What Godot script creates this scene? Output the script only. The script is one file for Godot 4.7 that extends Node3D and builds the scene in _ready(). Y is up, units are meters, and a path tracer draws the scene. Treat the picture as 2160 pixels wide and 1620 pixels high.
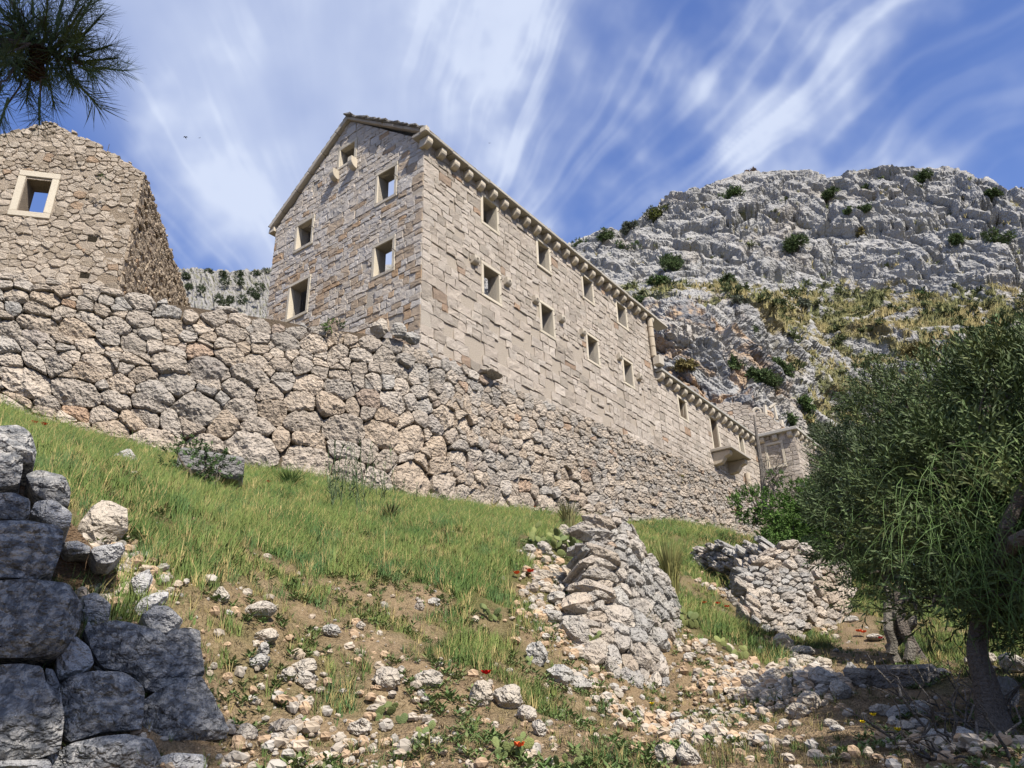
extends Node3D

# ---------------------------------------------------------------- camera frame
var EYE := Vector3(0, 1.6, 0)
var FOC := 1530.0
var cam_b := Basis()
var rng := RandomNumberGenerator.new()
var nz := FastNoiseLite.new()
var U := Vector3(0.58779, 0, -0.80902)      # along the long facade, away from the corner
var W := Vector3(-0.80902, 0, -0.58779)     # along the gable, away from the corner
var CORNER := Vector3(-2.764, 0, -19.808)   # near corner of the big house
var SUN := Vector3.ZERO
var M := {}

func ray(px: float, py: float) -> Vector3:
	return cam_b.x * ((px - 1080.0) / FOC) + cam_b.y * ((810.0 - py) / FOC) - cam_b.z

func at(px: float, py: float, d: float) -> Vector3:   # the point at horizontal distance d
	var r := ray(px, py)
	return EYE + r * (d / Vector2(r.x, r.z).length())

func at_height(px: float, py: float, h: float) -> Vector3:
	var r := ray(px, py)
	return EYE + r * ((h - EYE.y) / r.y)

func size_seen(p: Vector3, area: float) -> float:       # how large a piece shows, for choosing which pieces are parts
	var d := p - EYE
	var z := -d.dot(cam_b.z)
	if z < 0.3:
		return 0.0
	var x := 1080.0 + FOC * d.dot(cam_b.x) / z
	var y := 810.0 - FOC * d.dot(cam_b.y) / z
	if x < -40 or x > 2200 or y < -40 or y > 1660:
		return 0.0
	return area * FOC * FOC / (z * z)

# ---------------------------------------------------------------- naming
var used := {}
func numbered(called: String) -> String:
	if not used.has(called):
		used[called] = 0
		return called
	used[called] += 1
	return "%s_%03d" % [called, used[called]]

func tag(o: Node3D, label: String, category := "", group := "", kind := "") -> Node3D:
	if label: o.set_meta("label", label)
	if category: o.set_meta("category", category)
	if group: o.set_meta("group", group)
	if kind: o.set_meta("kind", kind)
	return o

func thing(called: String, label: String, category: String, pos := Vector3.ZERO, group := "") -> Node3D:
	var o := Node3D.new()
	o.name = numbered(called)
	add_child(o, true)
	o.position = pos
	return tag(o, label, category, group)

func node(called: String, parent: Node3D) -> Node3D:
	var o := Node3D.new()
	o.name = called
	parent.add_child(o, true)
	return o

# ---------------------------------------------------------------- mesh buffers: plain triangles, flat shaded
func buf() -> Dictionary:
	return {"v": PackedVector3Array(), "c": PackedColorArray(), "i": PackedInt32Array()}

func mesh_of(b: Dictionary, smooth := false) -> ArrayMesh:
	var a := []
	a.resize(Mesh.ARRAY_MAX)
	a[Mesh.ARRAY_VERTEX] = b.v
	a[Mesh.ARRAY_COLOR] = b.c
	a[Mesh.ARRAY_INDEX] = b.i
	if smooth:
		var n := PackedVector3Array()
		n.resize(b.v.size())
		var idx: PackedInt32Array = b.i
		var vv: PackedVector3Array = b.v
		for t in range(0, idx.size(), 3):
			var q := (vv[idx[t + 2]] - vv[idx[t]]).cross(vv[idx[t + 1]] - vv[idx[t]])
			n[idx[t]] += q; n[idx[t + 1]] += q; n[idx[t + 2]] += q
		for k in n.size():
			n[k] = n[k].normalized() if n[k].length_squared() > 1e-18 else Vector3.UP
		a[Mesh.ARRAY_NORMAL] = n
	var m := ArrayMesh.new()
	m.add_surface_from_arrays(Mesh.PRIMITIVE_TRIANGLES, a)
	return m

func put(called: String, b: Dictionary, mat: Material, parent: Node3D = null, smooth := false) -> MeshInstance3D:
	var o := MeshInstance3D.new()
	o.name = called if parent else numbered(called)
	o.mesh = mesh_of(b, smooth)
	o.material_override = mat
	if parent: parent.add_child(o, true)
	else: add_child(o, true)
	return o

func put_mesh(called: String, m: Mesh, mat: Material, parent: Node3D = null, xf := Transform3D()) -> MeshInstance3D:
	var o := MeshInstance3D.new()
	o.name = called if parent else numbered(called)
	o.mesh = m
	o.material_override = mat
	o.transform = xf
	if parent: parent.add_child(o, true)
	else: add_child(o, true)
	return o

func scatter(called: String, m: Mesh, mat: Material, xfs: Array, cols: Array, parent: Node3D = null) -> MultiMeshInstance3D:
	var mm := MultiMesh.new()
	mm.transform_format = MultiMesh.TRANSFORM_3D
	mm.use_colors = true
	mm.mesh = m
	mm.instance_count = xfs.size()
	for k in xfs.size():
		mm.set_instance_transform(k, xfs[k])
		mm.set_instance_color(k, cols[k])
	var o := MultiMeshInstance3D.new()
	o.name = called if parent else numbered(called)
	o.multimesh = mm
	o.material_override = mat
	if parent: parent.add_child(o, true)
	else: add_child(o, true)
	return o

func quad(b: Dictionary, p0: Vector3, p1: Vector3, p2: Vector3, p3: Vector3, c: Color) -> void:
	var n: int = b.v.size()
	b.v.append_array(PackedVector3Array([p0, p1, p2, p3]))
	b.c.append_array(PackedColorArray([c, c, c, c]))
	b.i.append_array(PackedInt32Array([n, n + 1, n + 2, n, n + 2, n + 3]))

# a box on axes x,y,z (vectors of half size) with slightly worn, chamfered corners
func block(b: Dictionary, o: Vector3, x: Vector3, y: Vector3, z: Vector3, c: Color, wear := 0.012, seedv := 0.0) -> void:
	var lx := x.length(); var ly := y.length(); var lz := z.length()
	var ch := minf(wear, minf(lx, minf(ly, lz)) * 0.35)
	var kx := 1.0 - ch / lx; var ky := 1.0 - ch / ly; var kz := 1.0 - ch / lz
	var n0: int = b.v.size()
	# three vertices per corner (one pulled back along each axis)
	for s in 8:
		var sx := 1.0 if s & 1 else -1.0
		var sy := 1.0 if s & 2 else -1.0
		var sz := 1.0 if s & 4 else -1.0
		var j := Vector3(nz.get_noise_3d(s * 31.7 + seedv * 7.1, o.x * 9, o.y * 9), nz.get_noise_3d(s * 17.3, seedv * 3.3 + o.z * 9, o.y * 9), nz.get_noise_3d(o.x * 9, s * 23.1, seedv)) * wear
		b.v.append(o + x * sx + y * sy * ky + z * sz * kz + j)
		b.v.append(o + x * sx * kx + y * sy + z * sz * kz + j)
		b.v.append(o + x * sx * kx + y * sy * ky + z * sz + j)
		for q in 3: b.c.append(c)
	var f := func(s: int, a: int) -> int: return n0 + s * 3 + a
	var faces := [[0, [0, 2, 6, 4]], [0, [1, 5, 7, 3]], [1, [0, 4, 5, 1]], [1, [2, 3, 7, 6]], [2, [0, 1, 3, 2]], [2, [4, 6, 7, 5]]]
	for fc in faces:
		var a: int = fc[0]; var q: Array = fc[1]
		b.i.append_array(PackedInt32Array([f.call(q[0], a), f.call(q[1], a), f.call(q[2], a), f.call(q[0], a), f.call(q[2], a), f.call(q[3], a)]))
	for s in 8:
		b.i.append_array(PackedInt32Array([f.call(s, 0), f.call(s, 1), f.call(s, 2)]))
		for ax in 3:
			var s2: int = s | (1 << ax)
			if s2 != s:
				var a1 := (ax + 1) % 3; var a2 := (ax + 2) % 3
				b.i.append_array(PackedInt32Array([f.call(s, a1), f.call(s2, a1), f.call(s2, a2), f.call(s, a1), f.call(s2, a2), f.call(s, a2)]))

func tube(b: Dictionary, pts: Array, radii: Array, sides: int, c: Color, rough := 0.0) -> void:
	var n0: int = b.v.size()
	var up := Vector3(0.3, 0.2, 0.93)
	for k in pts.size():
		var p: Vector3 = pts[k]
		var d: Vector3 = (pts[mini(k + 1, pts.size() - 1)] - pts[maxi(k - 1, 0)]).normalized()
		var x := d.cross(up).normalized() if absf(d.dot(up)) < 0.95 else d.cross(Vector3(0, 1, 0.1)).normalized()
		var y := x.cross(d)
		for s in sides:
			var an := TAU * s / sides
			var r: float = radii[k]
			if rough > 0: r *= 1.0 + rough * nz.get_noise_3d(cos(an) * 3.0 + p.x * 4, p.y * 3.5, sin(an) * 3.0 + p.z * 4)
			b.v.append(p + (x * cos(an) + y * sin(an)) * r)
			b.c.append(c)
	for k in pts.size() - 1:
		for s in sides:
			var a := n0 + k * sides + s
			var a2 := n0 + k * sides + (s + 1) % sides
			b.i.append_array(PackedInt32Array([a, a + sides, a2, a2, a + sides, a2 + sides]))
	for e in [0, pts.size() - 1]:
		var cen := b.v.size() as int
		b.v.append(pts[e]); b.c.append(c)
		for s in sides: b.i.append_array(PackedInt32Array([cen, n0 + e * sides + s, n0 + e * sides + (s + 1) % sides]))

# ---------------------------------------------------------------- stones
func chaikin(p: PackedVector2Array, t := 0.22) -> PackedVector2Array:
	var q := PackedVector2Array()
	for k in p.size():
		var a := p[k]; var b := p[(k + 1) % p.size()]
		q.append(a.lerp(b, t)); q.append(a.lerp(b, 1.0 - t))
	return q

func split_edges(p: PackedVector2Array, longest: float) -> PackedVector2Array:
	var q := PackedVector2Array()
	for k in p.size():
		var a := p[k]; var b := p[(k + 1) % p.size()]
		var n := clampi(int(ceil(a.distance_to(b) / longest)), 1, 14)
		for j in n: q.append(a.lerp(b, float(j) / n))
	return q

func centre(p: PackedVector2Array) -> Vector2:
	var a := 0.0; var c := Vector2.ZERO
	for k in p.size():
		var q := p[k]; var r := p[(k + 1) % p.size()]
		var w := q.cross(r)
		a += w; c += (q + r) * w
	return c / (3.0 * a) if absf(a) > 1e-9 else p[0]

func area_of(p: PackedVector2Array) -> float:
	var a := 0.0
	for k in p.size(): a += p[k].cross(p[(k + 1) % p.size()])
	return absf(a) * 0.5

func clip(p: PackedVector2Array, n: Vector2, d: float) -> PackedVector2Array:   # keep n.p <= d
	var out := PackedVector2Array()
	for k in p.size():
		var a := p[k]; var b := p[(k + 1) % p.size()]
		var da := n.dot(a) - d; var db := n.dot(b) - d
		if da <= 0: out.append(a)
		if (da < 0 and db > 0) or (da > 0 and db < 0): out.append(a.lerp(b, da / (da - db)))
	return out

# one stone: outline p (metres, round the origin) on the frame O, x, y, outward n; 'back' deep, bulging by 'bulge', uneven by 'rough'
func stone(b: Dictionary, p: PackedVector2Array, O: Vector3, x: Vector3, y: Vector3, n: Vector3, back: float, bulge: float, rough: float, col: Color, fine := false) -> void:
	if fine:
		broken_stone(b, p, O, x, y, n, back, bulge, rough, col)
		return
	var m := p.size()
	var n0: int = b.v.size()
	var rings := [[0.96, -back], [1.0, 0.0], [0.97, bulge * 0.55], [0.86, bulge * 0.93], [0.5, bulge]] if not fine else [[0.96, -back], [1.0, -0.2 * bulge], [1.0, bulge * 0.2], [0.975, bulge * 0.62], [0.90, bulge * 0.9], [0.68, bulge], [0.44, bulge], [0.2, bulge]]
	var tilt := Vector2(rng.randf_range(-1, 1), rng.randf_range(-1, 1)) * rough * (0.9 if back > 0.07 else 0.35)
	var size := 0.0
	for q in p: size = maxf(size, q.length())
	tilt /= maxf(size, 0.01)
	var fq := 1.6 / maxf(size, 0.02)
	var off := Vector3(rng.randf() * 90, rng.randf() * 90, rng.randf() * 90)
	for r in rings.size():
		var s: float = rings[r][0]; var h: float = rings[r][1]
		for q in p:
			var pp := q * s
			var v := O + x * pp.x + y * pp.y
			if r > 0:
				var k := Vector3(pp.x, pp.y, h) * fq * 0.8
				var w1 := nz.get_noise_3dv((k + off) * 10.0)
				var w2 := nz.get_noise_3dv((k * 2.7 + off) * 10.0)
				var g := rough * (w1 * 1.1 + w2 * 0.6) if not fine else rough * (w1 * 1.2 - absf(w2) * 1.1 + 0.4)
				v += n * (h + g + tilt.dot(pp)) + (x * q.x + y * q.y) * (w2 * 0.10)
			else: v += n * h
			b.v.append(v)
			b.c.append(col * (1.0 + 0.10 * nz.get_noise_3dv(v * 60.0)))
	b.v.append(O + n * (bulge + rough * nz.get_noise_3dv(off * 10.0))); b.c.append(col)
	var c := n0 + m * rings.size()
	for r in rings.size() - 1:
		for k in m:
			var a := n0 + r * m + k
			var a2 := n0 + r * m + (k + 1) % m
			b.i.append_array(PackedInt32Array([a, a2, a + m, a2, a2 + m, a + m]))
	var last := n0 + (rings.size() - 1) * m
	for k in m: b.i.append_array(PackedInt32Array([last + k, last + (k + 1) % m, c]))

# a large stone with broken faces: outline and inner points meshed together, its front cut by several planes
func broken_stone(b: Dictionary, p: PackedVector2Array, O: Vector3, x: Vector3, y: Vector3, n: Vector3, back: float, bulge: float, rough: float, col: Color) -> void:
	var size := 0.0
	var lo := p[0]; var hi := p[0]
	for q in p:
		size = maxf(size, q.length()); lo = lo.min(q); hi = hi.max(q)
	var step := maxf(sqrt(area_of(p)) / (15.0 if size > 0.3 and rough > 0.03 else 7.0), 0.022)
	var pts := PackedVector2Array()
	var rim := split_edges(p, step * 1.2)
	pts.append_array(rim)
	var yy := lo.y + step * 0.5
	while yy < hi.y:
		var xx := lo.x + step * 0.5
		while xx < hi.x:
			var q := Vector2(xx + rng.randf_range(-0.35, 0.35) * step, yy + rng.randf_range(-0.35, 0.35) * step)
			if Geometry2D.is_point_in_polygon(q, p):
				var near := 1e9
				for k in p.size(): near = minf(near, q.distance_to(Geometry2D.get_closest_point_to_segment(q, p[k], p[(k + 1) % p.size()])))
				if near > step * 0.5: pts.append(q)
			xx += step
		yy += step
	var cuts := []
	for k in 6:
		var an := rng.randf() * TAU
		cuts.append([Vector2(cos(an), sin(an)) * rng.randf_range(0.1, 0.55), rng.randf_range(0.7, 1.5) * bulge])
	var off := Vector3(rng.randf() * 90, rng.randf() * 90, rng.randf() * 90)
	var n0: int = b.v.size()
	for i in pts.size():
		var q := pts[i]
		var e := 0.0
		if i >= rim.size():
			e = 1e9
			for k in p.size(): e = minf(e, q.distance_to(Geometry2D.get_closest_point_to_segment(q, p[k], p[(k + 1) % p.size()])))
		var t := minf(e / (size * 0.16), 1.0)
		var h := bulge * (0.1 + 0.9 * sqrt(t * (2.0 - t)))
		for c in cuts: h = minf(h, c[1] + q.dot(c[0]))
		var w := nz.get_noise_3dv((Vector3(q.x, q.y, 0) * (2.2 / size) + off) * 10.0)
		var w2 := nz.get_noise_3dv((Vector3(q.x, q.y * 1.6, 0) * (7.0 / size) + off) * 10.0)
		h += rough * (0.9 * w - 0.7 * absf(w2))
		var v := O + x * q.x + y * q.y + n * h
		b.v.append(v); b.c.append(col * (1.0 + 0.12 * w2))
	var tri := Geometry2D.triangulate_delaunay(pts)
	for k in range(0, tri.size(), 3):
		if Geometry2D.is_point_in_polygon((pts[tri[k]] + pts[tri[k + 1]] + pts[tri[k + 2]]) / 3.0, p): b.i.append_array(PackedInt32Array([n0 + tri[k], n0 + tri[k + 1], n0 + tri[k + 2]]))
	var m := rim.size()
	var nb: int = b.v.size()
	for k in m:
		b.v.append(O + (x * rim[k].x + y * rim[k].y) * 0.95 - n * back); b.c.append(col)
	for k in m:
		var k2 := (k + 1) % m
		b.i.append_array(PackedInt32Array([n0 + k, n0 + k2, nb + k, n0 + k2, nb + k2, nb + k]))

# a loose boulder: a sphere of rings pressed into facets
func boulder(b: Dictionary, O: Vector3, size: Vector3, col: Color, seedv: int, seg := 10, rough := 0.28) -> void:
	var r2 := RandomNumberGenerator.new()
	r2.seed = seedv
	var planes := []
	for k in 9:
		var d := Vector3(r2.randf_range(-1, 1), r2.randf_range(-0.7, 1), r2.randf_range(-1, 1)).normalized()
		planes.append([d, r2.randf_range(0.62, 0.92)])
	var n0: int = b.v.size()
	var rows := seg / 2 + 1
	for i in rows + 1:
		var th := PI * i / rows
		for j in seg:
			var ph := TAU * (j + 0.5 * (i % 2)) / seg
			var d := Vector3(sin(th) * cos(ph), cos(th), sin(th) * sin(ph))
			var rad := 1.0
			for pl in planes:
				var q := d.dot(pl[0])
				if q > 0.05: rad = minf(rad, pl[1] / q)
			rad *= 1.0 + rough * 0.55 * nz.get_noise_3dv((d * 1.3 + Vector3.ONE * (seedv % 97)) * 12.0)
			var v := O + d * rad * size
			b.v.append(v)
			b.c.append(col * (1.0 + 0.12 * nz.get_noise_3dv(d * 30.0 + Vector3.ONE * seedv)))
	for i in rows:
		for j in seg:
			var a := n0 + i * seg + j
			var a2 := n0 + i * seg + (j + 1) % seg
			b.i.append_array(PackedInt32Array([a, a2, a + seg, a2, a2 + seg, a + seg]))

# irregular cells: seeds of unequal reach over w x h (metres), flattened by 'flat', cut between neighbours
func cells(w: float, h: float, sizes: Array, flat: float, sd: int, grow := 0.0) -> Array:
	var r2 := RandomNumberGenerator.new()
	r2.seed = sd
	var H := h * flat
	var rmax := 0.0
	for s in sizes: rmax = maxf(rmax, s[0])
	rmax *= 1.0 + absf(grow)
	var gs := rmax
	var gx := int(ceil((w + 4 * gs) / gs)); var gy := int(ceil((H + 4 * gs) / gs))
	var grid := []
	grid.resize(gx * gy)
	for k in grid.size(): grid[k] = []
	var pts := []
	for s in sizes:
		var tries := int(s[1] * w * H / (s[0] * s[0]))
		for t in tries:
			var p := Vector2(r2.randf_range(-gs, w + gs), r2.randf_range(-gs, H + gs))
			var r: float = s[0] * r2.randf_range(0.8, 1.15) * (1.0 + grow * (0.5 - p.x / w) * 2.0)
			var ix := int((p.x + 2 * gs) / gs); var iy := int((p.y + 2 * gs) / gs)
			var ok := true
			for yy in range(maxi(iy - 2, 0), mini(iy + 3, gy)):
				for xx in range(maxi(ix - 2, 0), mini(ix + 3, gx)):
					for o in grid[yy * gx + xx]:
						if p.distance_to(o[0]) < (r + o[1]) * 0.93:
							ok = false
							break
					if not ok: break
				if not ok: break
			if ok:
				grid[iy * gx + ix].append([p, r])
				pts.append([p, r, ix, iy])
	return cut_cells(pts, flat, rmax)

# seeds [place, reach] to outlines: each keeps what is nearer to it than to its neighbours
func cut_cells(seeds: Array, flat: float, rmax: float) -> Array:
	var gs := rmax
	var bins := {}
	for q in seeds:
		var key := Vector2i((q[0] / gs).floor())
		if not bins.has(key): bins[key] = []
		bins[key].append(q)
	var out := []
	for q in seeds:
		var p: Vector2 = q[0]; var r: float = q[1]
		var R := maxf(r * 1.9, rmax * 0.6)
		var poly := PackedVector2Array([p + Vector2(-R, -R), p + Vector2(R, -R), p + Vector2(R, R), p + Vector2(-R, R)])
		var key := Vector2i((p / gs).floor())
		for yy in range(-4, 5):
			for xx in range(-4, 5):
				for o in bins.get(key + Vector2i(xx, yy), []):
					var d: Vector2 = o[0] - p
					var l := d.length()
					if l < 1e-6 or l > 4.2 * rmax: continue
					var k: float = (l * l + r * r - o[1] * o[1]) / (2.0 * l)
					var nn := d / l
					poly = clip(poly, nn, nn.dot(p) + k)
					if poly.size() < 3: break
		if poly.size() < 3: continue
		for k in poly.size(): poly[k].y /= flat
		out.append(poly)
	return out

# seeds in rough courses, as a waller lays them; zones are [x0, x1, low course, high course]
func courses(w: float, h: float, zones: Array, flat: float, sd: int, chinks := 0.25) -> Array:
	var r2 := RandomNumberGenerator.new()
	r2.seed = sd
	var seeds := []
	var most := 0.0
	for z in zones:
		var y := -0.1
		while y < h + 0.1:
			var t := clampf(y / h, 0.0, 1.0)
			var rh: float = lerpf(z[3], z[2], t) * r2.randf_range(0.7, 1.25)
			most = maxf(most, rh)
			var x: float = z[0] - r2.randf() * rh
			var ph := r2.randf() * TAU
			while x < z[1]:
				var wd := rh * r2.randf_range(0.95, 2.3)
				var p := Vector2(x + wd * 0.5, y + rh * (0.5 + 0.22 * sin(x * 0.9 / rh + ph) + r2.randf_range(-0.16, 0.16)))
				if r2.randf() < 0.16 and wd > rh * 1.2:      # two thin stones in the height of one
					seeds.append([Vector2(p.x, (p.y - rh * 0.26) * flat), rh * 0.30])
					seeds.append([Vector2(p.x + r2.randf_range(-0.1, 0.1), (p.y + rh * 0.26) * flat), rh * 0.30])
				else:
					seeds.append([Vector2(p.x, p.y * flat), wd * 0.44])
				if r2.randf() < chinks: seeds.append([Vector2(x + r2.randf_range(-0.05, 0.05), (y + r2.randf_range(-0.1, 0.1)) * flat), rh * 0.16])
				x += wd
			y += rh
	return cut_cells(seeds, flat, most * 1.15)

# pieces are dictionaries {score, args}; the largest become parts of their own, the rest one part
func lay_stones(list: Array, parent: Node3D, most: int, mat: Material, called := "stone", rest := "small_stones") -> void:
	list.sort_custom(func(a, b): return a.score > b.score)
	var left := buf()
	for k in list.size():
		var s: Dictionary = list[k]
		if k < most and s.score > 40.0:
			var b := buf()
			stone(b, s.p, s.O, s.x, s.y, s.n, s.back, s.bulge, s.rough, s.col, s.get("fine", false))
			put(called, b, mat, parent)
		else:
			stone(left, s.p, s.O, s.x, s.y, s.n, s.back, s.bulge, s.rough, s.col, false)
	if left.v.size():
		tag(put(rest, left, mat, parent), "", "", "", "stuff")

# a wall surface between a lower and an upper line of points
func line_at(l: Array, t: float) -> Vector3:
	var f := clampf(t, 0.0, 1.0) * (l.size() - 1)
	var k := mini(int(f), l.size() - 2)
	var u := f - k
	var a: Vector3 = l[maxi(k - 1, 0)]; var b: Vector3 = l[k]; var c: Vector3 = l[k + 1]; var d: Vector3 = l[mini(k + 2, l.size() - 1)]
	return 0.5 * ((2.0 * b) + (c - a) * u + (2.0 * a - 5.0 * b + 4.0 * c - d) * u * u + (3.0 * b - a - 3.0 * c + d) * u * u * u)

func line_length(l: Array) -> float:
	var s := 0.0
	for k in l.size() - 1: s += (l[k + 1] - l[k]).length()
	return s

func even_line(l: Array, n: int) -> Array:     # the same curve with points at even spacing
	var fine := []
	for k in 401: fine.append(line_at(l, k / 400.0))
	var total := line_length(fine)
	var out := [fine[0]]
	var run := 0.0; var want := total / (n - 1)
	for k in 400:
		var seg: float = (fine[k + 1] - fine[k]).length()
		while run + seg >= want * out.size() and out.size() < n - 1:
			out.append(fine[k].lerp(fine[k + 1], (want * out.size() - run) / seg))
		run += seg
	out.append(fine[400])
	return out

# ---------------------------------------------------------------- camera, sky, sun, exposure
func set_up() -> void:
	var p := deg_to_rad(23.37); var r := deg_to_rad(-1.96)
	var up := Vector3(0, cos(p), sin(p)); var fwd := Vector3(0, sin(p), -cos(p))
	var x := Vector3.RIGHT * cos(r) + up * sin(r)
	var y := up * cos(r) - Vector3.RIGHT * sin(r)
	cam_b = Basis(x, y, -fwd)
	var cam := Camera3D.new()
	cam.name = "camera"
	add_child(cam, true)
	cam.transform = Transform3D(cam_b, EYE)
	cam.fov = rad_to_deg(2.0 * atan(810.0 / FOC))
	cam.near = 0.05
	cam.far = 6000.0
	cam.current = true
	nz.noise_type = FastNoiseLite.TYPE_SIMPLEX
	nz.frequency = 0.1
	nz.seed = 5
	rng.seed = 77
	var env := Environment.new()
	env.background_mode = Environment.BG_SKY
	var pm := PanoramaSkyMaterial.new()
	pm.panorama = sky_picture()
	env.sky = Sky.new()
	env.sky.sky_material = pm
	env.background_energy_multiplier = 1.0
	env.tonemap_mode = Environment.TONE_MAPPER_LINEAR
	env.tonemap_exposure = 1.48
	env.sdfgi_enabled = true
	env.ssao_enabled = true
	env.ssil_enabled = true
	var we := WorldEnvironment.new()
	we.name = "world_environment"
	we.environment = env
	add_child(we, true)
	SUN = (-0.23 * U - 0.61 * W + 0.76 * Vector3.UP).normalized()
	var sun := DirectionalLight3D.new()
	sun.name = "sun"
	add_child(sun, true)
	sun.look_at_from_position(Vector3.ZERO, -SUN, Vector3.UP)
	sun.light_energy = 1.6
	sun.light_color = Color(1.0, 0.965, 0.91)
	sun.light_angular_distance = 0.55
	sun.shadow_enabled = true

func sky_picture() -> ImageTexture:
	var w := 2048; var h := 1024
	var data := PackedFloat32Array()
	data.resize(w * h * 3)
	var a := FastNoiseLite.new(); a.seed = 11; a.noise_type = FastNoiseLite.TYPE_SIMPLEX; a.frequency = 1.0; a.fractal_octaves = 4; a.fractal_gain = 0.55
	var wv := FastNoiseLite.new(); wv.seed = 4; wv.noise_type = FastNoiseLite.TYPE_SIMPLEX; wv.frequency = 1.0; wv.fractal_octaves = 3
	# the cirrus fans out of a point low over the house
	var d0 := ray(800, 900).normalized()
	var e1 := Vector3(-d0.z, 0, d0.x).normalized()
	var e2 := e1.cross(d0)
	for j in h:
		var el := PI * 0.5 - PI * (j + 0.5) / h
		var sy := sin(el); var cy := cos(el)
		var t := clampf(sy, 0.0, 1.0)
		var base := Color(0.175, 0.285, 0.60).lerp(Color(0.062, 0.122, 0.345), smoothstep(0.05, 0.85, t))
		if sy < -0.02: base = Color(0.16, 0.16, 0.14)
		for i in w:
			var c := base
			if sy > 0.0:
				var az := TAU * (i + 0.5) / w       # clockwise from -z
				var d := Vector3(sin(az) * cy, sy, -cos(az) * cy)
				var x := d.dot(e1); var y := d.dot(e2)
				var wob := wv.get_noise_3dv(d * 1.9)
				var wob2 := wv.get_noise_3dv(d * 6.0)
				var phi := rad_to_deg(atan2(y, x)) + wob * 4.0 + wob2 * 1.0
				var rho := acos(clampf(d.dot(d0), -1.0, 1.0))
				var lanes := a.get_noise_2d(phi * 0.11, rho * 0.8) * 0.5 + 0.5
				var fine := a.get_noise_2d(phi * 0.30 + 40.0, rho * 1.6) * 0.5 + 0.5
				var puff := a.get_noise_3dv(d * 2.4) * 0.5 + 0.5
				var small := a.get_noise_3dv(d * 9.0 + Vector3.ONE * 5.0) * 0.5 + 0.5
				# the broad veil to the left of the middle, its left edge sharp, its right edge torn
				var veil := (1.0 - smoothstep(122.0, 141.0, phi)) * smoothstep(48.0, 96.0, phi)
				var dn := veil * (0.52 + 0.50 * puff) * (0.90 + 0.14 * lanes)
				# thin straight streaks to the right of it
				var right := smoothstep(4.0, 16.0, phi) * (1.0 - smoothstep(62.0, 92.0, phi))
				dn += right * smoothstep(0.12, 0.5, rho) * smoothstep(0.42, 0.92, lanes * 0.50 + fine * 0.50) * (0.08 + 0.50 * puff)
				dn += right * 0.34 * smoothstep(0.32, 0.72, puff * 0.7 + small * 0.3)
				# soft torn wisps elsewhere
				dn += 0.40 * smoothstep(0.50, 0.84, puff * 0.62 + small * 0.38)
				dn += 0.16 * smoothstep(0.45, 0.75, fine) * smoothstep(0.4, 0.65, puff)
				dn = clampf(dn, 0.0, 1.0) * (0.82 + 0.22 * small) * smoothstep(0.02, 0.28, sy)
				c = base.lerp(Color(0.47, 0.525, 0.655), clampf(dn, 0.0, 0.97))
			var k := (j * w + i) * 3
			data[k] = c.r; data[k + 1] = c.g; data[k + 2] = c.b
	return ImageTexture.create_from_image(Image.create_from_data(w, h, false, Image.FORMAT_RGBF, data.to_byte_array()))

# ---------------------------------------------------------------- materials
func noise_tex(freq: float, octaves: int, lo: Color, hi: Color, sd: int, type := FastNoiseLite.TYPE_SIMPLEX, mid := -1.0, size := 512) -> NoiseTexture2D:
	var n := FastNoiseLite.new()
	n.noise_type = type
	n.seed = sd
	n.frequency = freq
	n.fractal_octaves = octaves
	n.fractal_gain = 0.6
	var t := NoiseTexture2D.new()
	t.width = size; t.height = size
	t.seamless = true
	t.noise = n
	var g := Gradient.new()
	if hi != Color.WHITE or lo != Color.BLACK:      # tints are meant as linear values
		lo = lo.linear_to_srgb(); hi = hi.linear_to_srgb()
	if mid < 0:
		g.set_color(0, lo); g.set_color(1, hi)
	else:
		g.offsets = PackedFloat32Array([0.0, mid - 0.07, mid + 0.07, 1.0])
		g.colors = PackedColorArray([lo, lo.lerp(hi, 0.12), hi.lerp(lo, 0.12), hi])
	t.color_ramp = g
	return t

func rock_mat(tex: Texture2D, scale: float, relief: Texture2D, depth: float, rough := 0.92) -> StandardMaterial3D:
	var m := StandardMaterial3D.new()
	m.vertex_color_use_as_albedo = true
	m.albedo_texture = tex
	m.uv1_triplanar = true
	m.uv1_world_triplanar = true
	m.uv1_scale = Vector3.ONE * scale
	m.heightmap_enabled = true
	m.heightmap_texture = relief
	m.heightmap_scale = depth
	m.roughness = rough
	m.metallic_specular = 0.25
	return m

func plain_mat(rough := 0.8, back := Color.BLACK) -> StandardMaterial3D:
	var m := StandardMaterial3D.new()
	m.vertex_color_use_as_albedo = true
	m.roughness = rough
	m.metallic_specular = 0.3
	if back != Color.BLACK:
		m.backlight_enabled = true
		m.backlight = back
	m.cull_mode = BaseMaterial3D.CULL_DISABLED
	return m

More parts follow.
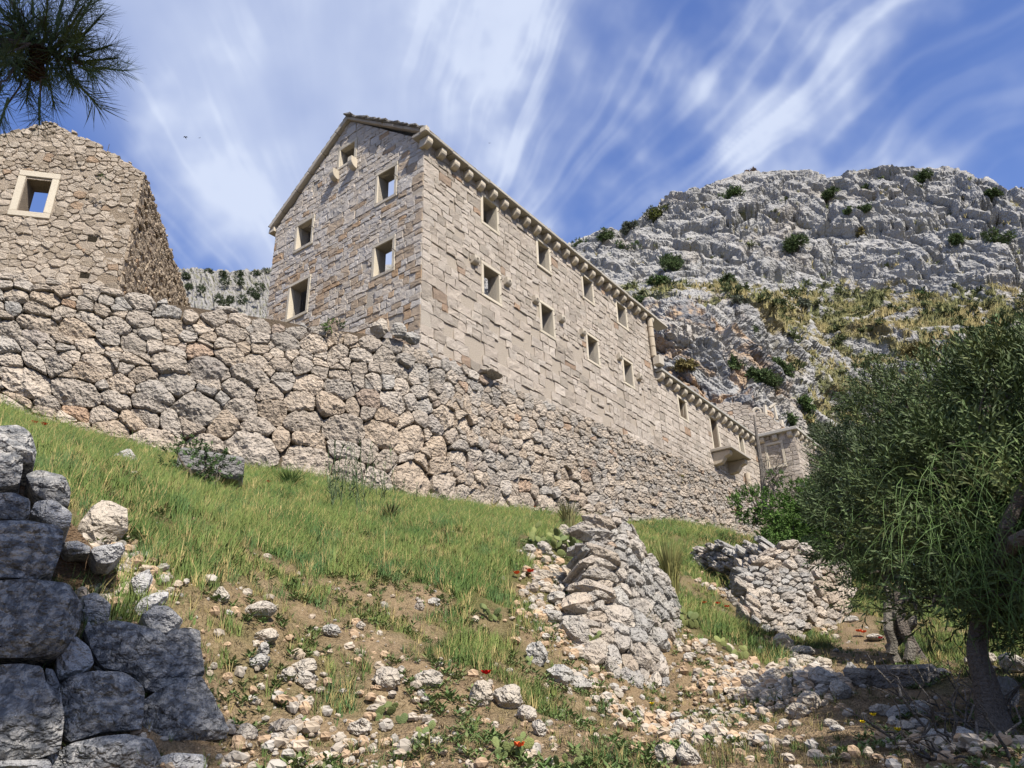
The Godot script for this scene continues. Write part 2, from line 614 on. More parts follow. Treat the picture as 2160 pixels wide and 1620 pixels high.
func make_materials() -> void:
	var _unused := 0
	var mottle := noise_tex(0.011, 5, Color(0.64, 0.64, 0.645), Color(1.0, 0.985, 0.96), 3)
	var relief := noise_tex(0.016, 6, Color.BLACK, Color.WHITE, 8)
	var pit := noise_tex(0.03, 4, Color.BLACK, Color.WHITE, 21)
	M.rock = rock_mat(mottle, 1.1, relief, 8.0)              # dry stone limestone
	M.ashlar = rock_mat(noise_tex(0.024, 6, Color(0.60, 0.585, 0.57), Color(1.0, 0.985, 0.965), 5), 1.5, pit, 3.5)
	M.mortar = rock_mat(noise_tex(0.03, 5, Color(0.60, 0.59, 0.58), Color(1, 0.99, 0.98), 15), 1.3, pit, 4.0)
	M.cut = rock_mat(noise_tex(0.02, 4, Color(0.80, 0.79, 0.77), Color(1, 1, 1), 35), 1.4, pit, 0.8)
	var cracks := noise_tex(0.018, 3, Color.BLACK, Color.WHITE, 43, FastNoiseLite.TYPE_CELLULAR)
	cracks.noise.cellular_return_type = FastNoiseLite.RETURN_DISTANCE2_SUB
	cracks.noise.domain_warp_enabled = true
	cracks.noise.domain_warp_amplitude = 18.0
	cracks.noise.domain_warp_frequency = 0.02
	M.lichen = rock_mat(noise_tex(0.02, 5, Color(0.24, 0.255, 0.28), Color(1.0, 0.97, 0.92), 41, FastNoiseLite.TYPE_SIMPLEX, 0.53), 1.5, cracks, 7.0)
	M.cliff = rock_mat(noise_tex(0.012, 6, Color(0.72, 0.72, 0.73), Color(1, 1, 1), 51), 0.09, cracks, 70.0)
	M.soil = rock_mat(noise_tex(0.045, 6, Color(0.42, 0.37, 0.32), Color(1, 1, 1), 61), 1.3, noise_tex(0.035, 5, Color.BLACK, Color.WHITE, 62), 5.0, 1.0)
	M.rubble = rock_mat(noise_tex(0.02, 4, Color(0.75, 0.74, 0.72), Color(1, 1, 1), 71), 0.6, pit, 1.0)
	M.rubble.heightmap_enabled = false
	M.rubble.uv1_world_triplanar = false
	M.grass = plain_mat(0.7, Color(0.5, 0.5, 0.5))
	M.leaf = plain_mat(0.6, Color(0.35, 0.35, 0.35))
	M.leaf.metallic_specular = 0.3
	M.needle = plain_mat(0.55, Color(0.25, 0.25, 0.25))
	M.shrub = plain_mat(0.75, Color(0.35, 0.35, 0.35))
	M.petal = plain_mat(0.6, Color(0.5, 0.5, 0.5))
	M.cactus = rock_mat(noise_tex(0.05, 3, Color(0.75, 0.78, 0.7), Color(1, 1, 1), 81), 6.0, pit, 0.5, 0.55)
	M.cactus.uv1_world_triplanar = false
	M.bark = rock_mat(noise_tex(0.02, 5, Color(0.5, 0.5, 0.5), Color(1, 1, 1), 91), 3.0, relief, 4.0, 0.95)
	M.iron = plain_mat(0.8)
	M.wood = plain_mat(0.85)
	M.feather = plain_mat(0.9)

# ---------------------------------------------------------------- terrain: a smooth sheet through surveyed points
var TX := PackedFloat32Array()
var TZ := PackedFloat32Array()
var TW := PackedFloat32Array()
var TA := Vector3.ZERO
var wall_top := []      # foot and crown of the terrace wall
var wall_bot := []
const WALL_H := 10.5

func fit_ground(pts: Array) -> void:
	var n := pts.size()
	var N := n + 3
	var A := []
	for i in N:
		var row := PackedFloat64Array()
		row.resize(N + 1)
		A.append(row)
	for i in n:
		var p: Vector3 = pts[i]
		TX.append(p.x); TZ.append(p.z)
		for j in n:
			var q: Vector3 = pts[j]
			var r2 := (p.x - q.x) * (p.x - q.x) + (p.z - q.z) * (p.z - q.z)
			A[i][j] = 0.5 * r2 * log(r2 + 1e-9) if i != j else 0.10
		A[i][n] = 1.0; A[i][n + 1] = p.x; A[i][n + 2] = p.z
		A[n][i] = 1.0; A[n + 1][i] = p.x; A[n + 2][i] = p.z
		A[i][N] = p.y
	for k in N:
		var best := k
		for i in range(k + 1, N):
			if absf(A[i][k]) > absf(A[best][k]): best = i
		var tmp = A[k]; A[k] = A[best]; A[best] = tmp
		for i in range(k + 1, N):
			var f: float = A[i][k] / A[k][k]
			if f == 0.0: continue
			for j in range(k, N + 1): A[i][j] -= f * A[k][j]
	var sol := PackedFloat64Array()
	sol.resize(N)
	for k in range(N - 1, -1, -1):
		var s: float = A[k][N]
		for j in range(k + 1, N): s -= A[k][j] * sol[j]
		sol[k] = s / A[k][k]
	for i in n: TW.append(sol[i])
	TA = Vector3(sol[n], sol[n + 1], sol[n + 2])

func tps(x: float, z: float) -> float:
	var s := TA.x + TA.y * x + TA.z * z
	for i in TX.size():
		var dx := x - TX[i]; var dz := z - TZ[i]
		var r2 := dx * dx + dz * dz + 1e-9
		s += TW[i] * 0.5 * r2 * log(r2)
	return s

var GX0 := -22.0
var GZ0 := -46.0
var GS := 0.5
var GNX := 110
var GNZ := 104
var G := PackedFloat32Array()

func bake_ground() -> void:
	G.resize(GNX * GNZ)
	for j in GNZ:
		for i in GNX: G[j * GNX + i] = tps(GX0 + i * GS, GZ0 + j * GS)

func ground(x: float, z: float) -> float:
	var fx := clampf((x - GX0) / GS, 0.0, GNX - 1.001); var fz := clampf((z - GZ0) / GS, 0.0, GNZ - 1.001)
	var i := int(fx); var j := int(fz)
	var u := fx - i; var v := fz - j
	u = u; v = v
	var a := lerpf(G[j * GNX + i], G[j * GNX + i + 1], u)
	var b := lerpf(G[(j + 1) * GNX + i], G[(j + 1) * GNX + i + 1], u)
	return lerpf(a, b, v) + 0.07 * nz.get_noise_2d(x * 7.0, z * 7.0) + 0.03 * nz.get_noise_2d(x * 22.0 + 50.0, z * 22.0)

func on_ground(px: float, py: float) -> Vector3:      # where the line of sight meets the terrain
	var r := ray(px, py).normalized()
	var t := 1.5
	for k in 900:
		var p := EYE + r * t
		if p.y < ground(p.x, p.z): return Vector3(p.x, ground(p.x, p.z), p.z)
		t += 0.03 + t * 0.002
	return EYE + r * t

func survey() -> void:
	# foot and crown of the terrace wall, from left to right (picture position, how far)
	var top := [[-320, 548], [-150, 560], [0, 578], [200, 605], [400, 640], [560, 665], [690, 688], [800, 702], [880, 728], [960, 762], [1050, 805], [1200, 865], [1400, 950], [1600, 1035]]
	var bot := [[-320, 800], [-150, 832], [0, 868], [200, 930], [400, 975], [560, 1000], [690, 1018], [800, 1045], [880, 1058], [960, 1068], [1050, 1080], [1200, 1090], [1400, 1100], [1600, 1148]]
	var pts := []
	for k in top.size():
		var t := at_height(top[k][0], top[k][1], WALL_H)
		var d := Vector2(t.x, t.z).length()
		var b := at(bot[k][0], bot[k][1], d - 0.4)
		wall_top.append(t)
		pts.append(b)
		wall_bot.append(b - Vector3(0, 0.45, 0))
	var ctl := [[500, 1600, 3.9], [1080, 1620, 4.1], [1700, 1600, 4.7], [2100, 1610, 4.7], [300, 1800, 3.9], [100, 1800, 3.8], 
		[100, 960, 7.0], [300, 1100, 6.4], [480, 1250, 5.5], [525, 1560, 4.65], [160, 1160, 5.2], [350, 1370, 4.7],
		[300, 1000, 11], [600, 1060, 12], [700, 1300, 6.2], [700, 1120, 9.5], [900, 1200, 8.2], [900, 1450, 5.2], [1080, 1130, 12], [1080, 1300, 7.6], [1000, 1400, 6.0],
		[1150, 1420, 6.8], [1200, 1250, 9.2], [1180, 1150, 11.5], [1300, 1455, 7.7], [1420, 1510, 7.8], [1300, 1560, 5.6], [1200, 1500, 6.0],
		[1450, 1230, 16], [1420, 1160, 21], [1520, 1310, 12.5], [1560, 1410, 9.5], [1500, 1520, 7.3], [1600, 1450, 8.2], [1700, 1480, 7.4], [1780, 1520, 6.7], [1850, 1440, 9.0],
		[1500, 1180, 23], [1590, 1335, 14.5], [1700, 1360, 14.0], [1830, 1310, 17], [1790, 1290, 19], [1850, 1230, 26], [2000, 1410, 9.5], [2150, 1520, 7.0], [2080, 1560, 6.2], [2150, 1400, 10.5], [1960, 1300, 18]]
	for c in ctl: pts.append(at(c[0], c[1], c[2]))
	for w in [[0, 0, 0], [-2.2, 0.5, -0.5], [2.5, -0.1, 0], [0, -0.4, 3.5], [-6, 1.6, 0.5], [6, 0.2, 0], [-4.6, 1.5, -2.6], [-12, 5.0, -4], [12, 1.6, -8], [16, 2.6, -16], [20, 4.0, -26], [14, 0.0, 2], [-16, 6.0, 2], [24, 6.5, -40], [-20, 9, -14], [-8, 8.0, -22], [2, 8.2, -30], [-4, 8.0, -26], [10, 8.6, -42], [20, 7.6, -45]]:
		pts.append(Vector3(w[0], w[1], w[2]))
	fit_ground(pts)
	bake_ground()

func lushness(x: float, z: float) -> float:      # 0 bare soil and rubble, 1 thick grass
	var y := ground(x, z)
	var a := nz.get_noise_2d(x * 5.0 + 20.0, z * 5.0) * 0.5 + nz.get_noise_2d(x * 14.0, z * 14.0 + 31.0) * 0.3
	var g := clampf(smoothstep(1.35, 3.1, y + a * 2.0) * 0.95 - 0.55 * smoothstep(0.16, 0.42, nz.get_noise_2d(x * 7.0 + 5.0, z * 7.0 + 60.0)), 0.0, 1.0)
	# the slope right of the broken wall is drier; the path and the scree stay bare
	if x > 0.9 and z > -9.0:
		g = minf(g, 0.75 * smoothstep(-0.1, 0.45, a + 0.30 * (x - 2.7)))
	elif x > 0.9:
		g = maxf(minf(g, 0.9 * smoothstep(-0.5, 0.2, a)), 0.75 * smoothstep(3.6, 5.0, x) * smoothstep(-0.4, 0.2, a))
	var path := path_off(x, z)
	g *= smoothstep(0.28, 0.6, path)
	return clampf(g + 0.10 * smoothstep(0.0, 0.35, a) + 0.10, 0.0, 1.0)

var path_line := []
func path_off(x: float, z: float) -> float:
	var best := 99.0
	for k in path_line.size() - 1:
		var a: Vector2 = path_line[k]; var b: Vector2 = path_line[k + 1]
		var t := clampf((Vector2(x, z) - a).dot(b - a) / (b - a).length_squared(), 0.0, 1.0)
		best = minf(best, a.lerp(b, t).distance_to(Vector2(x, z)))
	return best

func behind_wall(x: float, z: float) -> bool:      # under the terrace
	for k in wall_top.size() - 1:
		var a: Vector3 = wall_top[k]; var b: Vector3 = wall_top[k + 1]
		if x >= a.x and x < b.x: return z < lerpf(a.z, b.z, (x - a.x) / (b.x - a.x)) + 0.1
	return x < wall_top[0].x and z < wall_top[0].z

func build_ground() -> void:
	for p in [[1560, 1640], [1700, 1570], [1790, 1500], [1820, 1440], [1830, 1400], [1815, 1350], [1800, 1300]]:
		var g := on_ground(p[0], p[1])
		path_line.append(Vector2(g.x, g.z))
	var xs := []; var zs := []
	var far := [-2500.0, -900.0, -380.0, -180.0, -100.0, -64.0, -44.0, -32.0, -26.0]
	for f in far: xs.append(f)
	var x := -22.0
	while x < 30.0:
		xs.append(x)
		x += 0.14 if x > -9.0 and x < 11.0 else 0.3
	for k in range(far.size() - 1, -1, -1): xs.append(-far[k] + 8.0)
	for f in [-2500.0, -900.0, -380.0, -180.0, -120.0, -84.0, -64.0, -54.0]: zs.append(f)
	var z := -46.0
	while z < 5.0:
		zs.append(z)
		z += 0.12 if z > -13.0 else 0.26
	for f in [6.0, 8.0, 12.0, 20.0, 40.0, 100.0, 400.0, 2500.0]: zs.append(f)
	var b := buf()
	var nx := xs.size(); var nzz := zs.size()
	var soil := Color(0.36, 0.26, 0.175); var pale := Color(0.47, 0.37, 0.27); var mat := Color(0.125, 0.15, 0.05); var dry := Color(0.34, 0.26, 0.13)
	for j in nzz:
		for i in nx:
			var px: float = xs[i]; var pz: float = zs[j]
			var inside: bool = px > -22.0 and px < 31.0 and pz > -46.0 and pz < 5.5
			var y := ground(px, pz)
			if not inside: y = minf(y, 7.0)
			b.v.append(Vector3(px, y, pz))
			var c := soil
			if inside:
				var l := lushness(px, pz)
				var q := nz.get_noise_2d(px * 9.0 + 11.0, pz * 9.0) * 0.5 + 0.5
				var q2 := nz.get_noise_2d(px * 40.0, pz * 40.0) * 0.5 + 0.5
				c = soil.lerp(pale, clampf(q * 0.7 + q2 * 0.5 - 0.1, 0.0, 1.0)).lerp(dry, 0.4 * q2).lerp(mat, clampf(l * 0.85, 0.0, 0.8))
			else: c = Color(0.2, 0.19, 0.12)
			b.c.append(c)
	for j in nzz - 1:
		for i in nx - 1:
			var a := j * nx + i
			b.i.append_array(PackedInt32Array([a, a + 1, a + nx, a + 1, a + nx + 1, a + nx]))
	tag(put("ground", b, M.soil), "", "", "", "structure")

# ---------------------------------------------------------------- dry stone
func even_pair(bot: Array, top: Array, n: int) -> Array:
	var mids := []
	var acc := [0.0]
	for k in 301:
		mids.append(line_at(bot, k / 300.0).lerp(line_at(top, k / 300.0), 0.6))
		if k: acc.append(acc[k - 1] + (mids[k] - mids[k - 1]).length())
	var L: float = acc[300]
	var nb := []; var nt := []
	var k := 0
	for j in n:
		var want := L * j / (n - 1)
		while k < 299 and acc[k + 1] < want: k += 1
		var t: float = (k + clampf((want - acc[k]) / maxf(acc[k + 1] - acc[k], 1e-6), 0.0, 1.0)) / 300.0
		nb.append(line_at(bot, t)); nt.append(line_at(top, t))
	return [nb, nt, L]

func limestone(age: float, warm := 0.5) -> Color:     # age: how grey and weathered
	var tan_ := Color(0.53, 0.435, 0.34).lerp(Color(0.60, 0.515, 0.425), rng.randf())
	if rng.randf() < 0.10 * warm: tan_ = Color(0.50, 0.36, 0.26)
	var grey := Color(0.37, 0.365, 0.355).lerp(Color(0.47, 0.455, 0.43), rng.randf())
	var c := tan_.lerp(grey, clampf(age + rng.randf_range(-0.35, 0.35), 0.0, 1.0))
	return c * rng.randf_range(0.82, 1.12)

# stones over the surface between two lines; opt: age0/age1 (foot/crown), grow, bulge, rough, back, ragged, warm
func patch_stones(parent: Node3D, bot: Array, top: Array, sizes: Array, flat: float, sd: int, most: int, opt := {}) -> void:
	var pr := even_pair(bot, top, 60)
	var B: Array = pr[0]; var T: Array = pr[1]; var L: float = pr[2]
	var H := 0.0
	for k in 60: H += (T[k] - B[k]).length() / 60.0
	var facing: Vector3 = opt.get("facing", Vector3(0, 0, 1))
	var gap: float = opt.get("gap", 0.016)
	var list := []
	var outlines: Array
	if opt.has("zones"):
		var zs := []
		for z in opt.zones: zs.append([z[0] * L, z[1] * L, z[2], z[3]])
		outlines = courses(L, H, zs, flat, sd, opt.get("chinks", 0.25))
	else: outlines = cells(L, H, sizes, flat, sd, opt.get("grow", 0.0))
	for poly in outlines:
		var c := centre(poly)
		if c.x < 0 or c.x > L or c.y < 0 or c.y > H: continue
		var t: float = c.x / L; var s: float = c.y / H
		var e := 0.004
		var O := line_at(B, t).lerp(line_at(T, t), s)
		var dx := (line_at(B, minf(t + e, 1)).lerp(line_at(T, minf(t + e, 1)), s) - line_at(B, maxf(t - e, 0)).lerp(line_at(T, maxf(t - e, 0)), s)) / ((minf(t + e, 1) - maxf(t - e, 0)) * L)
		var dy: Vector3 = (line_at(T, t) - line_at(B, t)) / H
		var n := dy.cross(dx).normalized()
		if n.dot(facing) < 0: n = -n
		dx *= clampf(dx.length(), 0.72, 1.25) / dx.length(); dy *= clampf(dy.length(), 0.72, 1.25) / dy.length()
		var cap: float = H - c.y + rng.randf_range(-0.02, 0.13) * opt.get("ragged", 1.0)
		for k in poly.size(): poly[k] -= c
		poly = clip(poly, Vector2(0, 1), cap)
		if poly.size() < 3: continue
		var ar := area_of(poly)
		if ar < 0.002: continue
		var r := sqrt(ar)
		var big := r > 0.27
		poly = chaikin(split_edges(poly, r * 1.0), 0.22) if r > 0.15 else chaikin(poly, 0.12)
		var shrink := 1.0 - gap / r
		for k in poly.size(): poly[k] = poly[k] * shrink * (1.0 + 0.07 * rng.randf_range(-1, 1))
		var age: float = lerpf(opt.get("age0", 0.2), opt.get("age1", 0.7), s)
		age += 0.5 * nz.get_noise_2d(c.x * 3.0 + sd, c.y * 4.0)
		if opt.has("age_right"): age = lerpf(age, opt.age_right, smoothstep(0.35, 0.7, t))
		list.append({"p": poly, "O": O + n * rng.randf_range(-0.03, 0.035), "x": dx, "y": dy, "n": n, "back": opt.get("back", 0.22), "bulge": opt.get("bulge", 0.21) * r * rng.randf_range(0.6, 1.25), "rough": opt.get("rough", 0.12) * r,
			"col": limestone(age, opt.get("warm", 0.5)), "score": size_seen(O, ar), "fine": big and size_seen(O, ar) > 900.0})
	lay_stones(list, parent, most, M.rock)
	# the packed earth and small filling behind the stones
	var b := buf()
	var earth := Color(0.15, 0.12, 0.09)
	for k in 60:
		for j in 5:
			var p: Vector3 = B[k].lerp(T[k], j / 4.0)
			var t: Vector3 = B[mini(k + 1, 59)] - B[maxi(k - 1, 0)]
			var n: Vector3 = (T[k] - B[k]).cross(t).normalized()
			if n.dot(facing) < 0: n = -n
			b.v.append(p - n * (0.15 + 0.03 * nz.get_noise_3dv(p * 20.0))); b.c.append(earth)
	for k in 59:
		for j in 4:
			var a := k * 5 + j
			b.i.append_array(PackedInt32Array([a, a + 5, a + 1, a + 1, a + 5, a + 6]))
	put("earth_filling", b, M.mortar, parent)

func build_terrace() -> void:
	var w := thing("terrace_wall", "long curved dry stone terrace wall below the ruined buildings", "stone wall")
	patch_stones(w, wall_bot, wall_top, [[0.52, 0.9], [0.38, 2.4], [0.27, 3.4], [0.19, 3.0], [0.12, 1.6]], 1.35, 301, 300, {"zones": [[-0.02, 0.16, 0.24, 0.52], [0.16, 0.40, 0.22, 0.58], [0.40, 0.62, 0.22, 0.34], [0.62, 1.02, 0.20, 0.28]], "age0": 0.0, "age1": 0.55, "facing": Vector3(0.3, 0, 1), "gap": 0.011, "age_right": 0.42})
	# the level ground that the wall holds
	var b := buf()
	var col := Color(0.36, 0.31, 0.22)
	var n := wall_top.size()
	for k in 80:
		var t := k / 79.0
		var p := line_at(wall_top, t)
		var q := p + (Vector3(-0.25, 0, -1).normalized() * 60.0)
		var inn := p + Vector3(-0.3, 0, -0.9) * 0.25
		for j in 10:
			var s := pow(j / 9.0, 2.0)
			var v := inn.lerp(q, s)
			v.y = WALL_H - 0.12 + 0.06 * nz.get_noise_2d(v.x * 9, v.z * 9)
			if j == 0: v.y -= 0.05
			b.v.append(v); b.c.append(col)
	for k in 79:
		for j in 9:
			var a := k * 10 + j
			b.i.append_array(PackedInt32Array([a, a + 1, a + 10, a + 1, a + 11, a + 10]))
	tag(put("terrace_ground", b, M.soil), "", "", "", "structure")

func px_line(l: Array) -> Array:
	var o := []
	for p in l: o.append(at(p[0], p[1], p[2]))
	return o

func build_field_walls() -> void:
	# the broken wall in the middle of the slope
	var w := thing("broken_wall", "collapsed grey dry stone wall end spilling rubble on the grassy slope", "stone wall")
	var T := px_line([[1248, 1098, 9.3], [1282, 1078, 9.7], [1318, 1092, 10.1], [1352, 1150, 10.5], [1408, 1222, 11.0], [1436, 1290, 11.3], [1478, 1348, 11.6], [1500, 1405, 12.0]])
	var Bt := px_line([[1205, 1400, 7.7], [1262, 1440, 7.75], [1325, 1480, 7.8], [1390, 1512, 7.9], [1440, 1530, 8.3], [1475, 1520, 9.0], [1492, 1490, 10.0], [1503, 1470, 11.4]])
	patch_stones(w, Bt, T, [[0.21, 2.0], [0.15, 3.5], [0.10, 6.0], [0.06, 7.0]], 1.35, 411, 240, {"zones": [[-0.02, 1.02, 0.12, 0.22]], "age0": 0.8, "age1": 0.85, "facing": Vector3(0.6, 0.2, 0.7), "bulge": 0.3, "rough": 0.12, "warm": 0.2, "back": 0.3})
	# its torn end, where the courses stick out over each other
	var eT := px_line([[1252, 1094, 9.9], [1249, 1096, 9.3]])
	var list := []
	for k in 30:
		var t := k / 29.0
		var p := at(lerpf(1262, 1235, t) + rng.randf_range(-30, 26) , lerpf(1105, 1395, t) + rng.randf_range(-8, 8), lerpf(9.35, 7.9, t) + rng.randf_range(-0.1, 0.1))
		var b := buf()
		var sz := rng.randf_range(0.10, 0.22)
		boulder(b, Vector3.ZERO, Vector3(sz * 1.5, sz * 0.6, sz * 0.9), limestone(0.55, 0.6), 900 + k, 9)
		var o := put("stone", b, M.rock, w)
		o.position = p
		o.rotation = Vector3(rng.randf_range(-0.3, 0.3), rng.randf_range(-0.6, 0.9), rng.randf_range(-0.35, 0.1))
	# walls of the far enclosure beside the path
	var e := thing("enclosure_wall", "square pale ruined stone enclosure beside the path in front of the olive trees", "stone wall")
	patch_stones(e, px_line([[1560, 1292, 13.2], [1605, 1335, 13.0], [1655, 1352, 13.6], [1702, 1364, 14.2]]), px_line([[1558, 1192, 14.2], [1605, 1200, 14.4], [1655, 1206, 14.8], [1706, 1213, 15.3]]), [[0.16, 2.0], [0.11, 4.0], [0.07, 7.0]], 1.35, 421, 150, {"zones": [[-0.02, 1.02, 0.13, 0.17]], "age0": 0.7, "age1": 0.7, "facing": Vector3(-0.1, 0.2, 1), "bulge": 0.26, "rough": 0.11, "warm": 0.2})
	var e2 := thing("enclosure_wall", "taller beige rear wall of the square ruined enclosure beside the path", "stone wall")
	patch_stones(e2, px_line([[1610, 1225, 15.2], [1660, 1260, 15.4], [1705, 1330, 15.6], [1745, 1345, 16.0], [1770, 1335, 16.4], [1797, 1278, 17.2]]), px_line([[1612, 1160, 15.8], [1668, 1140, 16.2], [1718, 1152, 16.6], [1755, 1185, 16.9], [1772, 1180, 17.1], [1786, 1182, 17.6]]), [[0.20, 2.0], [0.13, 4.0], [0.08, 7.0]], 1.35, 431, 120, {"zones": [[-0.02, 1.02, 0.16, 0.24]], "age0": 0.3, "age1": 0.45, "facing": Vector3(-0.2, 0.2, 1), "bulge": 0.3, "rough": 0.12, "warm": 0.4, "ragged": 1.6})
	var e3 := thing("low_wall", "low tumbled grey stone wall on the grass left of the enclosure", "stone wall")
	patch_stones(e3, px_line([[1455, 1196, 19.5], [1520, 1200, 18.0], [1570, 1206, 16.5], [1615, 1216, 15.5]]), px_line([[1462, 1160, 20.0], [1520, 1152, 18.5], [1570, 1146, 17.2], [1612, 1140, 16.4]]), [[0.22, 2.0], [0.14, 4.0], [0.09, 6.0]], 1.4, 441, 80, {"age0": 0.7, "age1": 0.8, "facing": Vector3(-0.1, 0.2, 1), "bulge": 0.6, "rough": 0.2, "warm": 0.2, "ragged": 2.5})

# ---------------------------------------------------------------- the big shaded blocks at the lower left
func build_block_wall() -> void:
	var w := thing("block_wall", "crumbling wall of huge shaded grey blocks at the foot of the slope", "stone wall")
	var f := 0.46906
	var shapes := [
		[4.75, [0,85, 100,80, 140,125, 158,200, 150,255, 100,250, 0,240]], [4.7, [0,215, 60,190, 98,200, 96,290, 80,350, 0,372]],
		[4.7, [122,300, 170,270, 290,308, 316,370, 305,440, 240,432, 160,385]], [4.55, [0,392, 60,382, 132,415, 128,480, 90,505, 0,492]],
		[4.65, [140,470, 165,418, 240,412, 320,472, 314,530, 262,545]], [4.35, [0,510, 120,508, 245,528, 276,565, 268,640, 235,735, 150,770, 0,752]],
		[4.25, [0,776, 120,768, 212,778, 300,790, 356,880, 352,985, 290,1078, 240,1112, 120,1125, 0,1120]], [4.35, [256,1130, 272,1065, 340,1030, 402,1080, 420,1150, 350,1200, 262,1218]],
		[4.45, [395,985, 520,960, 640,985, 745,1015, 820,985, 905,978, 912,1080, 915,1190, 840,1235, 725,1276, 645,1268, 600,1195, 470,1170, 412,1070]],
		[4.75, [345,900, 370,850, 430,832, 496,882, 490,950, 430,980, 368,965]], [4.9, [270,612, 345,596, 405,625, 400,655, 300,662]],
		[4.85, [408,632, 545,604, 562,640, 500,702, 440,700]], [5.0, [590,772, 640,738, 672,725, 688,770, 660,830, 632,862, 605,830]],
		[4.9, [602,905, 640,860, 690,835, 760,824, 752,868, 660,915, 625,935]], [4.75, [640,935, 700,895, 760,892, 822,952, 800,990, 740,1022, 665,985]],
		[4.1, [0,1150, 100,1148, 192,1165, 205,1240, 270,1275, 282,1390, 258,1538, 170,1572, 0,1586]],
		[4.2, [275,1245, 330,1210, 425,1188, 565,1190, 645,1262, 642,1400, 618,1440, 470,1452, 300,1504, 286,1400]],
		[4.3, [642,1330, 735,1270, 830,1235, 908,1215, 962,1300, 1000,1380, 1022,1440, 1000,1482, 880,1500, 770,1515, 722,1512, 642,1425]],
		[4.1, [228,1565, 330,1512, 470,1480, 575,1470, 680,1490, 718,1560, 722,1640, 230,1640]], [4.15, [716,1575, 780,1552, 922,1560, 935,1640, 718,1640]],
		[4.35, [772,1532, 792,1512, 842,1530, 802,1552]], [4.4, [838,1535, 870,1490, 936,1520, 932,1542]], [4.3, [206,1172, 240,1180, 266,1240, 260,1268, 212,1240]],
		[4.05, [0,1592, 120,1584, 212,1580, 224,1600, 224,1640, 0,1640]], [4.5, [380,1000, 400,960, 420,1000, 412,1050]], [4.5, [420,1160, 470,1175, 540,1185, 450,1190]]]
	var back := at(250, 1350, 5.0) - at(250, 1350, 4.3)
	var n := -Vector3(back.x, 0, back.z).normalized()
	n = (n + Vector3(0.12, 0.16, 0)).normalized()
	for s in shapes:
		var pts: Array = s[1]
		var P := []
		var O := Vector3.ZERO
		for k in range(0, pts.size(), 2):
			var v := at(pts[k] * f - (60.0 if pts[k] == 0 else 0.0), 860.0 + pts[k + 1] * f, s[0])
			P.append(v); O += v
		O /= P.size()
		var x := Vector3.UP.cross(n).normalized(); var y := n.cross(x)
		var poly := PackedVector2Array()
		for v in P: poly.append(Vector2((v - O).dot(x), (v - O).dot(y)))
		var ar := sqrt(area_of(poly))
		poly = chaikin(poly, 0.12)
		for k in poly.size(): poly[k] *= 1.06 + 0.05 * nz.get_noise_2d(poly[k].x * 60.0 + O.x * 99, poly[k].y * 60.0)
		var b := buf()
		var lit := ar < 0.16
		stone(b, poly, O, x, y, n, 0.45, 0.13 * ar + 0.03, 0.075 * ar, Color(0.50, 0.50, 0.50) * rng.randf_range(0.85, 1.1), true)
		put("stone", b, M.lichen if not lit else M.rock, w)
	# earth packed behind and between them
	var b := buf()
	var cols := []
	for j in 9:
		for i in 12:
			var px := lerpf(-150, 470, i / 11.0)
			var py := lerpf(maxf(930.0 + maxf(px, 0.0) * 1.15, 930.0), 1720.0, j / 8.0)
			var v := at(px, py, lerpf(5.1, 4.55, j / 8.0))
			b.v.append(v); b.c.append(Color(0.21, 0.15, 0.10))
	for j in 8:
		for i in 11:
			var a := j * 12 + i
			b.i.append_array(PackedInt32Array([a, a + 1, a + 12, a + 1, a + 13, a + 12]))
	put("earth_filling", b, M.soil, w)

# ---------------------------------------------------------------- masonry with openings
# a wall in the plane (O, x, up), outward n: 'out' is its convex outline, holes are [x0, x1, y0, y1]
func core_wall(b: Dictionary, O: Vector3, x: Vector3, n: Vector3, out: PackedVector2Array, holes: Array, thick: float, col: Color, inner: Color) -> void:
	var xs := []; var ys := []
	var lo := out[0]; var hi := out[0]
	for p in out:
		lo = lo.min(p); hi = hi.max(p)
	xs.append_array([lo.x, hi.x]); ys.append_array([lo.y, hi.y])
	for h in holes:
		xs.append_array([h[0], h[1]]); ys.append_array([h[2], h[3]])
	xs.sort(); ys.sort()
	for j in ys.size() - 1:
		for i in xs.size() - 1:
			if xs[i + 1] - xs[i] < 1e-4 or ys[j + 1] - ys[j] < 1e-4: continue
			var mx: float = (xs[i] + xs[i + 1]) / 2; var my: float = (ys[j] + ys[j + 1]) / 2
			var open := false
			for h in holes:
				if mx > h[0] and mx < h[1] and my > h[2] and my < h[3]: open = true
			if open: continue
			var p := PackedVector2Array([Vector2(xs[i], ys[j]), Vector2(xs[i + 1], ys[j]), Vector2(xs[i + 1], ys[j + 1]), Vector2(xs[i], ys[j + 1])])
			for k in out.size():
				var e := out[(k + 1) % out.size()] - out[k]
				var nn := Vector2(e.y, -e.x).normalized()
				p = clip(p, nn, nn.dot(out[k]))
				if p.size() < 3: break
			if p.size() < 3: continue
			for side in 2:
				var n0: int = b.v.size()
				for q in p:
					b.v.append(O + x * q.x + Vector3.UP * q.y - n * (thick * side)); b.c.append(col if side == 0 else inner)
				for k in range(1, p.size() - 1):
					b.i.append_array(PackedInt32Array([n0, n0 + k, n0 + k + 1] if side == 0 else [n0, n0 + k + 1, n0 + k]))
	var rim := func(a: Vector2, c: Vector2, cc: Color) -> void:
		quad(b, O + x * a.x + Vector3.UP * a.y, O + x * c.x + Vector3.UP * c.y, O + x * c.x + Vector3.UP * c.y - n * thick, O + x * a.x + Vector3.UP * a.y - n * thick, cc)
	for k in out.size(): rim.call(out[k], out[(k + 1) % out.size()], col)
	for h in holes:
		var q := [Vector2(h[0], h[2]), Vector2(h[1], h[2]), Vector2(h[1], h[3]), Vector2(h[0], h[3])]
		for k in 4: rim.call(q[k], q[(k + 1) % 4], inner)

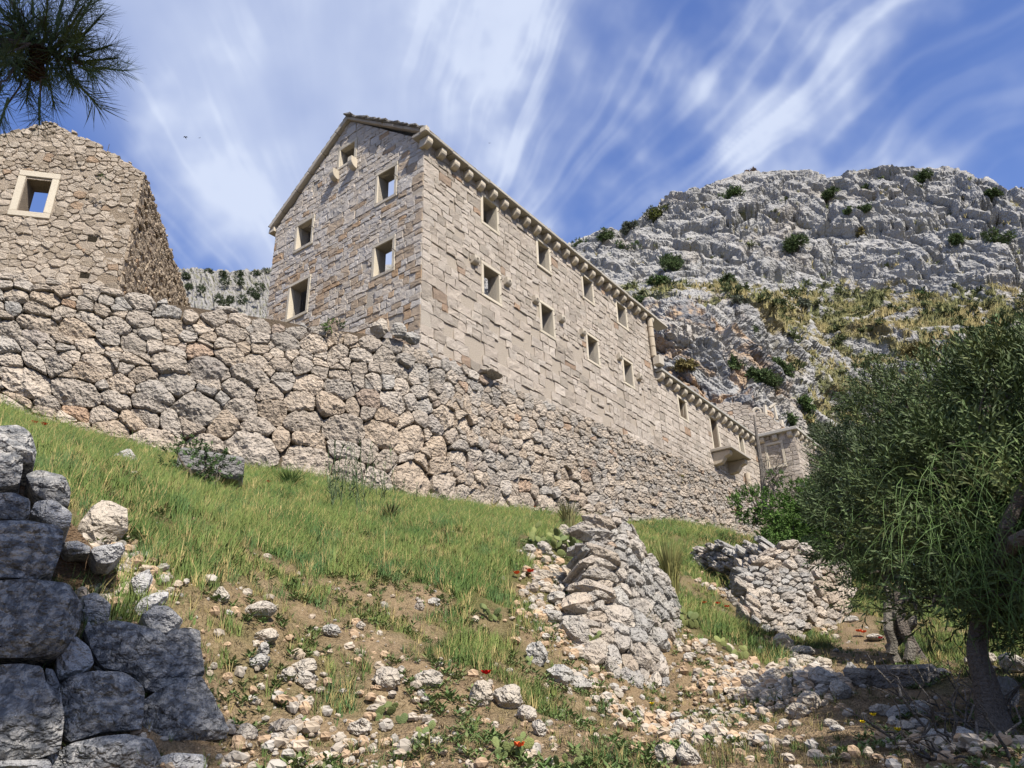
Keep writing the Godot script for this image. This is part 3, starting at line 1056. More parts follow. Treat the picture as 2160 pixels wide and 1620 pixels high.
# stones in courses; holes keep clear; opt: low, cmin, cmax (course heights), wmin, wmax, bulge, rough, gap, colour
func coursed(O: Vector3, x: Vector3, n: Vector3, out: PackedVector2Array, holes: Array, opt: Dictionary) -> Array:
	var lo := out[0]; var hi := out[0]
	for p in out:
		lo = lo.min(p); hi = hi.max(p)
	lo.y = maxf(lo.y, opt.get("low", lo.y))
	var ys := [lo.y, hi.y]
	for h in holes:
		for q in [h[2], h[3]]:
			var ok: bool = q > lo.y + 0.15 and q < hi.y - 0.15
			for o in ys:
				if absf(o - q) < 0.14: ok = false
			if ok: ys.append(q)
	ys.sort()
	var rows := []
	for k in ys.size() - 1:
		var d: float = ys[k + 1] - ys[k]
		var m := maxi(1, int(round(d / rng.randf_range(opt.cmin, opt.cmax))))
		var cut := [0.0]
		for j in range(1, m): cut.append((j + rng.randf_range(-0.2, 0.2)) / m)
		cut.append(1.0)
		for j in m: rows.append([ys[k] + d * cut[j], ys[k] + d * cut[j + 1]])
	var list := []
	for r in rows:
		var spans := [[lo.x, hi.x]]
		for h in holes:
			if r[1] > h[2] + 0.03 and r[0] < h[3] - 0.03:
				var nx := []
				for s in spans:
					if h[1] <= s[0] or h[0] >= s[1]: nx.append(s)
					else:
						if h[0] - s[0] > 0.05: nx.append([s[0], h[0]])
						if s[1] - h[1] > 0.05: nx.append([h[1], s[1]])
				spans = nx
		for s in spans:
			var a: float = s[0]
			while a < s[1] - 0.02:
				var wd := rng.randf_range(opt.wmin, opt.wmax) * (1.35 if r[1] - r[0] > opt.cmax * 0.95 else 1.0)
				if s[1] - (a + wd) < opt.wmin * 0.7: wd = s[1] - a
				# a course splits now and then into two thin stones
				var parts := [[r[0], r[1]]]
				if rng.randf() < opt.get("split", 0.12):
					var my := lerpf(r[0], r[1], rng.randf_range(0.35, 0.65))
					parts = [[r[0], my], [my, r[1]]]
				for pt in parts:
					var g: float = opt.gap
					var jit: float = opt.get("jit", 0.02)
					var j := func() -> float: return rng.randf_range(-jit, jit)
					var p := PackedVector2Array([Vector2(a + g + j.call(), pt[0] + g + j.call()), Vector2(a + wd * 0.5, pt[0] + g + j.call()), Vector2(a + wd - g + j.call(), pt[0] + g + j.call()), Vector2(a + wd - g + j.call(), lerpf(pt[0], pt[1], 0.5)), Vector2(a + wd - g + j.call(), pt[1] - g + j.call()), Vector2(a + wd * 0.5, pt[1] - g + j.call()), Vector2(a + g + j.call(), pt[1] - g + j.call()), Vector2(a + g + j.call(), lerpf(pt[0], pt[1], 0.5))])
					for k in out.size():
						var e := out[(k + 1) % out.size()] - out[k]
						var nn := Vector2(e.y, -e.x).normalized()
						p = clip(p, nn, nn.dot(out[k]))
						if p.size() < 3: break
					if p.size() < 3: continue
					var ar := area_of(p)
					if ar < 0.006: continue
					var c := centre(p)
					if opt.has("bare") and nz.get_noise_2d(c.x * 7.0 + 3.0, c.y * 7.0) + 0.25 * nz.get_noise_2d(c.x * 30.0, c.y * 30.0) > 0.62 - opt.bare * 0.36 * (1.0 - smoothstep(13.5, 17.5, c.y)): continue
					for k in p.size(): p[k] -= c
					var q := O + x * c.x + Vector3.UP * c.y
					var rr := sqrt(ar)
					list.append({"p": p, "O": q + n * rng.randf_range(-0.006, 0.012), "x": x, "y": Vector3.UP, "n": n, "back": 0.06, "bulge": opt.bulge * rng.randf_range(0.5, 1.3), "rough": opt.rough * rr, "col": opt.tint.call(c), "score": size_seen(q, ar)})
				a += wd
	return list

func rubble_face(O: Vector3, x: Vector3, n: Vector3, out: PackedVector2Array, holes: Array, sizes: Array, flat: float, sd: int, opt: Dictionary) -> Array:
	var lo := out[0]; var hi := out[0]
	for p in out:
		lo = lo.min(p); hi = hi.max(p)
	var list := []
	for poly in (courses(hi.x - lo.x, hi.y - lo.y, [[-0.1, hi.x - lo.x + 0.1, opt.zone[0], opt.zone[1]]], flat, sd, 0.5) if opt.has("zone") else cells(hi.x - lo.x, hi.y - lo.y, sizes, flat, sd)):
		for k in poly.size(): poly[k] += lo
		var c := centre(poly)
		var skip := false
		for h in holes:
			if c.x > h[0] and c.x < h[1] and c.y > h[2] and c.y < h[3]: skip = true
			else:
				var dx := maxf(h[0] - c.x, c.x - h[1]); var dy := maxf(h[2] - c.y, c.y - h[3])
				if dx > dy:
					poly = clip(poly, Vector2(1, 0), h[0]) if c.x < h[0] else clip(poly, Vector2(-1, 0), -h[1])
				else:
					poly = clip(poly, Vector2(0, 1), h[2]) if c.y < h[2] else clip(poly, Vector2(0, -1), -h[3])
				if poly.size() < 3: skip = true
			if skip: break
		if skip: continue
		var rag: float = opt.get("ragged", 0.0) * rng.randf_range(-0.3, 1.0)
		for k in out.size():
			var e := out[(k + 1) % out.size()] - out[k]
			var nn := Vector2(e.y, -e.x).normalized()
			poly = clip(poly, nn, nn.dot(out[k]) + (rag if nn.y > 0.3 else 0.0))
			if poly.size() < 3: break
		if poly.size() < 3: continue
		var ar := area_of(poly)
		if ar < 0.004: continue
		c = centre(poly)
		for k in poly.size(): poly[k] -= c
		var rr := sqrt(ar)
		poly = chaikin(poly, 0.16)
		for k in poly.size(): poly[k] = poly[k] * (1.0 - opt.gap / rr) * (1.0 + 0.10 * rng.randf_range(-1, 1))
		if rng.randf() < opt.get("lost", 0.0): continue
		var q := O + x * c.x + Vector3.UP * c.y
		list.append({"p": poly, "O": q + n * rng.randf_range(-0.02, 0.015), "x": x, "y": Vector3.UP, "n": n, "back": 0.08, "bulge": opt.bulge * rng.randf_range(0.4, 1.4), "rough": opt.rough * rr, "col": opt.tint.call(c), "score": size_seen(q, ar)})
	return list

# a stone surround of lintel, sill and two jambs: outer [x0, x1, y0, y1]
func surround(parent: Node3D, called: String, O: Vector3, x: Vector3, n: Vector3, f: Array, bar := 0.14, deep := 0.20, sill_out := 0.0) -> void:
	var w := node(called, parent)
	var cream := Color(0.60, 0.545, 0.45)
	var put_bar := func(nm: String, x0: float, x1: float, y0: float, y1: float, extra: float) -> void:
		var b := buf()
		var pr := 0.035 + extra
		block(b, O + x * ((x0 + x1) / 2) + Vector3.UP * ((y0 + y1) / 2) + n * (pr - deep) / 2.0 , x * ((x1 - x0) / 2), Vector3.UP * ((y1 - y0) / 2), n * ((deep + pr) / 2), cream * rng.randf_range(0.93, 1.06), 0.014, x0 + y0)
		put(nm, b, M.cut, w)
	put_bar.call("lintel", f[0], f[1], f[3] - bar, f[3], 0.0)
	put_bar.call("sill", f[0], f[1], f[2], f[2] + bar * 0.9, 0.004 + sill_out)
	put_bar.call("jamb", f[0], f[0] + bar, f[2] + bar * 0.9 + 0.003, f[3] - bar - 0.003, -0.003)
	put_bar.call("jamb", f[1] - bar, f[1], f[2] + bar * 0.9 + 0.003, f[3] - bar - 0.003, -0.003)

func prism(b: Dictionary, prof: PackedVector2Array, O: Vector3, x: Vector3, y: Vector3, z: Vector3, half: float, c: Color) -> void:
	var n0: int = b.v.size()
	var m := prof.size()
	for lay in [[-half, 0.94], [-half + 0.02, 1.0], [half - 0.02, 1.0], [half, 0.94]]:
		var cen := centre(prof)
		for p in prof:
			var q: Vector2 = cen + (p - cen) * lay[1]
			b.v.append(O + x * q.x + y * q.y + z * lay[0]); b.c.append(c)
	for r in 3:
		for k in m:
			var a := n0 + r * m + k; var a2 := n0 + r * m + (k + 1) % m
			b.i.append_array(PackedInt32Array([a, a2, a + m, a2, a2 + m, a + m]))
	for k in range(1, m - 1):
		b.i.append_array(PackedInt32Array([n0, n0 + k, n0 + k + 1, n0 + 3 * m, n0 + 3 * m + k + 1, n0 + 3 * m + k]))

func corbel_shape(reach: float, high: float) -> PackedVector2Array:    # a rounded stone bracket seen from its side
	var p := PackedVector2Array([Vector2(-0.1, high), Vector2(reach, high), Vector2(reach + 0.01, high * 0.55)])
	for k in 5:
		var a := PI * 0.5 * (k + 1) / 5.0
		p.append(Vector2(reach * (0.15 + 0.85 * cos(a)), high * 0.5 * (1.0 - sin(a))))
	p.append(Vector2(-0.1, 0))
	return p

func corbels(parent: Node3D, called: String, us: Array, y: float, reach: float, high: float, half: float, O: Vector3, x: Vector3, n: Vector3) -> void:
	var kinds := []
	for k in 3:
		var b := buf()
		prism(b, corbel_shape(reach * (1.0 - 0.05 * k), high * (1.0 - 0.04 * k)), Vector3.ZERO, n, Vector3.UP, x, half * (1.0 + 0.04 * k), Color(0.57, 0.51, 0.42) * [1.0, 0.9, 1.06][k])
		kinds.append(mesh_of(b))
	for k in us.size():
		put_mesh(called, kinds[(k * 7 + k / 3) % 3], M.cut, parent, Transform3D(Basis(Vector3.UP, rng.randf_range(-0.03, 0.03)), O + x * us[k] + Vector3.UP * y))

func facade_tint(c: Vector2) -> Color:
	var t := Color(0.585, 0.52, 0.455).lerp(Color(0.665, 0.61, 0.55), rng.randf())
	if rng.randf() < 0.12: t = Color(0.50, 0.455, 0.40)
	if rng.randf() < 0.02: t = Color(0.48, 0.35, 0.26)
	var stain := nz.get_noise_2d(c.x * 6.0, c.y * 3.5) * 0.6 + nz.get_noise_2d(c.x * 20.0, c.y * 9.0) * 0.4
	t = t.lerp(Color(0.37, 0.33, 0.285), clampf(stain * 1.1, 0.0, 0.6))
	return t * rng.randf_range(0.88, 1.08)

func gable_tint(c: Vector2) -> Color:
	var t := Color(0.70, 0.63, 0.55).lerp(Color(0.68, 0.655, 0.63), rng.randf())
	var q := nz.get_noise_2d(c.x * 9.0 + 70.0, c.y * 9.0) * 0.5 + 0.5
	var low := 1.0 - smoothstep(15.5, 19.5, c.y)
	if rng.randf() < 0.03 + 0.17 * q * low: t = Color(0.55, 0.39, 0.255).lerp(Color(0.60, 0.47, 0.35), rng.randf())
	elif rng.randf() < 0.3 * low: t = Color(0.57, 0.47, 0.37)
	return t * rng.randf_range(0.86, 1.1)

func build_house() -> void:
	var h := thing("stone_house", "tall gabled stone house with empty windows above the terrace wall", "house", CORNER + Vector3.UP * 10.4)
	h.position = Vector3.ZERO
	var O := CORNER; var nF := -W; var nG := -U
	# windows: outer sizes of their surrounds
	var up := [[3.08, 4.20, 17.78, 19.22], [6.70, 7.78, 17.74, 19.16], [10.25, 11.32, 17.78, 19.16], [13.38, 14.52, 17.78, 19.16]]
	var low := [[3.05, 4.22, 14.68, 16.16], [6.70, 7.80, 14.68, 16.16], [10.22, 11.36, 14.70, 16.14], [13.46, 14.54, 14.70, 16.12]]
	var gab := [[1.26, 2.38, 17.78, 19.28], [5.76, 6.90, 17.74, 19.10], [1.23, 2.36, 14.72, 16.16], [5.66, 6.98, 14.70, 16.36], [3.54, 4.64, 20.58, 21.68]]
	var fh := up + low
	var bar := 0.14
	var inner := func(l: Array) -> Array:
		var o := []
		for q in l: o.append([q[0] + bar, q[1] - bar, q[2] + bar * 0.9, q[3] - bar])
		return o
	var fac_out := PackedVector2Array([Vector2(0, 10.3), Vector2(17.0, 10.3), Vector2(17.0, 19.54), Vector2(0, 19.54)])
	var gab_out := PackedVector2Array([Vector2(0, 10.3), Vector2(8.25, 10.3), Vector2(8.25, 19.5), Vector2(4.05, 22.78), Vector2(0, 19.54)])
	var mortar := Color(0.56, 0.495, 0.42); var inside := Color(0.52, 0.48, 0.42)
	var fw := node("long_wall", h)
	var b := buf()
	core_wall(b, O - nF * 0.026, U, nF, fac_out, inner.call(fh), 0.48, mortar, inside)
	put("masonry", b, M.mortar, fw)
	var gw := node("gable_wall", h)
	b = buf()
	core_wall(b, O - nG * 0.015, W, nG, gab_out, inner.call(gab), 0.48, Color(0.58, 0.53, 0.465), inside)
	put("masonry", b, M.mortar, gw)
	# the two hidden walls: openings let the sky in
	b = buf()
	var back_w := []
	for q in [fh[0], fh[2], fh[3], fh[4], fh[5], fh[6], fh[7]]: back_w.append([q[0] + bar, q[1] - bar, q[2] + bar, q[3] - bar])
	back_w.append([5.2, 6.5, 17.7, 19.3])
	core_wall(b, O + W * 8.25, U, W, fac_out, back_w, 0.65, mortar, inside)
	core_wall(b, O + U * 17.0, W, U, gab_out, [], 0.65, mortar, inside)
	put("rear_walls", b, M.mortar, h)
	var opt_f := {"low": 11.2, "cmin": 0.27, "cmax": 0.40, "wmin": 0.28, "wmax": 0.58, "bulge": 0.02, "rough": 0.06, "gap": 0.009, "split": 0.05, "jit": 0.028, "bare": 1.0, "tint": facade_tint}
	var opt_g := {"low": 11.4, "cmin": 0.20, "cmax": 0.34, "wmin": 0.22, "wmax": 0.5, "bulge": 0.016, "rough": 0.05, "gap": 0.005, "split": 0.10, "jit": 0.028, "bare": 0.6, "tint": gable_tint}
	var fl := coursed(O, U, nF, fac_out, fh, opt_f)
	var gl := coursed(O, W, nG, gab_out, gab, opt_g)
	lay_stones(fl, fw, 150, M.ashlar)
	lay_stones(gl, gw, 150, M.ashlar)
	for q in up + low: surround(h, "window", O, U, nF, q)
	for k in gab.size(): surround(h, "door" if k == 3 else "window", O, W, nG, gab[k])
	# eaves: corbels, slabs
	var us := []
	for k in 24: us.append(-0.02 + 0.735 * k)
	corbels(h, "corbel", us, 19.14, 0.32, 0.35, 0.125, O, U, nF)
	var x0 := -0.34
	while x0 < 17.5:
		var l := rng.randf_range(0.8, 1.5)
		b = buf()
		block(b, O + U * (x0 + l / 2) + nF * 0.06 + Vector3.UP * (19.565 + rng.randf_range(-0.008, 0.008)), U * (l / 2 - 0.008), nF * (0.33 + rng.randf_range(-0.015, 0.015)), Vector3.UP * 0.065, Color(0.47, 0.44, 0.39) * rng.randf_range(0.85, 1.08), 0.02, x0)
		put("eave_slab", b, M.cut, h)
		x0 += l
	# brackets with an eye beside the windows
	var eyes := [[2.62, 15.88], [4.52, 15.86], [6.33, 15.90], [8.22, 15.84], [9.86, 15.86], [13.1, 15.86], [15.0, 15.5]]
	for e in eyes:
		b = buf()
		prism(b, corbel_shape(0.2, 0.30), O + U * e[0] + Vector3.UP * (e[1] - 0.14), nF, Vector3.UP, U, 0.15, Color(0.50, 0.45, 0.38))
		var br := put("bracket", b, M.cut, h)
		b = buf()
		tube(b, [O + U * e[0] + Vector3.UP * (e[1] + 0.03) + nF * 0.19, O + U * e[0] + Vector3.UP * (e[1] + 0.03) + nF * 0.216], [0.038, 0.038], 8, Color(0.04, 0.035, 0.03))
		put("eye", b, M.iron, br)
	# corbels under the attic window
	corbels(h, "attic_corbel", [3.58, 4.62], 20.10, 0.30, 0.46, 0.12, O, W, nG)
	# iron hooks of the lost shutters
	for q in [up[0], up[1], up[2], up[3], low[0], low[1], low[2]]:
		for yy in [0.32, 0.76]:
			b = buf()
			var p: Vector3 = O + U * (q[1] - 0.09) + Vector3.UP * lerpf(q[2], q[3], yy) + nF * 0.03
			tube(b, [p, p + nF * 0.09, p + nF * 0.1 + Vector3.UP * 0.06], [0.014, 0.013, 0.012], 5, Color(0.06, 0.05, 0.045))
			put("hook", b, M.iron, h)
	for q in [gab[0], gab[1], gab[2]]:
		for sx in [q[0] - 0.02, q[1] + 0.02]:
			b = buf()
			var p: Vector3 = O + W * sx + Vector3.UP * lerpf(q[2], q[3], 0.52) + nG * 0.02
			tube(b, [p, p + nG * 0.16 + Vector3.UP * 0.02, p + nG * 0.2 - Vector3.UP * 0.1], [0.014, 0.013, 0.012], 5, Color(0.06, 0.05, 0.045))
			put("hook", b, M.iron, h)
	# roof: two planes of stone slabs, the far one broken open
	var sl := (22.9 - 19.66) / 4.4
	var rp := func(u: float, w: float, up_: float) -> Vector3:
		var yy := 22.93 - absf(w - 4.05) * sl + up_
		return O + U * u + W * w + Vector3.UP * yy
	b = buf()
	var rc := Color(0.33, 0.315, 0.285)
	for q in [[-0.08, 17.4, -0.33, 4.05], [-0.08, 1.6, 4.05, 8.45], [1.6, 12.0, 4.05, 4.5], [12.0, 17.4, 4.05, 8.45]]:
		var t := 0.10
		quad(b, rp.call(q[0], q[2], 0), rp.call(q[1], q[2], 0), rp.call(q[1], q[3], 0), rp.call(q[0], q[3], 0), rc)
		quad(b, rp.call(q[0], q[2], -t), rp.call(q[1], q[2], -t), rp.call(q[1], q[3], -t), rp.call(q[0], q[3], -t), rc)
		for e in [[q[0], q[2], q[1], q[2]], [q[0], q[3], q[1], q[3]], [q[0], q[2], q[0], q[3]], [q[1], q[2], q[1], q[3]]]:
			quad(b, rp.call(e[0], e[1], 0), rp.call(e[2], e[3], 0), rp.call(e[2], e[3], -t), rp.call(e[0], e[1], -t), rc)
	var roof := put("roof", b, M.rock, h)
	var ns := (W * sl + Vector3.UP).normalized()        # outward of the plane towards +W
	var dl := (W - Vector3.UP * sl).normalized()
	var nr := (-W * sl + Vector3.UP).normalized()
	var dr := (-W - Vector3.UP * sl).normalized()
	# verge stones up the left slope
	var L := 4.45 / (dl.dot(W))
	var s := 0.0
	while s < L - 0.2:
		var l := minf(rng.randf_range(0.75, 1.05), L - s)
		b = buf()
		block(b, O + W * 4.05 + Vector3.UP * 22.90 + dl * (s + l / 2) - U * 0.055, dl * (l / 2 - 0.006), U * 0.13, ns * 0.095, Color(0.50, 0.455, 0.385) * rng.randf_range(0.88, 1.06), 0.018, s)
		put("verge_stone", b, M.cut, roof)
		s += l
	s = 0.0
	while s < L - 0.1:      # verge bed and the ragged slabs of the right slope
		var l := minf(rng.randf_range(0.6, 1.1), L - s)
		b = buf()
		block(b, O + W * 4.05 + Vector3.UP * 22.84 + dr * (s + l / 2) - U * 0.05, dr * (l / 2 - 0.006), U * 0.12, nr * 0.055, Color(0.48, 0.42, 0.34) * rng.randf_range(0.88, 1.06), 0.015, s)
		put("verge_stone", b, M.cut, roof)
		s += l
	s = 0.05
	while s < L - 0.42:
		b = buf()
		var tilt := (dr + nr * rng.randf_range(0.10, 0.22)).normalized()
		var tn := tilt.cross(U).normalized()
		block(b, O + W * 4.05 + Vector3.UP * 22.97 + dr * s + U * rng.randf_range(0.1, 0.25), tilt * rng.randf_range(0.14, 0.24), U * 0.42, tn * rng.randf_range(0.018, 0.032), Color(0.36, 0.345, 0.32) * rng.randf_range(0.75, 1.1), 0.02, s * 3.0)
		put("roof_slab", b, M.rock, roof)
		s += rng.randf_range(0.15, 0.24)
	s = 0.1
	while s < L:
		b = buf()
		var tilt := (dl + ns * 0.12).normalized()
		block(b, O + W * 4.05 + Vector3.UP * 23.03 + dl * s + U * 0.25, tilt * 0.22, U * 0.42, tilt.cross(U).normalized() * 0.02, Color(0.33, 0.315, 0.29) * rng.randf_range(0.8, 1.1), 0.02, s * 5.0)
		put("roof_slab", b, M.rock, roof)
		s += rng.randf_range(0.25, 0.33)
	# the left eave: a moulded end stone
	b = buf()
	block(b, O + W * 8.42 + Vector3.UP * 19.52 + U * 0.12, W * 0.17, Vector3.UP * 0.13, U * 0.24, Color(0.55, 0.49, 0.40), 0.02, 1.0)
	put("eave_end", b, M.cut, h)
	b = buf()
	block(b, O + nF * 0.26 + Vector3.UP * 19.63 - U * 0.26, nF * 0.15, Vector3.UP * 0.12, U * 0.10, Color(0.53, 0.48, 0.40), 0.025, 2.0)
	put("eave_end", b, M.cut, h)
	# stone rain pipe at the far corner
	b = buf()
	var yy2 := 19.4
	for k in 4:
		var y1 := yy2 - 0.55
		tube(b, [O + U * 16.78 + nF * 0.16 + Vector3.UP * yy2, O + U * 16.78 + nF * 0.16 + Vector3.UP * (y1 + 0.05), O + U * 16.78 + nF * 0.16 + Vector3.UP * (y1 + 0.02)], [0.145, 0.15, 0.125], 12, Color(0.53, 0.46, 0.37) * (1.0 - 0.03 * k))
		yy2 = y1 - 0.004
	put("rain_pipe", b, M.cut, h)
	# grass on the eaves
	var xf := []; var cl := []
	for k in 130:
		var p: Vector3 = O + U * rng.randf_range(-0.2, 17.4) + nF * rng.randf_range(0.15, 0.36) + Vector3.UP * 19.62
		xf.append(Transform3D(Basis(Vector3.UP, rng.randf() * TAU).scaled(Vector3.ONE * rng.randf_range(0.45, 1.0)), p))
		cl.append(Color(0.32, 0.29, 0.16) * rng.randf_range(0.7, 1.1))
	tag(scatter("roof_grass", tuft_mesh(5, 0.2, 0.012, 3), M.grass, xf, cl, h), "", "", "", "stuff")

func build_wing() -> void:
	var h := thing("low_wing", "long low stone wing with balcony attached behind the tall house", "house")
	var O := CORNER; var nF := -W
	var out := PackedVector2Array([Vector2(17.02, 10.3), Vector2(31.45, 10.3), Vector2(31.45, 16.5), Vector2(17.02, 16.5)])
	var wins := [[19.45, 20.65, 14.72, 16.05], [23.72, 25.0, 13.95, 16.22], [28.2, 29.2, 14.72, 16.22]]
	var holes := []
	for q in wins: holes.append([q[0] + 0.14, q[1] - 0.14, q[2] + 0.126, q[3] - 0.14])
	var b := buf()
	var fw := node("long_wall", h)
	var mortar := Color(0.45, 0.395, 0.325)
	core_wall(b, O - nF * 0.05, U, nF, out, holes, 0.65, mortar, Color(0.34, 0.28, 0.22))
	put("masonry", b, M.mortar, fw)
	b = buf()
	core_wall(b, O + W * 4.5, U, W, out, [], 0.6, mortar, Color(0.3, 0.26, 0.22))
	put("rear_walls", b, M.mortar, h)
	lay_stones(coursed(O, U, nF, out, wins, {"low": 12.0, "cmin": 0.27, "cmax": 0.38, "wmin": 0.30, "wmax": 0.62, "bulge": 0.024, "rough": 0.045, "gap": 0.010, "split": 0.08, "jit": 0.022, "tint": facade_tint}), fw, 170, M.ashlar)
	for k in 3: surround(h, "door" if k == 1 else "window", O, U, nF, wins[k])
	var us := []
	for k in 16: us.append(17.3 + 0.93 * k)
	corbels(h, "corbel", us, 16.10, 0.34, 0.38, 0.16, O, U, nF)
	var x0 := 17.03
	while x0 < 31.3:
		var l := minf(rng.randf_range(1.0, 1.8), 31.5 - x0)
		b = buf()
		block(b, O + U * (x0 + l / 2) + nF * 0.06 + Vector3.UP * 16.57, U * (l / 2 - 0.006), nF * 0.35, Vector3.UP * 0.065, Color(0.44, 0.43, 0.40) * rng.randf_range(0.85, 1.05), 0.015, x0)
		put("eave_slab", b, M.cut, h)
		x0 += l
	b = buf()
	quad(b, O + U * 17.02 + nF * 0.3 + Vector3.UP * 16.65, O + U * 31.45 + nF * 0.3 + Vector3.UP * 16.65, O + U * 31.45 + W * 4.6 + Vector3.UP * 17.0, O + U * 17.02 + W * 4.6 + Vector3.UP * 17.0, Color(0.36, 0.34, 0.31))
	put("roof", b, M.rock, h)
	b = buf()
	block(b, O + U * 16.95 + nF * 0.30 + Vector3.UP * 16.98, U * 0.26, Vector3.UP * 0.24, nF * 0.2, Color(0.50, 0.46, 0.40), 0.03, 3.0)
	put("pipe_box", b, M.cut, h)
	# balcony
	var bal := node("balcony", h)
	b = buf()
	block(b, O + U * 24.72 + nF * 0.6 + Vector3.UP * 13.83, U * 1.55, nF * 0.62, Vector3.UP * 0.09, Color(0.42, 0.385, 0.34), 0.025, 4.0)
	put("floor_slab", b, M.cut, bal)
	var prof := PackedVector2Array([Vector2(-0.1, 0.55), Vector2(1.02, 0.55), Vector2(1.05, 0.42), Vector2(0.98, 0.30), Vector2(0.84, 0.26), Vector2(0.70, 0.20), Vector2(0.62, 0.06), Vector2(0.48, -0.08), Vector2(0.2, -0.14), Vector2(-0.1, -0.14)])
	for u in [23.55, 25.9]:
		b = buf()
		prism(b, prof, O + U * u + Vector3.UP * 13.17, nF, Vector3.UP, U, 0.21, Color(0.50, 0.44, 0.36))
		put("console", b, M.cut, bal)
	b = buf()
	var yy := 13.6
	for k in 4:
		tube(b, [O + U * 28.3 + nF * 0.18 + Vector3.UP * yy, O + U * 28.3 + nF * 0.18 + Vector3.UP * (yy - 0.5), O + U * 28.3 + nF * 0.18 + Vector3.UP * (yy - 0.53)], [0.16, 0.165, 0.14], 12, Color(0.53, 0.46, 0.37))
		yy -= 0.54
	put("rain_pipe", b, M.cut, h)
	# the projecting block at the far end
	var t := thing("tower_block", "small square stone block with walled up window at far end of wing", "house")
	var P := O + U * 31.5
	var lw := node("left_wall", t)
	var out2 := PackedVector2Array([Vector2(-2.55, 8.6), Vector2(4.5, 8.6), Vector2(4.5, 16.62), Vector2(-2.55, 16.62)])
	var win := [[-1.76, -0.52, 14.42, 16.18]]
	b = buf()
	core_wall(b, P + U * 0.05, W, -U, out2, [], 0.6, mortar, mortar)
	put("masonry", b, M.mortar, lw)
	var vis := PackedVector2Array([Vector2(-2.55, 11.4), Vector2(-0.02, 11.4), Vector2(-0.02, 16.62), Vector2(-2.55, 16.62)])
	lay_stones(coursed(P, W, -U, vis, win, {"cmin": 0.26, "cmax": 0.38, "wmin": 0.3, "wmax": 0.7, "bulge": 0.02, "rough": 0.03, "gap": 0.012, "jit": 0.02, "tint": facade_tint}), lw, 70, M.ashlar)
	surround(t, "blocked_window", P, W, -U, win[0], 0.17, 0.16, 0.10)
	var fill := PackedVector2Array([Vector2(-1.59, 14.58), Vector2(-0.69, 14.58), Vector2(-0.69, 16.01), Vector2(-1.59, 16.01)])
	lay_stones(rubble_face(P + U * 0.06, W, -U, fill, [], [[0.14, 3.0], [0.09, 5.0], [0.06, 5.0]], 1.7, 77, {"gap": 0.012, "bulge": 0.03, "rough": 0.06, "tint": facade_tint}), lw, 40, M.ashlar)
	var fw2 := node("front_wall", t)
	b = buf()
	var Q := P - W * 2.55
	var out3 := PackedVector2Array([Vector2(0, 8.6), Vector2(5.0, 8.6), Vector2(5.0, 16.62), Vector2(0, 16.62)])
	core_wall(b, Q + W * 0.05, U, nF, out3, [[2.3, 3.2, 12.5, 15.2]], 0.6, mortar, mortar)
	put("masonry", b, M.mortar, fw2)
	var vis3 := PackedVector2Array([Vector2(0, 11.4), Vector2(5.0, 11.4), Vector2(5.0, 16.62), Vector2(0, 16.62)])
	lay_stones(coursed(Q, U, nF, vis3, [[2.2, 3.3, 12.4, 15.3]], {"cmin": 0.26, "cmax": 0.38, "wmin": 0.3, "wmax": 0.7, "bulge": 0.02, "rough": 0.03, "gap": 0.012, "jit": 0.02, "tint": facade_tint}), fw2, 60, M.ashlar)
	b = buf()
	block(b, P + U * 2.4 + W * 0.6 + Vector3.UP * 16.72, U * 2.75, W * 3.45, Vector3.UP * 0.10, Color(0.46, 0.44, 0.40), 0.03, 6.0)
	put("roof_slab", b, M.cut, t)
	corbels(t, "corbel", [-2.3, -1.35, -0.5], 16.24, 0.24, 0.36, 0.15, P, W, -U)
	corbels(t, "corbel", [0.15, 1.1, 2.05, 3.0, 3.95], 16.24, 0.24, 0.36, 0.15, Q, U, nF)

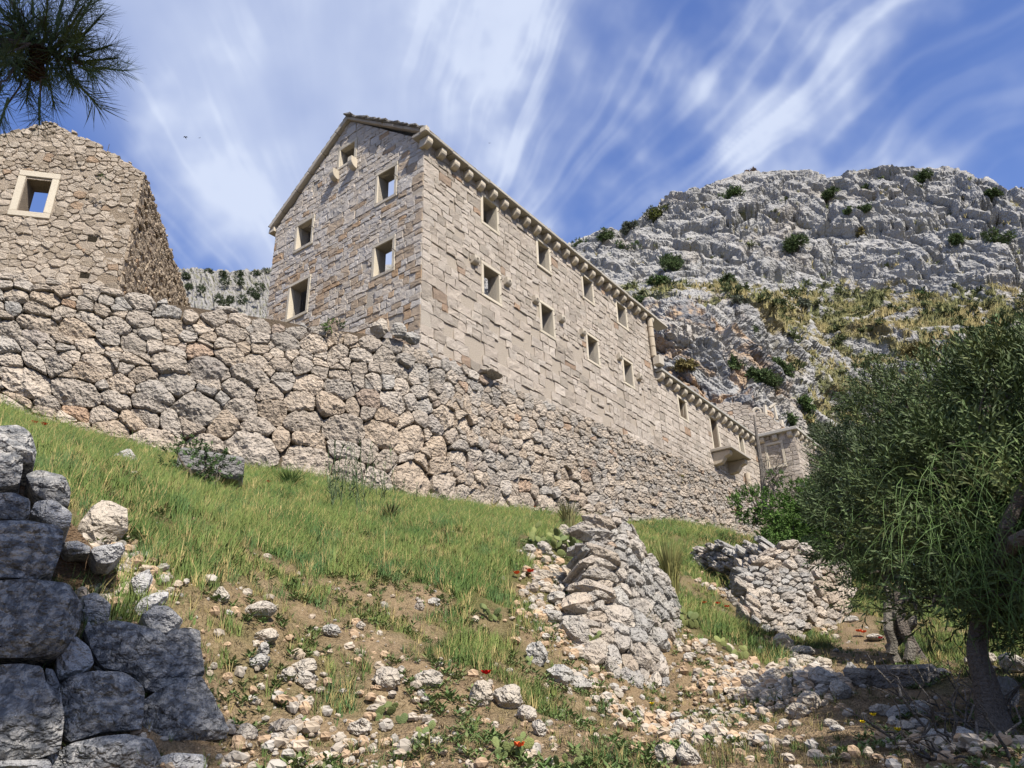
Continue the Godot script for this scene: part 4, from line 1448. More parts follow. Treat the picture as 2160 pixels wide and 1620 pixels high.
func build_gable_ruin() -> void:
	# a ruined sloping wall with the rest of a bell arch, behind the wing
	var g := thing("bell_wall", "ruined sloping masonry wall with broken bell arch behind the low wing", "wall")
	var d := 57.0
	var pts := [[1490, 905], [1490, 868], [1508, 858], [1530, 850], [1552, 851], [1572, 858], [1590, 868], [1612, 870], [1632, 884], [1654, 900], [1672, 930], [1672, 950], [1490, 960]]
	var O := at(1580, 930, d)
	var n := Vector3(EYE.x - O.x, 0, EYE.z - O.z).normalized()
	n = (n + Vector3(0.25, 0, 0)).normalized()
	var x := Vector3.UP.cross(n).normalized()
	var top := []
	var out := PackedVector2Array()
	for p in pts:
		var r := ray(p[0], p[1])
		var v := EYE + r * ((O - EYE).dot(n) / r.dot(n))
		out.append(Vector2((v - O).dot(x), (v - O).y))
	var list := []
	var lo := out[0]; var hi := out[0]
	for p in out: lo = lo.min(p); 
	for p in out: hi = hi.max(p)
	var b := buf()
	var tri := Geometry2D.triangulate_polygon(out)
	for side in 2:
		var n0: int = b.v.size()
		for p in out:
			b.v.append(O + x * p.x + Vector3.UP * p.y - n * (0.06 + 0.7 * side)); b.c.append(Color(0.42, 0.37, 0.31))
		for k in tri: b.i.append(n0 + k)
	for k in out.size():
		var a := out[k]; var c := out[(k + 1) % out.size()]
		quad(b, O + x * a.x + Vector3.UP * a.y - n * 0.06, O + x * c.x + Vector3.UP * c.y - n * 0.06, O + x * c.x + Vector3.UP * c.y - n * 0.76, O + x * a.x + Vector3.UP * a.y - n * 0.76, Color(0.42, 0.37, 0.31))
	put("masonry", b, M.mortar, g)
	for poly in cells(hi.x - lo.x, hi.y - lo.y, [[0.30, 3.0], [0.22, 5.0], [0.14, 6.0]], 1.6, 515):
		for k in poly.size(): poly[k] += lo
		var c := centre(poly)
		if not Geometry2D.is_point_in_polygon(c, out): continue
		for k in poly.size(): poly[k] = (poly[k] - c) * 0.95
		if area_of(poly) < 0.01: continue
		var q := O + x * c.x + Vector3.UP * c.y
		list.append({"p": chaikin(poly, 0.12), "O": q, "x": x, "y": Vector3.UP, "n": n, "back": 0.1, "bulge": 0.05, "rough": 0.03, "col": facade_tint(c), "score": size_seen(q, area_of(poly))})
	lay_stones(list, g, 140, M.ashlar)
	var P := func(px: float, py: float) -> Vector3:
		var r := ray(px, py)
		return EYE + r * ((O - EYE).dot(n) / r.dot(n)) - n * 0.3
	var cream := Color(0.54, 0.49, 0.41)
	b = buf()
	var arc := []
	for k in 9: arc.append(P.call(1598 - 8.0 * cos(PI * k / 8.0), 868 - 9.0 * sin(PI * k / 8.0)))
	tube(b, arc, [0.13, 0.13, 0.13, 0.13, 0.13, 0.13, 0.13, 0.12, 0.1], 7, cream, 0.3)
	put("arch", b, M.cut, g)
	for q in [[1616, 884, 1615, 852, 0.22], [1625, 858, 1638, 848, 0.14], [1640, 882, 1634, 852, 0.13], [1652, 900, 1650, 884, 0.22]]:
		b = buf()
		tube(b, [P.call(q[0], q[1]), P.call((q[0] + q[2]) / 2.0, (q[1] + q[3]) / 2.0), P.call(q[2], q[3])], [q[4], q[4] * 0.9, q[4] * 0.7], 6, cream, 0.4)
		put("pillar", b, M.cut, g)

func build_ruin() -> void:
	var h := thing("roofless_ruin", "roofless rubble stone gable house with one square window at far left", "house")
	var br := deg_to_rad(-13.7)
	var D := Vector3(sin(br), 0, -cos(br))       # depth
	var R := Vector3(cos(br), 0, sin(br))        # to the right
	var O := Vector3(-10.66, 0, -16.92)
	var n := -D
	var tint := func(c: Vector2) -> Color:
		var t := Color(0.58, 0.50, 0.415).lerp(Color(0.66, 0.59, 0.505), rng.randf())
		if rng.randf() < 0.15: t = Color(0.42, 0.36, 0.29)
		if rng.randf() < 0.02: t = Color(0.50, 0.38, 0.28)
		return t * rng.randf_range(0.85, 1.08)
	var out := PackedVector2Array([Vector2(-5.4, 10.3), Vector2(0.05, 10.3), Vector2(0.05, 16.10), Vector2(-2.65, 17.52), Vector2(-5.4, 15.9)])
	var frame := [-3.07, -2.03, 14.14, 15.68]
	var hole := [-2.86, -2.2, 14.34, 15.42]
	var mortar := Color(0.50, 0.43, 0.35)
	var fw := node("front_wall", h)
	var b := buf()
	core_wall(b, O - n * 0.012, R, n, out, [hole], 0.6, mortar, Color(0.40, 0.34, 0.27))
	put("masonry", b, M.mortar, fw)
	var opt := {"zone": [0.13, 0.22], "lost": 0.10, "gap": 0.012, "bulge": 0.03, "rough": 0.08, "ragged": 0.12, "tint": tint}
	var vo := PackedVector2Array([Vector2(-4.6, 11.2), Vector2(0.05, 11.2), Vector2(0.05, 16.10), Vector2(-2.65, 17.52), Vector2(-4.6, 16.4)])
	var putlog := [[-0.98, -0.74, 13.55, 13.74], [-0.96, -0.72, 12.38, 12.55]]
	var fl := rubble_face(O, R, n, vo, [frame] + putlog, [[0.19, 2.0], [0.14, 4.0], [0.095, 6.0], [0.06, 6.0]], 1.3, 601, opt)
	lay_stones(fl, fw, 190, M.ashlar)
	for q in putlog:
		b = buf()
		quad(b, O + R * q[0] + Vector3.UP * q[2] - n * 0.009, O + R * q[1] + Vector3.UP * q[2] - n * 0.009, O + R * q[1] + Vector3.UP * q[3] - n * 0.009, O + R * q[0] + Vector3.UP * q[3] - n * 0.009, Color(0.05, 0.04, 0.03))
		put("beam_hole", b, M.mortar, fw)
	surround(h, "window", O, R, n, frame, 0.19, 0.22)
	# right wall, seen along its face
	var sw := node("side_wall", h)
	var so := PackedVector2Array([Vector2(0, 10.3), Vector2(8.2, 10.3), Vector2(8.2, 16.05), Vector2(0, 16.1)])
	b = buf()
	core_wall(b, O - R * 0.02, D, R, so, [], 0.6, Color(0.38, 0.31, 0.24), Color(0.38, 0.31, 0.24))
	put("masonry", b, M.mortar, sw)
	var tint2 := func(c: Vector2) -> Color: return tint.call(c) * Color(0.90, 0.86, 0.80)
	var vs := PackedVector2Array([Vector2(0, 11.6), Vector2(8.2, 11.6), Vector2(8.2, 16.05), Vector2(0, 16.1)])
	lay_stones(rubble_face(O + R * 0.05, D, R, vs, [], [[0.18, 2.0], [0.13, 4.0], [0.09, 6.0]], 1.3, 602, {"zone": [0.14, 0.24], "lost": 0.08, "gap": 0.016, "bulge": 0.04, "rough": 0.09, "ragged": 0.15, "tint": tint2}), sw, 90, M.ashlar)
	b = buf()
	core_wall(b, O - R * 5.4, D, -R, so, [], 0.6, mortar, mortar)
	put("rear_walls", b, M.mortar, h)
	# loose stones along the broken top
	for k in 46:
		var t := k / 45.0
		var q := Vector2(lerpf(-4.2, 0.0, t), 0)
		q.y = lerpf(16.62, 17.5, (q.x + 4.2) / 1.5) if q.x < -2.7 else (lerpf(17.52, 16.52, (q.x + 2.7) / 1.7) if q.x < -1.0 else lerpf(16.52, 16.12, q.x + 1.0))
		b = buf()
		var sz := rng.randf_range(0.07, 0.15)
		boulder(b, Vector3.ZERO, Vector3(sz * 1.3, sz * 0.6, sz), tint.call(q), 300 + k, 8)
		var o := put("top_stone", b, M.rock, h)
		o.position = O + R * q.x + Vector3.UP * (q.y + 0.0) - n * 0.2
		o.rotation = Vector3(rng.randf_range(-0.3, 0.3), rng.randf() * 3, rng.randf_range(-0.3, 0.3))
	b = buf()
	var rod := O + R * (-1.12) + D * 0.3
	tube(b, [rod + Vector3.UP * 16.3, rod + Vector3.UP * 17.2], [0.012, 0.009], 5, Color(0.09, 0.08, 0.075))
	put("iron_rod", b, M.iron, h)

# ---------------------------------------------------------------- rock faces
# flat facets with their own tilt, split by cracks: what a fractured face does, for the surface position (a, b) in metres
var facet_sets := []
func facet_set(cell: float, w: float, h: float, sd: int) -> int:
	var r2 := RandomNumberGenerator.new()
	r2.seed = sd
	var nx := int(w / cell) + 4; var ny := int(h / cell) + 4
	var px := PackedFloat32Array(); var py := PackedFloat32Array(); var lift := PackedFloat32Array(); var ta := PackedFloat32Array(); var tb := PackedFloat32Array()
	for j in ny:
		for i in nx:
			px.append((i - 1 + r2.randf()) * cell); py.append((j - 1 + r2.randf()) * cell)
			lift.append(r2.randf_range(-1, 1)); ta.append(r2.randf_range(-1, 1)); tb.append(r2.randf_range(-1, 1))
	facet_sets.append([cell, nx, ny, px, py, lift, ta, tb])
	return facet_sets.size() - 1

func facet(k: int, a: float, b: float) -> Vector3:     # height (in cells), nearness of a crack 0..1, cell value
	var f: Array = facet_sets[k]
	var cell: float = f[0]; var nx: int = f[1]; var ny: int = f[2]
	var px: PackedFloat32Array = f[3]; var py: PackedFloat32Array = f[4]
	var i0 := int(a / cell) + 1; var j0 := int(b / cell) + 1
	var d1 := 1e9; var d2 := 1e9; var best := 0
	for j in range(maxi(j0 - 1, 0), mini(j0 + 2, ny)):
		for i in range(maxi(i0 - 1, 0), mini(i0 + 2, nx)):
			var q := j * nx + i
			var dx := a - px[q]; var dy := b - py[q]
			var d := dx * dx + dy * dy
			if d < d1:
				d2 = d1; d1 = d; best = q
			elif d < d2: d2 = d
	var e := (sqrt(d2) - sqrt(d1)) / cell
	var h: float = f[5][best] * 0.42 + (f[6][best] * (a - px[best]) + f[7][best] * (b - py[best])) / cell * 0.5
	return Vector3(h, 1.0 - smoothstep(0.02, 0.22, e), f[5][best])

func grid_point(cols: Array, u: float, v: float) -> Vector3:   # smooth surface through columns of points
	var f := clampf(u, 0, 1) * (cols.size() - 1)
	var k := mini(int(f), cols.size() - 2)
	var l := []
	for q in range(k - 1, k + 3): l.append(line_at(cols[clampi(q, 0, cols.size() - 1)], v))
	var t := f - k
	var a: Vector3 = l[0]; var b: Vector3 = l[1]; var c: Vector3 = l[2]; var d: Vector3 = l[3]
	return 0.5 * ((2.0 * b) + (c - a) * t + (2.0 * a - 5.0 * b + 4.0 * c - d) * t * t + (3.0 * b - a - 3.0 * c + d) * t * t * t)

func row_share(t: float) -> float:      # more rows where the mountain is steep and in view
	var at_ := [0.0, 0.12, 0.34, 0.52, 0.73, 0.93, 0.97, 1.0]
	for k in 7:
		if t <= at_[k + 1]: return (k + (t - at_[k]) / (at_[k + 1] - at_[k])) / 7.0
	return 1.0

var crag_tufts := []; var crag_tint := []

func build_crag() -> void:
	var spec := [
		[1020, [1180, 60], [900, 64], [760, 78], [690, 98], [640, 112], [590, 122]],
		[1150, [1180, 60], [880, 64], [720, 78], [640, 98], [590, 112], [520, 124]],
		[1280, [1180, 60], [860, 65], [690, 76], [605, 97], [555, 113], [490, 127]],
		[1400, [1180, 60], [850, 65], [640, 71], [598, 97], [530, 117], [432, 134]],
		[1490, [1180, 61], [850, 65], [632, 72], [600, 99], [505, 120], [392, 138]],
		[1570, [1180, 62], [850, 66], [650, 76], [606, 101], [495, 121], [368, 140]],
		[1660, [1180, 64], [860, 70], [680, 86], [615, 104], [495, 122], [357, 141]],
		[1760, [1180, 66], [880, 76], [705, 95], [622, 107], [495, 123], [369, 142]],
		[1880, [1180, 68], [890, 79], [715, 98], [625, 107], [490, 123], [360, 142]],
		[2000, [1180, 68], [890, 79], [715, 98], [625, 107], [490, 123], [358, 142]],
		[2080, [1180, 68], [890, 79], [720, 98], [630, 107], [500, 122], [386, 140]],
		[2160, [1180, 68], [890, 79], [730, 97], [640, 107], [515, 121], [416, 138]],
		[2420, [1180, 68], [910, 80], [770, 95], [690, 105], [600, 116], [520, 130]]]
	var cols := []
	for s in spec:
		var c := []
		for k in range(1, 7): c.append(at(s[0], s[k][0], s[k][1]))
		var t: Vector3 = c[5]
		var away := Vector3(t.x - EYE.x, 0, t.z - EYE.z).normalized()
		c.append(t + away * 16.0 + Vector3.UP * 2.5)
		c.append(t + away * 60.0 - Vector3.UP * 8.0)
		cols.append(c)
	var NU := 540; var NV := 360
	var f0 := facet_set(9.0, 260, 150, 31)
	var f1 := facet_set(3.6, 260, 150, 32)
	var f2 := facet_set(1.5, 260, 150, 33)
	var pos := []
	pos.resize(NU * NV)
	for i in NU:
		for j in NV: pos[j * NU + i] = grid_point(cols, i / (NU - 1.0), row_share(j / (NV - 1.0)))
	var b := buf()
	var rockc := Color(0.33, 0.33, 0.325); var pale := Color(0.42, 0.413, 0.40); var grass := Color(0.27, 0.225, 0.11); var green := Color(0.16, 0.17, 0.075); var orange := Color(0.42, 0.29, 0.18); var dark := Color(0.17, 0.175, 0.19)
	var r2 := RandomNumberGenerator.new()
	r2.seed = 9
	var sa := PackedFloat32Array()
	for i in NU: sa.append(0.0)
	for j in NV:
		var v := row_share(j / (NV - 1.0))
		var a := 20.0
		for i in NU:
			var p: Vector3 = pos[j * NU + i]
			var pu: Vector3 = pos[j * NU + mini(i + 1, NU - 1)] - pos[j * NU + maxi(i - 1, 0)]
			var pv: Vector3 = pos[mini(j + 1, NV - 1) * NU + i] - pos[maxi(j - 1, 0) * NU + i]
			var n := pu.cross(pv).normalized()
			if n.dot(EYE - p) < 0 and v < 0.72: n = -n
			if n.y < 0 and v >= 0.6: n = -n
			if i: a += (p - pos[j * NU + i - 1]).length()
			if j: sa[i] += (p - pos[(j - 1) * NU + i]).length()
			var aa := a * 0.92 + sa[i] * 0.38 + 3.0 * nz.get_noise_2d(a * 0.9, sa[i] * 0.9)
			var bb := sa[i] * 0.85 + 16.0 - a * 0.14 + 3.0 * nz.get_noise_2d(a * 0.9 + 60.0, sa[i] * 0.9)
			aa = clampf(aa, 1.0, 250.0); bb = clampf(bb, 1.0, 140.0)
			var g0 := facet(f0, aa, bb); var g1 := facet(f1, aa, bb); var g2 := facet(f2, aa, bb)
			var cliff := smoothstep(0.40, 0.47, v)                # the upper face
			var belt := smoothstep(0.26, 0.31, v) * (1.0 - smoothstep(0.43, 0.48, v))
			var h := g0.x * 9.0 * lerpf(0.14, 0.24, cliff) + g1.x * 3.6 * lerpf(0.24, 0.16, cliff) + g2.x * 1.5 * lerpf(0.28, 0.10, cliff)
			h -= g0.y * 1.3 * cliff + g1.y * lerpf(0.6, 0.6, cliff) + g2.y * lerpf(0.2, 0.06, cliff)
			h += 2.2 * nz.get_noise_2d(aa * 0.5, bb * 0.5 + 33.0)
			var top := smoothstep(0.70, 0.76, v)
			h *= lerpf(lerpf(1.0, 0.62, belt), 0.35, top)
			b.v.append(p + n * h)
			# colours
			var big := nz.get_noise_2d(aa * 0.42 + 7.0, bb * 0.42) * 0.5 + 0.5
			var c := rockc.lerp(pale, clampf(0.5 + g1.z * 0.35 + 0.6 * nz.get_noise_2d(aa * 2.0, bb * 2.0), 0.0, 1.0))
			c = c.lerp(Color(0.36, 0.31, 0.25), 0.35 * smoothstep(0.62, 0.8, big))
			c = c.lerp(dark, 0.4 * smoothstep(0.25, 0.5, nz.get_noise_2d(aa * 3.1 + 90.0, bb * 1.2)))
			var px_n := nz.get_noise_2d(aa * 1.7 + 15.0, bb * 2.4) * 0.5 + nz.get_noise_2d(aa * 6.0, bb * 7.0 + 44.0) * 0.35
			var cover := clampf(belt * (0.48 + px_n * 1.3) * smoothstep(0.25, 0.40, i / (NU - 1.0)) + (1.0 - cliff) * (0.20 + px_n * 1.3) + cliff * (px_n * 1.0 - 0.16) + (g1.y * 0.30 + g0.y * 0.25) * (0.4 + px_n), 0.0, 1.0)
			# the cave rock right behind the wing
			var cave := 1.0 - smoothstep(7.0, 13.0, Vector2(p.x - cave_at().x, (p.y - cave_at().y) * 0.9).length())
			if p.z < cave_at().z - 14.0: cave = 0.0
			c = c.lerp(orange.lerp(dark, smoothstep(-0.1, 0.35, nz.get_noise_2d(aa * 2.3, bb * 3.1))), cave * smoothstep(-0.2, 0.25, nz.get_noise_2d(aa * 1.3 + 5.0, bb * 1.6)) * 0.85)
			cover *= 1.0 - cave
			var gc := grass.lerp(green, clampf(0.5 + 1.2 * nz.get_noise_2d(aa * 1.1 + 3.0, bb * 1.1), 0.0, 1.0))
			c = c.lerp(gc, smoothstep(0.25, 0.5, cover) * 0.9)
			b.c.append(c)
			if cover > 0.3 and r2.randf() < 0.15 * cover + 0.01 and v < 0.74 and i > 60:
				crag_tufts.append(p + n * h)
				crag_tint.append(gc * r2.randf_range(0.8, 1.25))
	for j in NV - 1:
		for i in NU - 1:
			var a := j * NU + i
			b.i.append_array(PackedInt32Array([a, a + 1, a + NU, a + 1, a + NU + 1, a + NU]))
	crag_verts = b.v; crag_nu = NU; crag_nv = NV
	tag(put("mountain", b, M.cliff), "", "", "", "structure")
	var xf := []
	for p in crag_tufts:
		var s := r2.randf_range(0.4, 1.3)
		xf.append(Transform3D(Basis(Vector3.UP, r2.randf() * TAU).scaled(Vector3(s, s * r2.randf_range(0.6, 1.0), s)), p - Vector3.UP * 0.1))
	var sx := []; var sc := []
	for k in range(0, crag_tufts.size(), 5):
		if r2.randf() > 0.55: continue
		var z := r2.randf_range(0.5, 1.7)
		for q in 5:
			sx.append(Transform3D(basis_along(Vector3(r2.randfn(), 0.9, r2.randfn()), r2.randf() * TAU).scaled_local(Vector3.ONE * z), crag_tufts[k] + Vector3(r2.randfn(), 0.2, r2.randfn()) * 0.25))
			sc.append(Color(0.085, 0.105, 0.045) * r2.randf_range(0.6, 1.5))
	tag(scatter("mountain_scrub", sprig_mesh(10, 0.5, 0.42, 0.17, 0.9, 97), M.shrub, sx, sc), "low green scrub dotted over the rocky mountain", "scrub", "", "stuff")
	tag(scatter("mountain_grass", tuft_mesh(14, 0.9, 0.10, 5, 0.55), M.grass, xf, crag_tint), "tufts of dry golden and green grass on the mountain ledges", "grass", "", "stuff")

var crag_verts := PackedVector3Array(); var crag_nu := 0; var crag_nv := 0
func cave_at() -> Vector3: return at(1470, 760, 68)

func on_crag(px: float, py: float) -> Vector3:        # the piece of mountain that shows nearest to this line of sight
	var r := ray(px, py).normalized()
	var best := Vector3.ZERO; var bd := 1e9
	for k in range(0, crag_verts.size(), 1):
		var d := crag_verts[k] - EYE
		var t := d.dot(r)
		var o := (d - r * t).length_squared()
		var sc := o + (0.0 if t < 150.0 else 4.0)
		if sc < bd:
			bd = sc; best = crag_verts[k]
	return best

func build_far_hill() -> void:
	var cols := []
	for s in [[-700, 610], [-300, 590], [0, 582], [250, 580], [360, 575], [420, 570], [480, 577], [540, 574], [600, 570], [720, 566], [900, 560], [1100, 552], [1300, 560]]:
		var c := []
		for q in [[330, 170.0], [200, 188.0], [100, 205.0], [40, 222.0], [0, 240.0]]: c.append(at(s[0], s[1] + q[0], q[1]))
		var t: Vector3 = c[4]
		c.append(t + Vector3(-0.1, 0.05, -1) * 50.0)
		cols.append(c)
	var NU := 300; var NV := 90
	var f1 := facet_set(6.0, 520, 140, 61)
	var f2 := facet_set(2.6, 520, 140, 62)
	var b := buf()
	for j in NV:
		for i in NU:
			var p := grid_point(cols, i / (NU - 1.0), j / (NV - 1.0))
			var a := i * 1.5 + 4.0; var bb := j * 1.3 + 4.0 + i * 0.1
			bb = clampf(bb, 1.0, 136.0)
			var g1 := facet(f1, a, bb); var g2 := facet(f2, a, bb)
			var h := g1.x * 1.3 + g2.x * 0.5 - g1.y * 0.5
			b.v.append(p + Vector3(0.1, 0.75, 0.5) * h)
			var q := nz.get_noise_2d(a * 0.9, bb * 1.2) * 0.5 + 0.5
			var c := Color(0.28, 0.275, 0.27).lerp(Color(0.36, 0.35, 0.335), clampf(q + g1.z * 0.3, 0, 1))
			c = c.lerp(Color(0.19, 0.19, 0.10), 0.8 * smoothstep(0.15, 0.45, nz.get_noise_2d(a * 2.0 + 8.0, bb * 3.0)))
			b.c.append(c)
	for j in NV - 1:
		for i in NU - 1:
			var a := j * NU + i
			b.i.append_array(PackedInt32Array([a, a + 1, a + NU, a + 1, a + NU + 1, a + NU]))
	tag(put("hill", b, M.cliff), "", "", "", "structure")

# ---------------------------------------------------------------- plants
func tuft_mesh(blades: int, high: float, wide: float, sd: int, lean := 0.4) -> ArrayMesh:
	var r2 := RandomNumberGenerator.new()
	r2.seed = sd
	var b := buf()
	for k in blades:
		var an := r2.randf() * TAU
		var d := Vector3(cos(an), 0, sin(an))
		var side := Vector3(-d.z, 0, d.x) * wide * 0.5
		var h := high * r2.randf_range(0.5, 1.0)
		var out := d * h * r2.randf_range(0.1, lean * 1.6)
		var o := d * r2.randf() * high * 0.18
		var n: int = b.v.size()
		var sh := r2.randf_range(0.75, 1.2)
		var c := Color(sh, sh, sh * 0.95)
		b.v.append_array(PackedVector3Array([o - side, o + side, o + out * 0.35 + Vector3.UP * h * 0.6 - side * 0.7, o + out * 0.35 + Vector3.UP * h * 0.6 + side * 0.7, o + out + Vector3.UP * h]))
		for q in 5: b.c.append(c)
		b.i.append_array(PackedInt32Array([n, n + 1, n + 2, n + 1, n + 3, n + 2, n + 2, n + 3, n + 4]))
	var m := mesh_of(b)
	var a := m.surface_get_arrays(0)
	var n := PackedVector3Array()
	for v in b.v: n.append((Vector3(v.x, 0, v.z) * 4.5 / high + Vector3.UP).normalized())
	a[Mesh.ARRAY_NORMAL] = n
	var out_m := ArrayMesh.new()
	out_m.add_surface_from_arrays(Mesh.PRIMITIVE_TRIANGLES, a)
	return out_m

func leaf(b: Dictionary, o: Vector3, d: Vector3, n: Vector3, l: float, w: float, c: Color) -> void:    # a lance shaped leaf folded along its rib
	var s := d.cross(n).normalized() * w * 0.5
	var nn := s.cross(d).normalized()
	var k: int = b.v.size()
	b.v.append_array(PackedVector3Array([o, o + d * l * 0.45 + s + nn * w * 0.15, o + d * l, o + d * l * 0.45 - s + nn * w * 0.15, o + d * l * 0.5]))
	for q in 5: b.c.append(c)
	b.i.append_array(PackedInt32Array([k, k + 1, k + 4, k + 1, k + 2, k + 4, k + 4, k + 2, k + 3, k, k + 4, k + 3]))

func sprig_mesh(leaves: int, twig: float, l: float, w: float, spread: float, sd: int, twig_col := Color(0.5, 0.5, 0.4)) -> ArrayMesh:
	var r2 := RandomNumberGenerator.new()
	r2.seed = sd
	var b := buf()
	tube(b, [Vector3.ZERO, Vector3(0.01, twig * 0.5, 0), Vector3(0, twig, 0.01)], [0.004, 0.003, 0.0015], 3, twig_col)
	for k in leaves:
		var t := (k + 0.6) / leaves
		var an := k * 2.4 + r2.randf_range(-0.4, 0.4)
		var out := Vector3(cos(an), 0, sin(an))
		var up := Vector3.UP * r2.randf_range(0.35, 1.1) * (0.6 + t)
		var d := (out * spread + up).normalized()
		var sh := r2.randf_range(0.75, 1.25)
		leaf(b, Vector3(0, twig * t, 0), d, (Vector3.UP * 0.8 - out * 0.6 + Vector3(r2.randf_range(-0.4, 0.4), 0, r2.randf_range(-0.4, 0.4))).normalized(), l * r2.randf_range(0.7, 1.15), w, Color(sh, sh, sh))
	return mesh_of(b)

func basis_along(d: Vector3, spin: float) -> Basis:
	var y := d.normalized()
	var x := y.cross(Vector3(0.31, 0.2, 0.93)).normalized()
	var z := x.cross(y)
	return Basis(x, y, z) * Basis(Vector3.UP, spin)

# points through a crown made of rounded masses, thinner where the noise opens gaps
func crown_points(masses: Array, per: float, sd: int, gap := -0.15, shell := 0.45) -> Array:
	var r2 := RandomNumberGenerator.new()
	r2.seed = sd
	var out := []
	for m in masses:
		var c: Vector3 = m[0]; var s: Vector3 = m[1]
		for k in int(per * s.x * s.y * s.z * 4.0):
			var d := Vector3(r2.randfn(), r2.randfn(), r2.randfn()).normalized()
			var rr := lerpf(shell, 1.0, sqrt(r2.randf())) * (1.0 + 0.22 * nz.get_noise_3dv(d * 22.0 + c * 9.0))
			var p := c + d * s * rr
			if nz.get_noise_3dv(p * 17.0) + 0.5 * nz.get_noise_3dv(p * 40.0) < gap: continue
			out.append([p, (d / s).normalized(), rr])
	return out

func limb(b: Dictionary, a: Vector3, c: Vector3, r0: float, r1: float, sag: float, sd: int, col: Color) -> void:
	var pts := []; var rad := []
	for k in 7:
		var t := k / 6.0
		var p := a.lerp(c, t) + Vector3(nz.get_noise_2d(t * 25.0, sd * 9.1), nz.get_noise_2d(t * 25.0, sd * 5.3 + 40.0), nz.get_noise_2d(t * 25.0 + 70.0, sd * 3.7)) * 0.22 * sin(PI * t) * (c - a).length()
		p.y += sag * sin(PI * t)
		pts.append(p); rad.append(lerpf(r0, r1, t))
	tube(b, pts, rad, 7, col, 0.25)

func olive_tree(label: String, trunk: Array, r0: float, masses: Array, per: float, leaf_l: float, sd: int, tint: Color, group := "") -> Node3D:
	var t := thing("olive_tree", label, "tree", Vector3.ZERO, group)
	var bark := Color(0.20, 0.175, 0.15)
	var b := buf()
	var rad := []
	for k in trunk.size(): rad.append(r0 * (1.55 if k == 0 else lerpf(1.15, 0.7, k / (trunk.size() - 1.0))))
	var dense := []; var drad := []
	for k in 15:
		dense.append(line_at(trunk, k / 14.0))
		var f := k / 14.0 * (rad.size() - 1)
		var i := mini(int(f), rad.size() - 2)
		drad.append(lerpf(rad[i], rad[i + 1], f - i))
	tube(b, dense, drad, 14, bark, 0.45)
	put("trunk", b, M.bark, t)
	b = buf()
	var fork: Vector3 = trunk[trunk.size() - 1]
	var k := 0
	for m in masses:
		limb(b, fork, m[0], r0 * 0.55, 0.02, 0.1, sd + k, bark)
		for q in 4:
			var d := Vector3(rng.randfn(), rng.randf_range(-0.2, 1), rng.randfn()).normalized()
			limb(b, fork.lerp(m[0], rng.randf_range(0.5, 0.95)), m[0] + d * m[1] * 0.8, 0.022, 0.006, 0.05, sd + k * 7 + q, bark)
		k += 1
	put("limbs", b, M.bark, t)
	var pts := crown_points(masses, per, sd, 0.02)
	for v in 3:
		var xf := []; var cl := []
		for i in range(v, pts.size(), 3):
			var q: Array = pts[i]
			var d: Vector3 = (q[1] * 1.0 + Vector3(rng.randf_range(-0.5, 0.5), 0.55 + rng.randf_range(-0.3, 0.3), rng.randf_range(-0.5, 0.5))).normalized()
			xf.append(Transform3D(basis_along(d, rng.randf() * TAU).scaled_local(Vector3.ONE * rng.randf_range(0.75, 1.25)), q[0]))
			var tone := rng.randf_range(0.6, 1.35) * (0.95 + 0.5 * nz.get_noise_3dv(q[0] * 11.0))
			cl.append(tint.lerp(Color(0.17, 0.175, 0.055), 0.45 * smoothstep(0.1, 0.5, nz.get_noise_3dv(q[0] * 8.0 + Vector3.ONE * 30.0))) * tone)
		tag(scatter("foliage", sprig_mesh(13, leaf_l * 3.0, leaf_l, leaf_l * 0.24, 0.8, sd + v), M.leaf, xf, cl, t), "", "", "", "stuff")
	return t

